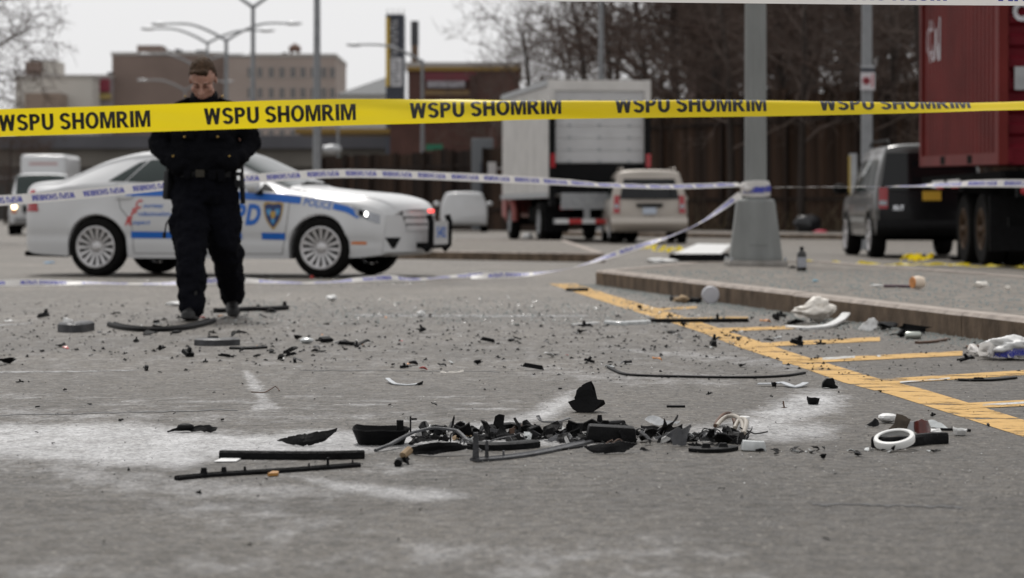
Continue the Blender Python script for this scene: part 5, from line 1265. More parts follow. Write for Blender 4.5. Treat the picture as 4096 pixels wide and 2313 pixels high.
# near yellow tape
dT = 6.72; TW = 110 / F * dT
def yt(px_, py_, dd=dT): return at(px_, py_, dd)
pts = [yt(-6000, 800), yt(-3500, 700), yt(-1800, 630), yt(-900, 590), yt(-400, 562), yt(0, 547), yt(360, 536), yt(700, 525), yt(1050, 513), yt(1400, 502), yt(1767, 492), yt(2125, 479), yt(2450, 474), yt(2700, 470), yt(3050, 466), yt(3400, 459), yt(3750, 450), yt(4096, 438), yt(4500, 430), yt(5000, 424), yt(6500, 410), yt(8500, 400), yt(11000, 395)]
def fpx(f): return -6000 + f * 17000
def sm(a, b, x): t = min(1, max(0, (x - a) / (b - a))); return t * t * (3 - 2 * t)
ytw = Tape(pts, TW, lambda f: R(-6) + R(6) * sm(1000, 1700, fpx(f)) + R(52) * sm(2500, 4200, fpx(f)), lambda f: R(65) * sm(1000, 1800, fpx(f)) + R(55) * sm(1700, 2400, fpx(f)) + R(10) * sm(2400, 3200, fpx(f)))
yr_ = thing('yellow_cordon_tape', 'bright yellow cordon tape with bold black lettering stretched across the foreground', 'tape', (0, 0, 0))
ytw.mesh('tape_band', M_ytape, yr_, 14, .03)
u_of = lambda px_: ytw.L[-1] * 0 + min(range(len(ytw.P)), key=lambda i: abs(CX + F * ytw.P[i].x / ytw.P[i].y - px_))
def upx(px_):
    xs = [CX + F * p.x / p.y for p in ytw.P]; return float(np.interp(px_, xs, ytw.L))
for k in range(-7, 13):
    ytw.words('WSPU SHOMRIM', upx(-2 + 821 * k), .19, .79, 606 / F * dT, M_ink, 'printed_words', yr_, False, .0008, 7, .038)
# white and blue tapes tied to the lamp post
WT = .076
def wtape(name, label, pts, twist, cur=lambda f: 0, txt=True, step=.55, flip=True, start=.1, ph=.45, nv=4, w_=WT):
    tp = Tape(pts, w_, twist, cur, 12); rt = thing(name, label, 'tape', (0, 0, 0)); tp.mesh('tape_band', M_wtape, rt, nv, .06)
    if txt:
        u = start
        while u + ph < tp.L[-1]:
            tp.words('WSPU SHOMRIM', u, .22, .80, ph, M_bink, 'printed_words', rt, flip, .0015, 2, .03); u += step
    return tp
kn = Vector((LX - .16, LY - .13, 1.03))
def line_pt(t, z): return Vector((LX - t, LY - 1.65 * t, z))
wtape('white_cordon_tape', 'white and blue cordon tape running from the lamp post behind the officer', [line_pt(7.6, .70), line_pt(6.25, .79), line_pt(5.2, .93), line_pt(4.7, .985), line_pt(4.0, 1.035), line_pt(2.6, 1.01), line_pt(1.2, .985), kn],
      lambda f: R(8) + R(12) * math.sin(f * 5) + R(55) * sm(.62, .80, f))
wtape('trailing_cordon_tape', 'white and blue cordon tape sagging from the lamp post down to the road', [kn + Vector((0, -.03, -.12)), Vector((2.1, 26.9, .62)), Vector((1.4, 26.8, .33)), Vector((.72, 26.7, .14)), Vector((.1, 26.65, .03)), Vector((-.45, 26.6, .010))],
      lambda f: R(20) + R(70) * abs(math.sin(f * 7)), step=.5)
gpts = [gp(1960, 1114), gp(1800, 1120), gp(1650, 1127), gp(1480, 1134), gp(1250, 1139), gp(950, 1142), gp(700, 1145), gp(400, 1146), gp(100, 1148), gp(-300, 1152)]
for i, p in enumerate(gpts): p.z = .010 + .012 * (i % 2)
wtape('fallen_cordon_tape', 'white and blue cordon tape lying on the road in front of the police car', gpts, lambda f: R(25) + R(55) * abs(math.sin(f * 11)), step=.6)
wtape('side_cordon_tape', 'white and blue cordon tape stretched from the lamp post past the container', [Vector((LX + .15, LY - .12, 1.02)), Vector((3.5, 25.7, 1.01)), Vector((4.1, 24.6, 1.00)), Vector((4.75, 23.4, .985)), Vector((5.4, 22.2, .96)), Vector((6.2, 20.8, .95))],
      lambda f: R(88) - R(78) * sm(.30, .62, f), start=1.9, step=.56)
wtape('overhead_cordon_tape', 'white and blue cordon tape crossing the top right of the view', [Vector(at(1900, -62, 8.6)), at(2500, -50, 8.7), at(3000, -38, 8.8), at(3500, -50 + 20, 8.9), at(4096, -46 + 20, 9.0), at(4700, -20, 9.1)] and [at(-4500, -700, 7.9), at(-2000, -330, 8.2), at(0, -110, 8.4), at(1900, -6, 8.6), at(2500, 8, 8.7), at(3000, 14, 8.8), at(3500, 19, 8.9), at(4096, 23, 9.0), at(4700, 26, 9.1), at(6500, 20, 9.4), at(9000, 0, 9.8)],
      lambda f: R(4), step=.78, ph=.58, start=.25)
# the knot wound round the pole
rt = thing('tape_knot', 'white and blue tape wound and knotted round the lamp post above its pedestal', 'tape', (LX, LY, 0))
for i in range(4):
    z0 = .935 + .022 * i; m2 = MB(); P = [((.168 - .004 * i) * math.cos(a), (.168 - .004 * i) * math.sin(a), z0 + .025 * math.sin(a + i)) for a in np.linspace(0, 2 * math.pi, 25)]
    m2.grid(lambda u, v: Vector(P[min(24, int(round(u * 24)))]) + Vector((0, 0, .075 * v)) , 24, 2); o = m2.build('tape_turn', M_wtape, rt, True)
for k in range(3):
    V, T = block_text('SHOMRIM', .26); m2 = MB()
    m2.add([(.172 * math.cos(R(-150) + k * .9 + a / .172), .172 * math.sin(R(-150) + k * .9 + a / .172), .955 + .012 * k + .062 * b) for a, b in V], T); m2.build('printed_words', M_bink, rt)
m2 = MB(); ico(m2, (-.15, -.13, 1.03), (.045, .04, .045)); ico(m2, (-.10, -.16, 1.0), (.05, .03, .035)); o = m2.build('knot', M_wtape, rt); remeshed(o, .012, 1, [(.03, .03)])
# crumpled yellow tape lying on the road
def crumple_tape(name, label, path, m, seed, amp=.05, w_=.07):
    r = random.Random(seed); P = [gp(*p) for p in path]; P = catmull(P, 6)
    for p in P: p.z = .012 + abs(r.gauss(0, amp * .5)); p.x += r.gauss(0, .03); p.y += r.gauss(0, .05)
    tp = Tape(P, w_, lambda f: R(15) + R(80) * abs(math.sin(f * 31 + seed)), lambda f: R(50) * math.sin(f * 47), 3)
    o = tp.mesh(name, m, None, 3, .03); return tag(o, label, 'tape')
crumple_tape('crumpled_tape', 'crumpled yellow tape lying on the road left of the lamp post', [(2540, 998), (2620, 1004), (2690, 1012), (2745, 1026)], M_ytape, 2, .06)
crumple_tape('crumpled_tape', 'long yellow tape lying on the road by the sport utility car and trailer wheels', [(3090, 1052), (3250, 1056), (3400, 1061), (3560, 1064), (3700, 1066), (3850, 1068), (4020, 1074), (4300, 1080)], M_ytape, 5, .015, .042)
mb = MB(); r = random.Random(4); P = [gp(3665 + 90 * math.sin(i * 1.9) * r.random(), 1056 + r.uniform(-4, 6)) for i in range(7)]
for i, p in enumerate(P): p.z = .015 + .09 * r.random()
tp = Tape(catmull(P, 4), .075, lambda f: R(90) * math.sin(f * 20), lambda f: R(70), 2); tag(tp.mesh('tape_tangle', M_ytape, None, 3, .03), 'tangled knot of yellow tape heaped on the road before the trailer', 'tape')
# ------------------------------------------------------------------ wreckage on the road
M_dbk = mat('broken black plastic', (.0045, .0045, .005), .55, var=.4, vscale=14, bump=.35, bscale=70, spec=.12)
M_dgr = mat('scuffed grey plastic', (.045, .046, .050), .42, spec=.35, var=.45, vscale=18, bump=.35, bscale=70)
M_dwh = mat('white plastic scrap', (.62, .62, .61), .45, var=.18, vscale=20, bump=.2, bscale=50)
M_dcl = mat('cloudy clear plastic', (.48, .50, .50), .2, var=.3, vscale=25, spec=.7)
M_drd = mat('red lens scrap', (.42, .05, .04), .3); M_dor = mat('orange scrap', (.50, .20, .05), .5, var=.3, vscale=20)
M_dbr = mat('rusty brown scrap', (.075, .038, .022), .7, var=.5, vscale=20); M_dtn = mat('tan foam scrap', (.27, .19, .11), .8, var=.3, vscale=20)
M_bei = mat('beige hose', (.30, .27, .23), .5, var=.2, vscale=14); M_gls = mat('glass crumbs', (.20, .22, .21), .25, spec=.5)
M_pap = mat('paper', (.66, .66, .66), .8, var=.06, vscale=30); M_bag = mat('crumpled plastic bag', (.70, .66, .60), .5, var=.10, vscale=12)
DB = random.Random(99)
def dpos(y): return H * F / (y - HY)
def shard(name, label, pts, yg, m, thick=.004, lean=.25, bend=.0, cat='wreckage', yaw=0.0, ribs=0, group=None, twist=0.0):
    """a bent, torn sheet: outline seen from the road side, standing on the ground at row yg; it leans back and curves in depth"""
    q_ = []; jr = random.Random(len(label) * 31 + int(pts[0][0]))
    for i, p in enumerate(pts):
        e = pts[(i + 1) % len(pts)]; L_ = math.hypot(e[0] - p[0], e[1] - p[1]); q_.append(p)
        if L_ > 14:
            for t in ((.5,) if L_ < 30 else (.3, .42, .7)):
                j = min(4.0, L_ * .09); q_.append((p[0] + (e[0] - p[0]) * t + jr.uniform(-j, j) * .6, p[1] + (e[1] - p[1]) * t + jr.uniform(-j, j)))
    pts = q_
    d = dpos(yg); k = d / F; xs = [p[0] for p in pts]; cx = (min(xs) + max(xs)) / 2; zmin = max(p[1] for p in pts); wd = (max(xs) - min(xs)) * k
    base = Vector(((cx - CX) * k, d, 0)); n = len(pts)
    P = [((p[0] - cx) * k, (zmin - p[1]) * k) for p in pts]
    bm = bmesh.new(); vs = [bm.verts.new((a, 0, b)) for a, b in P]; bm.faces.new(vs)
    bmesh.ops.triangulate(bm, faces=bm.faces[:])
    if max(wd, .01) > .05: bmesh.ops.subdivide_edges(bm, edges=bm.edges[:], cuts=2, use_grid_fill=True)
    seed = DB.random() * 50
    for v in bm.verts:
        a, b = v.co.x, v.co.z
        yy = lean * b + bend * (a * a) / max(.02, wd) * 4 + .10 * wd * noise.noise(Vector((a * 14 / max(.1, wd) * .2, b * 30, seed))) + twist * a
        v.co = Vector((a, yy, b))
    r_ = bmesh.ops.solidify(bm, geom=bm.faces[:], thickness=thick)
    zm = min(v.co.z for v in bm.verts)
    for v in bm.verts: v.co.z += -zm + .001
    bmesh.ops.recalc_face_normals(bm, faces=bm.faces); me = bpy.data.meshes.new(name); bm.to_mesh(me); bm.free(); me.materials.append(m)
    o = bpy.data.objects.new(name, me); COL.objects.link(o); o.location = base; o.rotation_euler = (0, 0, yaw)
    if ribs:
        mb = MB()
        for i in range(ribs):
            t = (i + .6) / (ribs + .2); x = P[0][0] + 0; x = (min(p[0] for p in P)) + t * wd; mb.box((x, .02, .012), (.004, .05, .022))
        mb.build('rib', m, o)
    return tag(o, label, cat, group)
def flat(name, label, pts, m, thick=.006, cat='wreckage', lift=.0, curve=.0):
    """a sheet lying on the road, outline by ground points"""
    P = [gp(*p) for p in pts]; c = sum(P, Vector()) / len(P); bm = bmesh.new(); vs = [bm.verts.new(p - c) for p in P]; bm.faces.new(vs)
    bmesh.ops.triangulate(bm, faces=bm.faces[:]); bmesh.ops.subdivide_edges(bm, edges=bm.edges[:], cuts=2, use_grid_fill=True); s = DB.random() * 50
    rad = max((p - c).length for p in P)
    for v in bm.verts: v.co.z += .004 + lift * (v.co.x / rad) ** 2 + curve * rad * (.5 + noise.noise(Vector((v.co.x * 8, v.co.y * 8, s))))
    bmesh.ops.solidify(bm, geom=bm.faces[:], thickness=thick); zm = min(v.co.z for v in bm.verts)
    for v in bm.verts: v.co.z += -zm + .002
    bmesh.ops.recalc_face_normals(bm, faces=bm.faces)
    me = bpy.data.meshes.new(name); bm.to_mesh(me); bm.free(); me.materials.append(m); o = bpy.data.objects.new(name, me); COL.objects.link(o); o.location = c; return tag(o, label, cat)
def rod(name, label, pts, w_, hgt, m, cat='wreckage', zs=None, tabs=(), channel=False):
    """a strip or bar lying on the road along ground points"""
    P = catmull([gp(*p) for p in pts], 6); c = P[len(P) // 2].copy()
    for i, p in enumerate(P): p.z = hgt / 2 + .001 + (0 if zs is None else float(np.interp(i / (len(P) - 1), np.linspace(0, 1, len(zs)), zs)))
    L = [p - Vector((c.x, c.y, 0)) for p in P]; V = []; n = len(L)
    prof = [(-1, -1), (1, -1), (1, .55), (.65, 1), (-.65, 1), (-1, .55)] if not channel else [(-1, -1), (1, -1), (1, .2), (.55, 1), (.35, .2), (-.35, .2), (-.6, 1), (-1, .3)]
    k = len(prof)
    for i, p in enumerate(L):
        t = (L[min(i + 1, n - 1)] - L[max(i - 1, 0)]); t.z = 0; t.normalize(); s = Vector((-t.y, t.x, 0)); j = 1 + .10 * noise.noise(Vector((i * .7, 3, c.x * 9)))
        for a, b in prof: V.append(p + s * a * w_ / 2 * j + Vector((0, 0, b * hgt / 2)))
    Fc = [(i * k + q, i * k + (q + 1) % k, (i + 1) * k + (q + 1) % k, (i + 1) * k + q) for i in range(n - 1) for q in range(k)] + [tuple(range(k - 1, -1, -1)), tuple((n - 1) * k + q for q in range(k))]
    mb = MB(); mb.add(V, Fc); o = mb.build(name, m, None, 'auto', (c.x, c.y, 0))
    for f, hh, ww in tabs:
        i = min(n - 2, int(f * (n - 1))); m2 = MB(); p = L[i].lerp(L[i + 1], f * (n - 1) - i); m2.box((p.x, p.y, p.z + hgt / 2 + hh / 2 - .001), (ww, w_ * .5, hh), None, .7); m2.build('tab', m, o)
    return tag(o, label, cat)
def lump(name, label, px_, py_, size, m, cat='wreckage', seed=0, z=0.0, sub=2, rough=.5, group=None):
    p = gp(px_, py_, z); bm = bmesh.new(); hard = m in (M_dbk, M_dgr, M_dbr) and rough > .15
    if hard:
        r = random.Random(seed * 7 + 1)
        for q in range(3):
            vs = [bm.verts.new(Vector((r.uniform(-.5, .5), r.uniform(-.5, .5), r.uniform(-.3, .35))) * r.uniform(.6, 1.1) + Vector((r.uniform(-.25, .25), r.uniform(-.2, .2), 0)) * (q > 0)) for _ in range(7 - q)]
            for v in vs: v.co = Vector((v.co.x * size[0], v.co.y * size[1], v.co.z * size[2] * 1.3))
            h_ = bmesh.ops.convex_hull(bm, input=vs); bmesh.ops.delete(bm, geom=[e for e in h_['geom_interior'] if isinstance(e, bmesh.types.BMVert)], context='VERTS')
    else: bmesh.ops.create_icosphere(bm, subdivisions=sub, radius=.5)
    for v in (bm.verts if not hard else ()):
        nn = noise.noise(v.co * 3.1 + Vector((seed, 2, 5))); n2 = noise.noise(v.co * 8 + Vector((seed, 9, 1))); v.co *= 1 + rough * nn + rough * .45 * n2
        v.co = Vector((v.co.x * size[0], v.co.y * size[1], v.co.z * size[2]))
    zm = min(v.co.z for v in bm.verts)
    for v in bm.verts: v.co.z -= zm
    if not hard and sub > 2:
        for f in bm.faces: f.smooth = True
    me = bpy.data.meshes.new(name); bm.to_mesh(me); bm.free(); me.materials.append(m); o = bpy.data.objects.new(name, me); COL.objects.link(o); o.location = p; return tag(o, label, cat, group)

# --- the main row of wreckage
w1 = shard('black_trim', 'black wing-shaped trim lying alone on white powder', [(669, 1726), (690, 1718), (760, 1712), (800, 1704), (835, 1702), (850, 1710), (871, 1712), (865, 1724), (845, 1732), (790, 1728), (720, 1727), (672, 1731)], 1731, M_dbk, .01, .45)
m2 = MB(); ico(m2, (-.025, .012, .018), (.030, .02, .013)); m2.build('dome', M_dbk, w1, True)
shard('torn_bumper', 'torn black bumper corner with a pointed end on white powder', [(1094, 1775), (1112, 1768), (1128, 1762), (1160, 1752), (1200, 1742), (1235, 1739), (1255, 1734), (1290, 1733), (1340, 1727), (1336, 1742), (1310, 1760), (1285, 1776), (1250, 1784), (1200, 1786), (1140, 1782), (1120, 1776)], 1786, M_dbk, .006, .45, .5)
# open tray shaped housing
def tray(name, label, x0, x1, yb, depth, hgt, m, flare=.16, yaw=.1):
    d = dpos(yb); wd = (x1 - x0) * d / F; o = MB(); c = Vector((((x0 + x1) / 2 - CX) * d / F, d, 0))
    n = 16; outl = [(math.copysign(abs(math.cos(a)) ** .55, math.cos(a)), math.copysign(abs(math.sin(a)) ** .6, math.sin(a))) for a in np.linspace(0, 2 * math.pi, n + 1)[:-1]]
    def ring(sx, sy, z, j=0): return [(a * sx, b * sy, z + j * noise.noise(Vector((a * 2, b * 2, 7)))) for a, b in outl]
    R0 = ring(wd * .40, depth * .36, .002); R1 = ring(wd * .5, depth * .5, hgt, .012); R2 = ring(wd * .49, depth * .48, hgt + .004, .012); R3 = ring(wd * .40, depth * .36, .012); V = R0 + R1 + R2 + R3
    Fc = [(r_ * n + k, r_ * n + (k + 1) % n, (r_ + 1) * n + (k + 1) % n, (r_ + 1) * n + k) for r_ in range(3) for k in range(n)] + [tuple(range(n - 1, -1, -1)), tuple(3 * n + k for k in range(n))]
    o.add(V, Fc); ob = o.build(name, m, None, 'auto', c); ob.rotation_euler = (0, 0, yaw); return tag(ob, label, 'wreckage')
t1 = tray('lamp_housing', 'boat-shaped black lamp housing lying open side up', 1408, 1640, 1776, .15, .048, M_dbk)
m2 = MB(); m2.box((.058, -.05, .062), (.022, .012, .036)); m2.box((.092, -.04, .066), (.005, .012, .05)); m2.box((.102, -.04, .082), (.022, .008, .006)); m2.build('bracket', M_dbk, t1)
rod('black_bar', 'straight thick black plastic bar lying before a white paper scrap', [(881, 1835), (1100, 1838), (1300, 1838), (1455, 1834)], .03, .024, M_dbk)
flat('paper_scrap', 'white paper scrap tucked under the straight black bar', [(855, 1851), (898, 1832), (968, 1836), (945, 1850)], M_pap, .002)
rod('notched_strip', 'long notched black strip with upright tabs and an orange clip', [(706, 1922), (850, 1908), (1050, 1896), (1200, 1886), (1436, 1868)], .022, .012, M_dbk, tabs=((.2, .016, .02), (.31, .014, .016), (.41, .012, .008), (.79, .010, .006), (.86, .022, .008), (.96, .010, .005)), channel=True)
flat('orange_clip', 'small orange clip on the notched black strip', [(1070, 1908), (1090, 1898), (1115, 1899), (1112, 1906)], mat('clip orange', (.36, .17, .03), .5), .008)
cn = lump('wire_connector', 'black cable connector block with a tan broken end', 1612, 1858, (.038, .05, .034), M_dbk, seed=3, rough=.25)
m2 = MB(); m2.tube([(.0, .0, .025), (.018, .03, .04)], .012, 8); m2.build('tan_end', M_dtn, cn); m2 = MB(); m2.tube([(-.01, -.03, .012), (-.012, -.07, .010)], .012, 8); m2.build('plug', M_dbk, cn)
rod('hooked_trim', 'thin black trim strip with an upturned leaf-shaped tip', [(1700, 1716), (1725, 1728), (1760, 1734), (1790, 1729), (1808, 1716)], .010, .004, M_dbk, zs=[.022, .004, .0, .004, .02])
shard('leaf_shard', 'upright curved leaf-shaped black shard on the powder', [(1798, 1722), (1806, 1700), (1812, 1672), (1817, 1660), (1820, 1675), (1816, 1700), (1806, 1720)], 1722, M_dbk, .003, .2)
rod('arched_panel', 'arched black trim panel with a pale grey upper edge', [(1502, 1808), (1560, 1800), (1650, 1780), (1740, 1770), (1830, 1774), (1888, 1795)], .012, .008, M_dgr, zs=[.0, .012, .035, .042, .035, .0])
shard('dark_trim', 'dark lower panel under the arched trim edge', [(1625, 1824), (1640, 1800), (1720, 1776), (1830, 1778), (1880, 1796), (1860, 1808), (1760, 1818), (1660, 1828)], 1826, M_dbk, .006, .4, .3)
rl = rod('grey_rail', 'long grey metal rail with upright bracket ends', [(1895, 1846), (2000, 1838), (2120, 1822), (2230, 1800), (2349, 1772)], .045, .010, M_dgr, tabs=((.03, .075, .02), (.14, .05, .012), (.28, .015, .008)), channel=True)
rod('dark_sill', 'dark flat sill piece behind the grey rail', [(1890, 1795), (1980, 1800), (2080, 1794), (2130, 1788)], .06, .022, M_dbk)
rod('thin_wire', 'thin black rod crossing in front of the wreckage heap', [(2120, 1814), (2220, 1806), (2330, 1790)], .005, .005, M_dbk)
bx_ = lump('black_box', 'large black box corner at the right end of the heap', 2445, 1766, (.17, .14, .062), M_dbk, seed=5, rough=.05, sub=3)
b_ = MB(); b_.box((0, 0, .026), (.165, .10, .050), Matrix.Rotation(.06, 3, 'Y'), .9); bx_.data = bevel_mesh(b_.mesh('black_box', M_dbk), .008)
shard('ragged_trim', 'ragged flat black panel lying in front of the box corner', [(2334, 1796), (2380, 1786), (2440, 1778), (2480, 1769), (2510, 1776), (2556, 1786), (2530, 1800), (2500, 1815), (2440, 1814), (2374, 1817), (2350, 1806)], 1817, M_dbk, .008, .5, .4)
shard('small_tip', 'small black splinter beside the ragged flat panel', [(2558, 1800), (2565, 1790), (2607, 1801), (2590, 1803)], 1806, M_dbk, .005, .8)
rod('rear_bar', 'black moulding bar lying at the back of the heap', [(2290, 1726), (2360, 1722), (2420, 1718), (2490, 1712)], .03, .026, M_dbk, tabs=((.55, .025, .02),))
rod('rear_strip', 'flat black strip at the back of the heap', [(1950, 1722), (2010, 1716), (2050, 1712), (2120, 1722)], .03, .018, M_dbk)
# the heap itself: torn angular bits, each a piece of its own
HL = {'k': ('broken black shard in the wreckage heap', M_dbk), 'g': ('scuffed grey shard in the wreckage heap', M_dgr), 'w': ('white plastic sliver in the wreckage heap', M_dwh), 'c': ('cloudy clear lens piece in the wreckage heap', M_dcl)}
shapes = []
for i in range(16):
    r = random.Random(100 + i); n = r.randint(5, 8); pts = []
    for k in range(n):
        a = 2 * math.pi * k / n + r.uniform(-.3, .3); q = r.uniform(.3, .55); pts.append((math.cos(a) * q, math.sin(a) * q * r.uniform(.5, 1)))
    shapes.append(pts)
def frag_mesh(i, m, thick):
    pts = shapes[i % len(shapes)]; bm = bmesh.new(); vs = [bm.verts.new((a, b, 0)) for a, b in pts]; bm.faces.new(vs); bmesh.ops.triangulate(bm, faces=bm.faces[:])
    bmesh.ops.subdivide_edges(bm, edges=bm.edges[:], cuts=1)
    for v in bm.verts: v.co.z = .22 * noise.noise(Vector((v.co.x * 2.2, v.co.y * 2.2, i * 3.3))) + .3 * v.co.x * v.co.x * (i % 3 - 1)
    bmesh.ops.solidify(bm, geom=bm.faces[:], thickness=thick); bmesh.ops.recalc_face_normals(bm, faces=bm.faces)
    me = bpy.data.meshes.new('fragment'); bm.to_mesh(me); bm.free(); me.materials.append(m); return me
FM = {k: [frag_mesh(i, v[1], .05) for i in range(16)] for k, v in HL.items()}
for k_, m_ in (('r', M_drd), ('o', M_dor), ('b', M_dbr), ('t', M_dtn), ('y', M_gls)): FM[k_] = [frag_mesh(i, m_, .08) for i in range(6)]
CHUNK = []
for i in range(10):
    r = random.Random(400 + i); mb = MB(); mb.box((0, 0, .18), (r.uniform(.6, 1), r.uniform(.3, .6), r.uniform(.14, .28)), Matrix.Rotation(r.uniform(-.3, .3), 3, 'Y'), r.uniform(.6, .95))
    if i % 2: mb.box((r.uniform(-.2, .3), 0, .35), (.25, .2, .45), Matrix.Rotation(r.uniform(-.5, .5), 3, 'Y'), .7)
    if i % 3 == 0: mb.tube([(-.5, 0, .12), (0, .1, .2), (.6, -.05, .12)], .08, 6)
    CHUNK.append(mb.mesh('fragment', M_dbk))
def put_frag(name, me, p, size, tilt, label, group, cat='fragment', flatten=1.0):
    o = bpy.data.objects.new(name, me); COL.objects.link(o)
    e = Euler((DB.gauss(0, tilt), DB.gauss(0, tilt), DB.uniform(0, 6.28))); o.rotation_euler = e; o.scale = (size, size * DB.uniform(.5, 1), size * flatten)
    M_ = e.to_matrix() @ Matrix.Diagonal(o.scale); zm = min((M_ @ v.co).z for v in me.vertices); o.location = (p.x, p.y, p.z - zm + .001); return tag(o, label, cat, group)
for i in range(190):
    k = DB.choices('kgwc', (56, 17, 19, 8))[0]
    t = DB.random(); x = 1660 + 900 * t if i < 140 else DB.uniform(2560, 3010); y = DB.gauss(1752, 12) if i < 140 else DB.gauss(1764, 13)
    put_frag('broken_shard', DB.choice(FM[k]), gp(x, y), DB.uniform(.022, .082) * (1.15 if k == 'k' else .8), .75, HL[k][0], HL[k][0].replace('in the', 'of the'))
for i in range(6):
    x = DB.uniform(1800, 1900); put_frag('foam_scrap', DB.choice(FM['t']), gp(x, DB.uniform(1756, 1766)), .03, .5, 'small tan scrap among the broken shards', 'tan scraps in the heap')
for i in range(46):
    wd = DB.uniform(55, 150); hh = DB.uniform(14, 40); x = DB.uniform(1660, 2500) if i < 34 else DB.uniform(2590, 2960); y = DB.uniform(1742, 1775) if i < 34 else DB.uniform(1750, 1790); n = 9
    top = [(x + wd * (k / n - .5), y - hh * DB.uniform(.35, 1) * math.sin(math.pi * (k + .6) / (n + 1.2)) ** .5) for k in range(n + 1)]
    bot = [(x + wd * (.5 - k / 4) * .9, y - DB.uniform(0, hh * .2)) for k in range(5)]
    k = DB.choices('kgw', (78, 14, 8))[0]
    shard('torn_panel_piece', {'k': 'torn black panel piece lying in the wreckage heap', 'g': 'torn grey panel piece lying in the wreckage heap', 'w': 'torn white panel piece lying in the wreckage heap'}[k], top + bot, y, {'k': M_dbk, 'g': M_dgr, 'w': M_dwh}[k], .004, DB.uniform(.3, 1.2), DB.uniform(-.4, .6), group={'k': 'torn black panel pieces', 'g': 'torn grey panel pieces', 'w': 'torn white panel pieces'}[k], twist=DB.uniform(-.5, .5))
def tri(label, pts, yg, m=M_dbk, lean=.3, **k): return shard('standing_shard', label, pts, yg, m, .004, lean, **k)
tri('upright forked black shard at the middle of the heap', [(2190, 1738), (2188, 1712), (2198, 1698), (2212, 1702), (2224, 1718), (2240, 1726), (2262, 1716), (2266, 1697), (2278, 1697), (2280, 1735), (2240, 1745)], 1746)
tri('pointed dark fin shard standing in the heap', [(2052, 1730), (2062, 1712), (2070, 1697), (2082, 1712), (2092, 1734), (2070, 1742)], 1742)
tri('broad dark grey plate leaning in the heap', [(1940, 1736), (1965, 1712), (2010, 1720), (1995, 1752), (1960, 1748)], 1754, M_dgr, .5)
tri('small upright triangular shard left in the heap', [(1814, 1730), (1826, 1712), (1831, 1706), (1832, 1730)], 1732, M_dgr)
tri('low black hump shard behind the heap', [(1842, 1730), (1848, 1718), (1866, 1722), (1884, 1732), (1870, 1738)], 1738)
tri('brown grey upright sliver in the heap', [(2032, 1750), (2036, 1716), (2060, 1712), (2056, 1740), (2044, 1752)], 1754, M_dbr)
# pieces to the right of the heap
shard('crumpled_film', 'crumpled silvery film piece behind the right-hand pile', [(2584, 1690), (2598, 1676), (2616, 1670), (2640, 1674), (2660, 1686), (2728, 1694), (2725, 1698), (2680, 1703), (2620, 1704)], 1705, mat('silver film', (.36, .37, .38), .3, var=.3, vscale=30), .002, 1.2, .6)
shard('curved_guard', 'curved black guard at the start of the right-hand pile', [(2568, 1744), (2568, 1706), (2590, 1706), (2610, 1702), (2640, 1708), (2690, 1716), (2685, 1732), (2620, 1736)], 1748, M_dbk, .006, .5, .6)
shard('fan_shard', 'dark grey fan-shaped shard standing in the right-hand pile', [(2664, 1750), (2690, 1728), (2712, 1712), (2730, 1722), (2745, 1714), (2768, 1706), (2772, 1716), (2752, 1746), (2744, 1785), (2692, 1784), (2684, 1756)], 1786, M_dgr, .005, .35, .5)
for nm, lb, P, rd, m_ in (('beige_hose', 'looped beige hose in the right-hand pile', [(2868, 1712), (2900, 1702), (2940, 1706), (2968, 1722), (2972, 1740)], .0075, M_bei), ('dark_hose', 'dark bent hose in the right-hand pile', [(2860, 1712), (2890, 1698), (2925, 1694), (2940, 1704)], .007, M_dbr), ('pale_hose', 'pale split hose end in the right-hand pile', [(2940, 1722), (2960, 1716), (2985, 1726), (2976, 1744)], .008, M_bei)):
    PP = catmull([gp(*q) for q in P], 5); 
    for i, p in enumerate(PP): p.z = rd + .028 * math.sin(math.pi * i / (len(PP) - 1))
    m2 = MB(); m2.tube(PP, rd, 10); tag(m2.build(nm, m_, None, 'auto'), lb, 'hose')
p = gp(2975, 1712); m2 = MB(); m2.lathe([(.019, .0), (.019, .024), (.022, .026), (.022, .038), (.018, .040), (0, .040)], 18, 'z'); tag(m2.build('bottle_cap', M_dwh, None, 'auto', p), 'white plastic cap standing behind the hoses', 'cap')
rod('grey_channel', 'dark grey channel strip in front of the hoses', [(2804, 1752), (2860, 1756), (2918, 1760)], .05, .02, M_dgr, channel=True)
rod('black_cover', 'black cover block at the end of the grey channel strip', [(2922, 1772), (2966, 1774)], .05, .034, M_dbk)
rod('low_trim', 'low black trim pieces in front of the right-hand pile', [(2772, 1806), (2830, 1810), (2880, 1808), (2925, 1800)], .05, .014, M_dbk, tabs=((.3, .014, .03), (.75, .012, .03)))
p = gp(3014, 1803); m2 = MB(); m2.box((0, 0, .016), (.078, .05, .030), Matrix.Rotation(.05, 3, 'Y'), .86); o = m2.build('clear_box', M_dcl, None, False, p); bevel_mesh(o.data, .004); tag(o, 'small cloudy plastic box at the end of the pile', 'box')
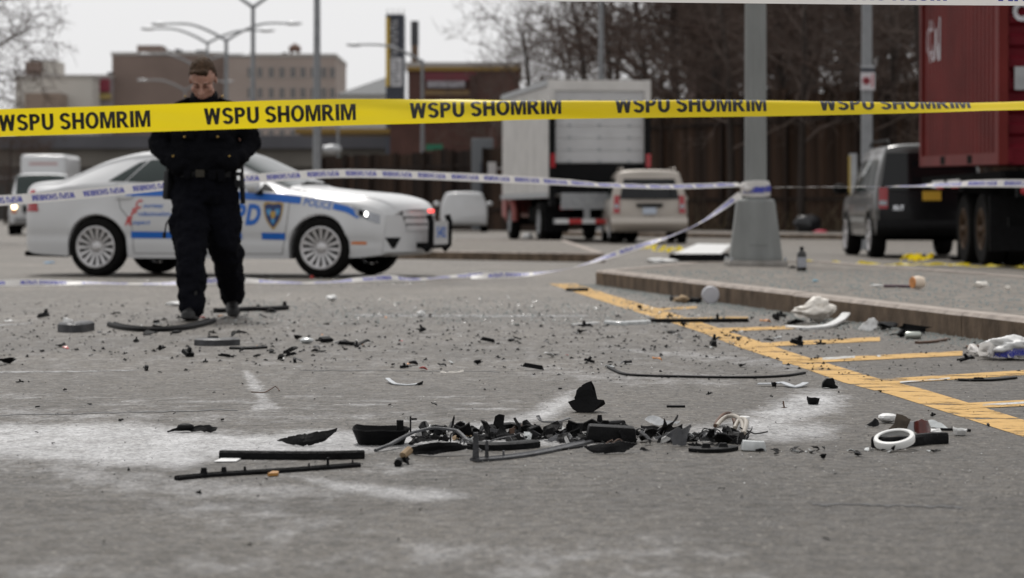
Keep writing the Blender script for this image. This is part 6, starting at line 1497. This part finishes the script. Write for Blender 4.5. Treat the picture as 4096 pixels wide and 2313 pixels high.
for i in range(11):
    x = DB.uniform(1680, 2950); y = DB.uniform(1740, 1790); PP = [gp(x, y)]
    a = DB.uniform(0, 6.28)
    for k in range(6): a += DB.gauss(0, .7); PP.append(PP[-1] + Vector((math.cos(a) * .03, math.sin(a) * .05, 0)))
    for k, p in enumerate(PP): p.z = .004 + (.03 * DB.random() if 0 < k < 6 else 0)
    m2 = MB(); m2.tube(catmull(PP, 4), .0022, 5); m_ = DB.choice((M_dbk, M_dgr, M_dbk, M_dbr))
    tag(m2.build('loose_wire', m_, None, True), {M_dbk: 'thin black wire curling out of the wreckage', M_drd: 'thin red wire curling out of the wreckage', M_dbr: 'thin brown wire curling out of the wreckage', M_dgr: 'thin grey wire curling out of the wreckage'}[m_], 'wire', 'loose wires in the wreckage')
rod('thin_twig', 'thin black wire sticking out of the right-hand pile', [(2960, 1738), (3020, 1744), (3070, 1740)], .004, .004, M_dbk, zs=[.02, .004, .008])
# cluster beside the yellow line
p = gp(3576, 1798); m2 = MB(); PP = []
tor = MB(); Rm = .073
M4 = Matrix.Rotation(R(15), 3, 'X') @ Matrix.Rotation(R(-10), 3, 'Y')
ringp = [(.049, 0), (.051, .003), (.062, .002), (.065, -.003), (.064, -.020), (.061, -.021), (.060, -.004), (.050, -.003)]
tor.lathe(ringp + [ringp[0]], 36, 'z'); tor.v = [tuple(M4 @ Vector(v) + Vector((0, 0, .040))) for v in tor.v]
tor.f = [f for f in tor.f if len(f) == 4]; tag(tor.build('lamp_ring', mat('glossy white ring', (.72, .72, .70), .2, coat=.5, var=.05), None, 'auto', p), 'glossy white oval lamp ring propped on a black tube', 'ring')
rod('black_tube', 'thick black tube under the white lamp ring', [(3497, 1790), (3570, 1794), (3660, 1782), (3720, 1776), (3786, 1774)], .034, .034, M_dbk)
shard('rusty_sheet', 'ragged rusty brown sheet standing behind the lamp ring', [(3540, 1738), (3560, 1715), (3580, 1695), (3586, 1670), (3590, 1656), (3612, 1662), (3650, 1680), (3640, 1700), (3630, 1722), (3600, 1740)], 1742, mat('charred brown sheet', (.055, .042, .030), .8, var=.5, vscale=24), .004, .3, .3)
shard('silver_strip', 'pale silver strip leaning among the rusty scraps', [(3628, 1722), (3640, 1690), (3670, 1684), (3668, 1710), (3650, 1738), (3634, 1738)], 1740, mat('silver film', (.36, .37, .38), .3), .003, .4)
shard('red_brown_lens', 'broken red brown lamp body beside the silver strip', [(3665, 1730), (3666, 1690), (3690, 1677), (3716, 1686), (3722, 1712), (3732, 1722), (3728, 1738), (3680, 1742)], 1744, mat('dark red lens', (.085, .018, .014), .3, var=.6, vscale=26), .006, .4, .6)
shard('clear_film', 'curved piece of clear film behind the red brown lamp', [(3718, 1684), (3740, 1682), (3780, 1702), (3804, 1718), (3760, 1716), (3726, 1710)], 1722, M_dcl, .002, 1.0)
rod('cable_tail', 'black cable tail running from the rusty scraps', [(3725, 1722), (3800, 1724), (3850, 1724), (3880, 1728)], .008, .008, M_dbk)
lump('white_lens', 'rounded white lens piece behind the black pyramid scrap', 3552, 1692, (.075, .055, .034), M_dwh, seed=8, rough=.18)
shard('pyramid_scrap', 'small black pyramid scrap left of the rusty sheet', [(3470, 1705), (3490, 1688), (3502, 1676), (3514, 1684), (3524, 1702), (3500, 1708)], 1708, M_dbk, .01, .5, .6)
t2 = tray('half_bowl', 'small white half bowl on the cable tail', 3814, 3866, 1742, .05, .018, M_dwh)
lump('foam_crumb', 'white crumbled lump beside the lamp ring', 3740, 1740, (.05, .03, .02), M_dwh, seed=12, rough=.5)
for i in range(26):
    put_frag('road_flake', DB.choice(FM['k'] if DB.random() < .7 else FM['c']), gp(DB.uniform(3030, 3760), DB.gauss(1808, 5)), DB.uniform(.012, .036), .25, 'small flake in the row of scraps between the piles', 'row of small flakes')
for i, (a, b, s) in enumerate(((3296, 1838, .028), (3427, 1826, .030), (3573, 1808, .030))): lump('black_lump', 'small black lump lying before the row of flakes', a, b, (s, s, s * .9), M_dbk, seed=i + 20, rough=.8, group='black lumps before the flakes')
# --- pieces further up the road
st_ = shard('standing_bracket', 'tall jagged black bracket standing upright on the road', [(2297, 1602), (2306, 1570), (2318, 1556), (2345, 1538), (2366, 1531), (2380, 1560), (2383, 1592), (2392, 1612), (2350, 1620), (2310, 1618)], 1650, M_dbk, .006, .12, .2)
d_ = dpos(1652); k_ = d_ / F
for v in st_.data.vertices: v.co.z += .030
m2 = MB(); m2.add([(-.068, -.01, .040), (-.02, .0, .056), (.066, .0, .046), (.072, .01, .030), (.022, -.015, .001), (-.03, -.01, .001), (-.05, .0, .012), (-.04, .07, .040), (.05, .07, .040), (.02, .06, .001), (-.03, .06, .001)],
       [(0, 6, 5, 1), (1, 5, 4, 2), (2, 4, 3), (0, 1, 7), (1, 2, 8, 7), (2, 3, 8), (3, 4, 9, 8), (5, 10, 9, 4), (6, 10, 5), (0, 7, 10, 6), (7, 8, 9, 10)]); m2.build('folded_base', M_dbk, st_)
rod('small_bar', 'short flat black bar lying alone on the road', [(2667, 1630), (2740, 1630)], .022, .008, M_dbk)
rod('curved_rod', 'long thin curved black strip lying across the road', [(2435, 1474), (2489, 1499), (2560, 1506), (2693, 1510), (2900, 1514), (3050, 1513), (3150, 1507), (3217, 1496)], .018, .010, M_dbk)
rod('bowed_strip', 'pale grey bowed strip with a black end lying on the road', [(1550, 1530), (1580, 1540), (1630, 1543), (1670, 1542)], .02, .005, mat('pale strip', (.40, .42, .44), .4), zs=[.014, .002, .0, .004])
shard('bowed_tip', 'black tip at the end of the pale bowed strip', [(1660, 1543), (1693, 1524), (1690, 1540)], 1543, M_dbk, .004, .3)
rod('strap_pair', 'pale straps joined by a black buckle on the road', [(3032, 1545), (3090, 1546), (3130, 1545), (3180, 1552), (3222, 1545)], .03, .006, mat('pale strip', (.40, .42, .44), .4), zs=[.006, .008, .012, .0, .01])
lump('strap_buckle', 'black buckle between the pale straps', 3098, 1552, (.028, .03, .04), M_dbk, seed=31, rough=.3)
bk = shard('black_block', 'black stepped block lying beside the curved strip', [(3286, 1553), (3290, 1530), (3305, 1516), (3330, 1514), (3335, 1524), (3332, 1536), (3349, 1548), (3348, 1553)], 1553, M_dbk, .03, .1)
t3 = tray('small_bowl', 'small black bowl-shaped scrap on the powder', 3228, 3277, 1618, .05, .02, M_dbk)
p = gp(3137, 1632); m2 = MB(); m2.tube([(0, 0, .0), (-.004, 0, .026)], .003, 6); m2.box((0, 0, .001), (.02, .012, .002)); tag(m2.build('upright_pin', M_dbr, None, False, p), 'tiny upright pin standing on the powder', 'pin')
rod('thin_bracket', 'thin bent bracket lying before the standing bracket', [(2152, 1690), (2170, 1692), (2230, 1690), (2275, 1684)], .014, .004, M_dgr, zs=[.02, .002, .0, .008])
rod('long_strip', 'long black strip lying across the yellow hatch', [(2597, 1290), (2700, 1291), (2850, 1290), (2992, 1289)], .03, .026, M_dbk, tabs=((.71, .03, .02),))
rod('grey_strip', 'pale grey wavy strip beside the long black strip', [(2430, 1297), (2480, 1301), (2540, 1298), (2592, 1295)], .05, .024, M_dcl)
rod('white_stick', 'white stick lying left of the wavy strip', [(2288, 1304), (2340, 1301), (2392, 1296)], .02, .014, M_dwh)
rod('shattered_trim', 'flat black trim by the far end of the yellow line', [(2270, 1165), (2310, 1166), (2346, 1165)], .05, .03, M_dbk)
cy = rod('steering_column', 'black column lying by the kerb with a white disc end', [(2690, 1205), (2740, 1212), (2800, 1214)], .05, .045, M_dbk)
p = gp(2842, 1216); m2 = MB(); m2.lathe([(0, -.03), (.066, -.028), (.072, -.015), (.072, .02), (0, .03)], 22, 'y', (0, 0, .073)); tag(m2.build('white_disc', mat('grey white disc', (.45, .45, .48), .5), None, 'auto', p), 'grey white disc standing on edge by the kerb', 'disc')
lump('foam_scrap', 'cream foam scrap under the steering column', 2725, 1214, (.14, .08, .06), M_dtn, seed=41, rough=.6)
lump('cream_lump', 'small cream knob behind the white disc', 2872, 1196, (.05, .05, .05), M_bag, seed=42, rough=.2)
bg_ = lump('plastic_bag', 'crumpled white plastic bag lying against the kerb', 3268, 1292, (.22, .17, .135), M_bag, 'bag', 51, rough=.55, sub=4)
for v in bg_.data.vertices: 
    if v.co.x < -.04: v.co.x -= .03; v.co.z = v.co.z * .6 + .03
shard('bag_ear', 'torn flap of the crumpled white bag', [(3176, 1225), (3196, 1220), (3222, 1240), (3240, 1255), (3200, 1258), (3180, 1246)], 1275, M_bag, .004, .2, .5)
lump('dark_scrap', 'dark folded scrap under the white bag', 3180, 1297, (.17, .16, .05), M_dbk, seed=53, rough=.3)
rod('white_spoiler', 'curved glossy white strip lying before the bag', [(3156, 1314), (3230, 1318), (3310, 1312), (3360, 1298), (3384, 1288)], .06, .018, M_dwh, zs=[0, 0, .004, .02, .045])
wdg = shard('white_wedge', 'white wedge-shaped cover leaning against the kerb', [(3438, 1322), (3452, 1300), (3478, 1278), (3500, 1274), (3520, 1292), (3512, 1312), (3480, 1326)], 1326, M_dwh, .012, .4, .5)
lump('wedge_back', 'black broken backing behind the white wedge', 3540, 1322, (.20, .12, .08), M_dbk, seed=57, rough=.7)
for i, (a, b, s, sd_) in enumerate(((3640, 1340, .20, 61), (3590, 1350, .12, 62), (3680, 1326, .12, 63), (3700, 1318, .10, 64))): lump('kerb_scrap', 'jagged black scrap in the gutter by the small can', a, b, (s, s * .7, s * .45), M_dbk, seed=sd_, rough=.9, group='black scraps in the gutter')
p = gp(3652, 1357); m2 = MB(); m2.lathe([(0, -.045), (.018, -.045), (.022, -.038), (.022, .038), (.018, .045), (0, .045)], 16, 'x', (0, 0, .022)); tag(m2.build('crushed_can', mat('dull can', (.42, .44, .40), .3, metal=.6), None, 'auto', p), 'small silvery can lying in the gutter', 'can')
rod('wood_sliver', 'brown wood sliver in the gutter beyond the can', [(3667, 1376), (3730, 1372), (3790, 1362)], .03, .014, M_dbr)
rod('wood_sliver', 'rough brown stick near the crumpled blue tape', [(3866, 1394), (3910, 1394), (3950, 1384)], .03, .016, M_dbr)
ct = lump('crumpled_bag', 'crumpled white bag with blue print at the kerb', 4050, 1438, (.27, .20, .10), M_dwh, 'bag', 71, rough=.5, sub=4)
for k in range(6):
    V, T = block_text('SHOMRIM', .12); m2 = MB(); a0 = -2.6 + k * .45; m2.add([(.128 * math.cos(a0 + a / .13), .098 * math.sin(a0 + a / .13), .015 + .010 * k + .025 * b) for a, b in V], T); m2.build('printed_words', M_bink, ct)
crumple_tape('loose_tape_end', 'loose end of white tape beside the crumpled printed bag', [(3892, 1422), (3930, 1432), (3970, 1438), (4010, 1440)], M_wtape, 8, .03, .05)
rod('flat_wiper', 'long flat black blade lying between the hatch bars', [(3834, 1524), (3910, 1526), (3980, 1524), (4058, 1516)], .03, .010, M_dbk, tabs=((.35, .008, .05),))
# left side pieces
rod('bumper_strip', 'long curved black bumper strip at the feet of the officer', [(446, 1306), (500, 1320), (600, 1328), (720, 1322), (800, 1306), (848, 1290)], .06, .032, M_dbk, channel=True)
rod('door_frame', 'black bracket bar behind the rear boot of the officer', [(862, 1252), (920, 1250), (1000, 1245), (1080, 1244), (1142, 1240)], .06, .035, M_dbk, tabs=((.98, .03, .03), (.6, .012, .03)))
lump('bar_foot', 'black block under the bracket bar', 1092, 1252, (.10, .08, .05), M_dbk, seed=81, rough=.2)
rod('rolled_mat', 'grey rolled strip with a pale end on the left of the road', [(258, 1328), (300, 1330), (346, 1322)], .10, .06, M_dgr)
lump('pale_end', 'pale torn end beside the grey rolled strip', 268, 1304, (.07, .05, .05), M_dwh, seed=83, rough=.5)
rod('dark_flap', 'dark grey flap lying on the road before the officer', [(802, 1381), (860, 1383), (940, 1380)], .10, .040, M_dgr)
rod('broken_trim', 'broken black slat near the dark grey flap', [(925, 1397), (990, 1398), (1056, 1394)], .05, .014, M_dbk)
lump('white_bag', 'flat white bag behind the front boot of the officer', 705, 1224, (.15, .14, .04), M_dwh, 'bag', 85, rough=.35)
lump('white_scrap', 'white paper ball on the road in front of the police car', 1328, 1206, (.09, .07, .05), M_dwh, seed=86, rough=.5)
lump('glass_lens', 'ribbed clear lens lying on the road', 1226, 1375, (.08, .06, .035), M_dcl, seed=87, rough=.2)
lump('white_scrap', 'small white clump among glass crumbs', 1684, 1270, (.06, .05, .045), M_dwh, seed=88, rough=.5)
lump('black_canister', 'black cylinder scrap with a strap loop', 1908, 1460, (.05, .04, .036), M_dbk, seed=89, rough=.25)
lump('sharp_scrap', 'jagged black scrap at the left edge of the road', 22, 1456, (.10, .06, .045), M_dbk, seed=90, rough=.8)
rod('tangled_wire', 'thin brown twig lying on the pale road crack', [(1006, 1571), (1060, 1572), (1100, 1560), (1118, 1566)], .004, .004, M_dbr, zs=[0, 0, .012, 0])
shard('road_marker', 'white slanted sliver with a black thorn on the road', [(1758, 1490), (1800, 1488), (1852, 1482), (1856, 1488), (1830, 1492), (1770, 1494)], 1494, M_bag, .004, 1.0)
# --- things on the island
def isl(px_, py_): return gp(px_, py_, ISL)
p = isl(3207, 1085); m2 = MB(); m2.lathe([(.046, 0), (.049, .006), (.049, .165), (.040, .190), (.020, .205), (.018, .208), (.018, .215)], 24, 'z'); bt = tag(m2.build('dark_bottle', mat('dark brown plastic', (.012, .010, .009), .3), None, 'auto', p), 'dark brown bottle with a pale label standing by the lamp post', 'bottle')
m2 = MB(); m2.lathe([(.020, .212), (.020, .240), (.016, .246), (0, .246)], 16, 'z'); m2.build('cap', M_dbk, bt)
m2 = MB(); m2.grid(lambda u, v: Vector((.0505 * math.cos(R(-150) + u * R(120)), .0505 * math.sin(R(-150) + u * R(120)), .04 + .10 * v)), 12, 2); m2.build('bottle_label', mat('pale label', (.30, .31, .34), .6, var=.3, vscale=60), bt, True)
p = isl(3674, 1156); m2 = MB(); m2.lathe([(.030, -.055), (.045, -.05), (.052, .0), (.040, .04), (0, .055)], 18, 'x', (0, 0, .050)); cu = tag(m2.build('paper_cup', mat('cream cup', (.66, .55, .44), .6), None, 'auto', p), 'cream cup tipped over on the island with an orange mouth', 'cup'); cu.rotation_euler = (0, 0, R(20))
m2 = MB(); m2.lathe([(0, -.0565), (.044, -.0565), (.046, -.048)], 18, 'x', (0, 0, .050)); m2.build('cup_mouth', M_dor, cu)
for nm, lb, a, b, s, m_, sd_ in (('cream_clump', 'cream clump with a grey strip on the island', 3925, 1153, (.12, .08, .05), M_bag, 91), ('cream_scrap', 'small cream scrap near the end of the island', 4030, 1160, (.05, .05, .035), M_bag, 92), ('pale_straw', 'pale crumpled scrap left of the cup', 3508, 1148, (.10, .05, .02), M_dwh, 93), ('dark_scrap', 'small dark scrap beside the bottle', 3172, 1074, (.09, .06, .05), M_dbk, 94), ('blue_scrap', 'small pale blue scrap on the island', 3260, 1128, (.05, .04, .02), mat('pale blue scrap', (.15, .33, .42), .5), 95)):
    lump(nm, lb, a, b, s, m_, seed=sd_, z=ISL, rough=.5)
P = [isl(3536, 1150), isl(3600, 1151), isl(3660, 1152)]; m2 = MB()
for q in P: q.z += .012
m2.tube(P, .012, 8); tag(m2.build('purple_stick', mat('dark purple', (.055, .02, .035), .6), None), 'dark purple stick lying beside the cup', 'stick')
# white panel with black edge left of the lamp post
m2 = MB(); q = [gp(2690, 1046), gp(2880, 1046), gp(2925, 1010), gp(2790, 1012)]
c = sum(q, Vector()) / 4; zz_ = [.06, .05, .10, .12]; m2.plate([a - Vector((c.x, c.y, 0)) + Vector((0, 0, b + .05)) for a, b in zip(q, zz_)], (0, 0, -.02)); wpn = tag(m2.build('car_bodywork', M_dwh, None, False, (c.x, c.y, 0)), 'white car panel with a black lower edge lying by the lamp post', 'panel')
m2 = MB(); a, b = q[0] - Vector((c.x, c.y, 0)), q[1] - Vector((c.x, c.y, 0)); m2.bar(a + Vector((-.05, -.1, .06)), b + Vector((.15, -.05, .06)), .14, .11); m2.build('black_edge', M_dbk, wpn)
lump('white_rag', 'white and blue rag under the edge of the car panel', 2640, 1052, (.5, .4, .06), M_dwh, seed=97, rough=.5)
# rubbish by the fence
d0 = gp(3235, 948); bgp = lump('rubbish_bag', 'black rubbish sack leaning by the fence', 3232, 946, (.85, .6, .62), mat('black sack', (.012, .012, .014), .35), 'bag', 101, rough=.35, sub=3, z=.0)
lump('red_bag', 'bright red bag lying by the black rubbish sack', 3282, 948, (.42, .35, .20), mat('red bag', (.55, .05, .09), .5), 'bag', 102, rough=.4, sub=3)
lump('pale_rubbish', 'pale rubbish scattered by the fence', 3140, 950, (.30, .3, .14), M_dwh, seed=103, rough=.6)
lump('blue_litter', 'flat blue litter on the road by the car', 197, 1053, (.14, .5, .02), mat('blue litter', (.06, .25, .45), .5), 'litter', 104, rough=.3)
lump('red_litter', 'small red lump below the front wheel of the police car', 1247, 1116, (.05, .05, .04), M_drd, 'litter', 105, rough=.3)
lump('cream_litter', 'cream paper litter in front of the police car', 1545, 1118, (.12, .12, .05), M_dtn, 'litter', 106, rough=.6)
lump('white_block', 'white block on the road behind the box truck wheel', 2112, 962, (.28, .25, .20), M_dwh, 'block', 107, rough=.15)

# --- scattered fragments, each an object; the finest grit is one mass
FL = {'k': 'small black plastic fragment scattered on the asphalt', 'g': 'small grey plastic fragment scattered on the asphalt', 'w': 'small white plastic fragment scattered on the asphalt', 'r': 'small red fragment scattered on the asphalt', 'o': 'small orange fragment scattered on the asphalt', 'c': 'small clear fragment scattered on the asphalt'}
def field(n, kinds, wts, xr, yfun, smin, smax, tilt=.16, clumps=0):
    CC = [(DB.uniform(*xr), yfun()) for _ in range(clumps)]
    for i in range(n):
        k = DB.choices(kinds, wts)[0]; x = DB.uniform(*xr); y = yfun()
        if CC and DB.random() < .62: c = DB.choice(CC); x = c[0] + DB.gauss(0, 95); y = min(max(c[1] + DB.gauss(0, 9), 1185), 1560)
        sc = DB.uniform(0, 1) ** 2.4 * (smax - smin) + smin
        if k == 'k' and DB.random() < .55: me = DB.choice(CHUNK); fl = .8
        else: me = DB.choice(FM[k]); fl = 1.0
        put_frag('plastic_fragment', me, gp(x, y), sc * (.8 if k != 'k' else 1), tilt, FL[k], FL[k].replace('small ', '').replace('fragment scattered', 'fragments'), flatten=fl)
field(250, 'kgwroc', (66, 14, 11, 1.5, 2.5, 5), (-60, 3300), lambda: 1195 + abs(DB.gauss(0, 1)) ** .9 * 0 + DB.triangular(0, 330, 165), .018, .12, clumps=24)
field(60, 'kgwc', (70, 12, 10, 8), (2500, 4080), lambda: DB.triangular(1290, 1480, 1370), .014, .085, clumps=8)
field(46, 'kgbw', (75, 10, 8, 4) if False else (70, 10, 0, 6), (-60, 4090), lambda: DB.triangular(1500, 1800, 1560), .010, .034)
field(12, 'k', (1,), (300, 3800), lambda: DB.uniform(1840, 2190), .012, .028)
def grit(n, xr, yf, smin, smax, m, name, z=0.0, seed=1):
    r = random.Random(seed); mb = MB()
    for i in range(n):
        p = gp(r.uniform(*xr), yf(r), z); s = smin + (smax - smin) * r.random() ** 2; a = r.uniform(0, 6.28); q = []
        for k in range(4):
            t = a + k * 1.57 + r.uniform(-.4, .4); q.append((p.x + s * r.uniform(.4, 1) * math.cos(t), p.y + s * r.uniform(.4, 1) * math.sin(t), z + .002 + s * r.uniform(0, .35)))
        ap = (p.x + r.uniform(-.2, .2) * s, p.y, z + .002 + s * r.uniform(.35, .9)); mb.add(q + [ap], [(0, 1, 4), (1, 2, 4), (2, 3, 4), (3, 0, 4)])
    o = mb.build(name, m); o['kind'] = 'stuff'; return o
grit(2300, (-100, 3400), lambda r: 1190 + 330 * r.betavariate(1.8, 2.6), .004, .020, M_dbk, 'black_grit', seed=2)
grit(700, (2000, 4150), lambda r: r.uniform(1290, 1530), .004, .014, M_dbk, 'black_grit', seed=3)
grit(900, (-100, 4150), lambda r: r.uniform(1480, 2000), .002, .006, M_dbk, 'black_grit', seed=4)
grit(2600, (900, 2900), lambda r: 1180 + 130 * r.betavariate(2, 2), .006, .018, M_gls, 'glass_crumbs', seed=5)
def gut(r): return 0
r = random.Random(6); mb = MB()
for i in range(2600):     # crumbs swept against the kerb
    t = r.random(); y = A.y + (13 - A.y) * t; x = A.x + .1752 * (A.y - y) - abs(r.gauss(0, .22)) - .02; s = r.uniform(.003, .011)
    mb.add([(x - s, y, .002), (x, y - s, .002), (x + s, y, .003), (x, y, .002 + s)], [(0, 1, 3), (1, 2, 3), (0, 3, 2)])
o = mb.build('glass_crumbs', M_gls); o['kind'] = 'stuff'
mb = MB()
for i in range(1600):
    t = r.random(); y = 24.5 - 11 * t; x = A.x + .1752 * (A.y - y) + .2 + r.random() * 2.6; s = r.uniform(.004, .016); z = ISL
    mb.add([(x - s, y, z), (x, y - s, z), (x + s, y, z), (x, y, z + s)], [(0, 1, 3), (1, 2, 3), (0, 3, 2)])
o = mb.build('glass_crumbs', M_gls); o['kind'] = 'stuff'
grit(900, (-100, 1700), lambda r: r.uniform(1112, 1150), .008, .02, M_gls, 'glass_crumbs', seed=9)
grit(500, (300, 4100), lambda r: r.uniform(1500, 1960), .0015, .004, M_dwh, 'pale_grit', seed=10)
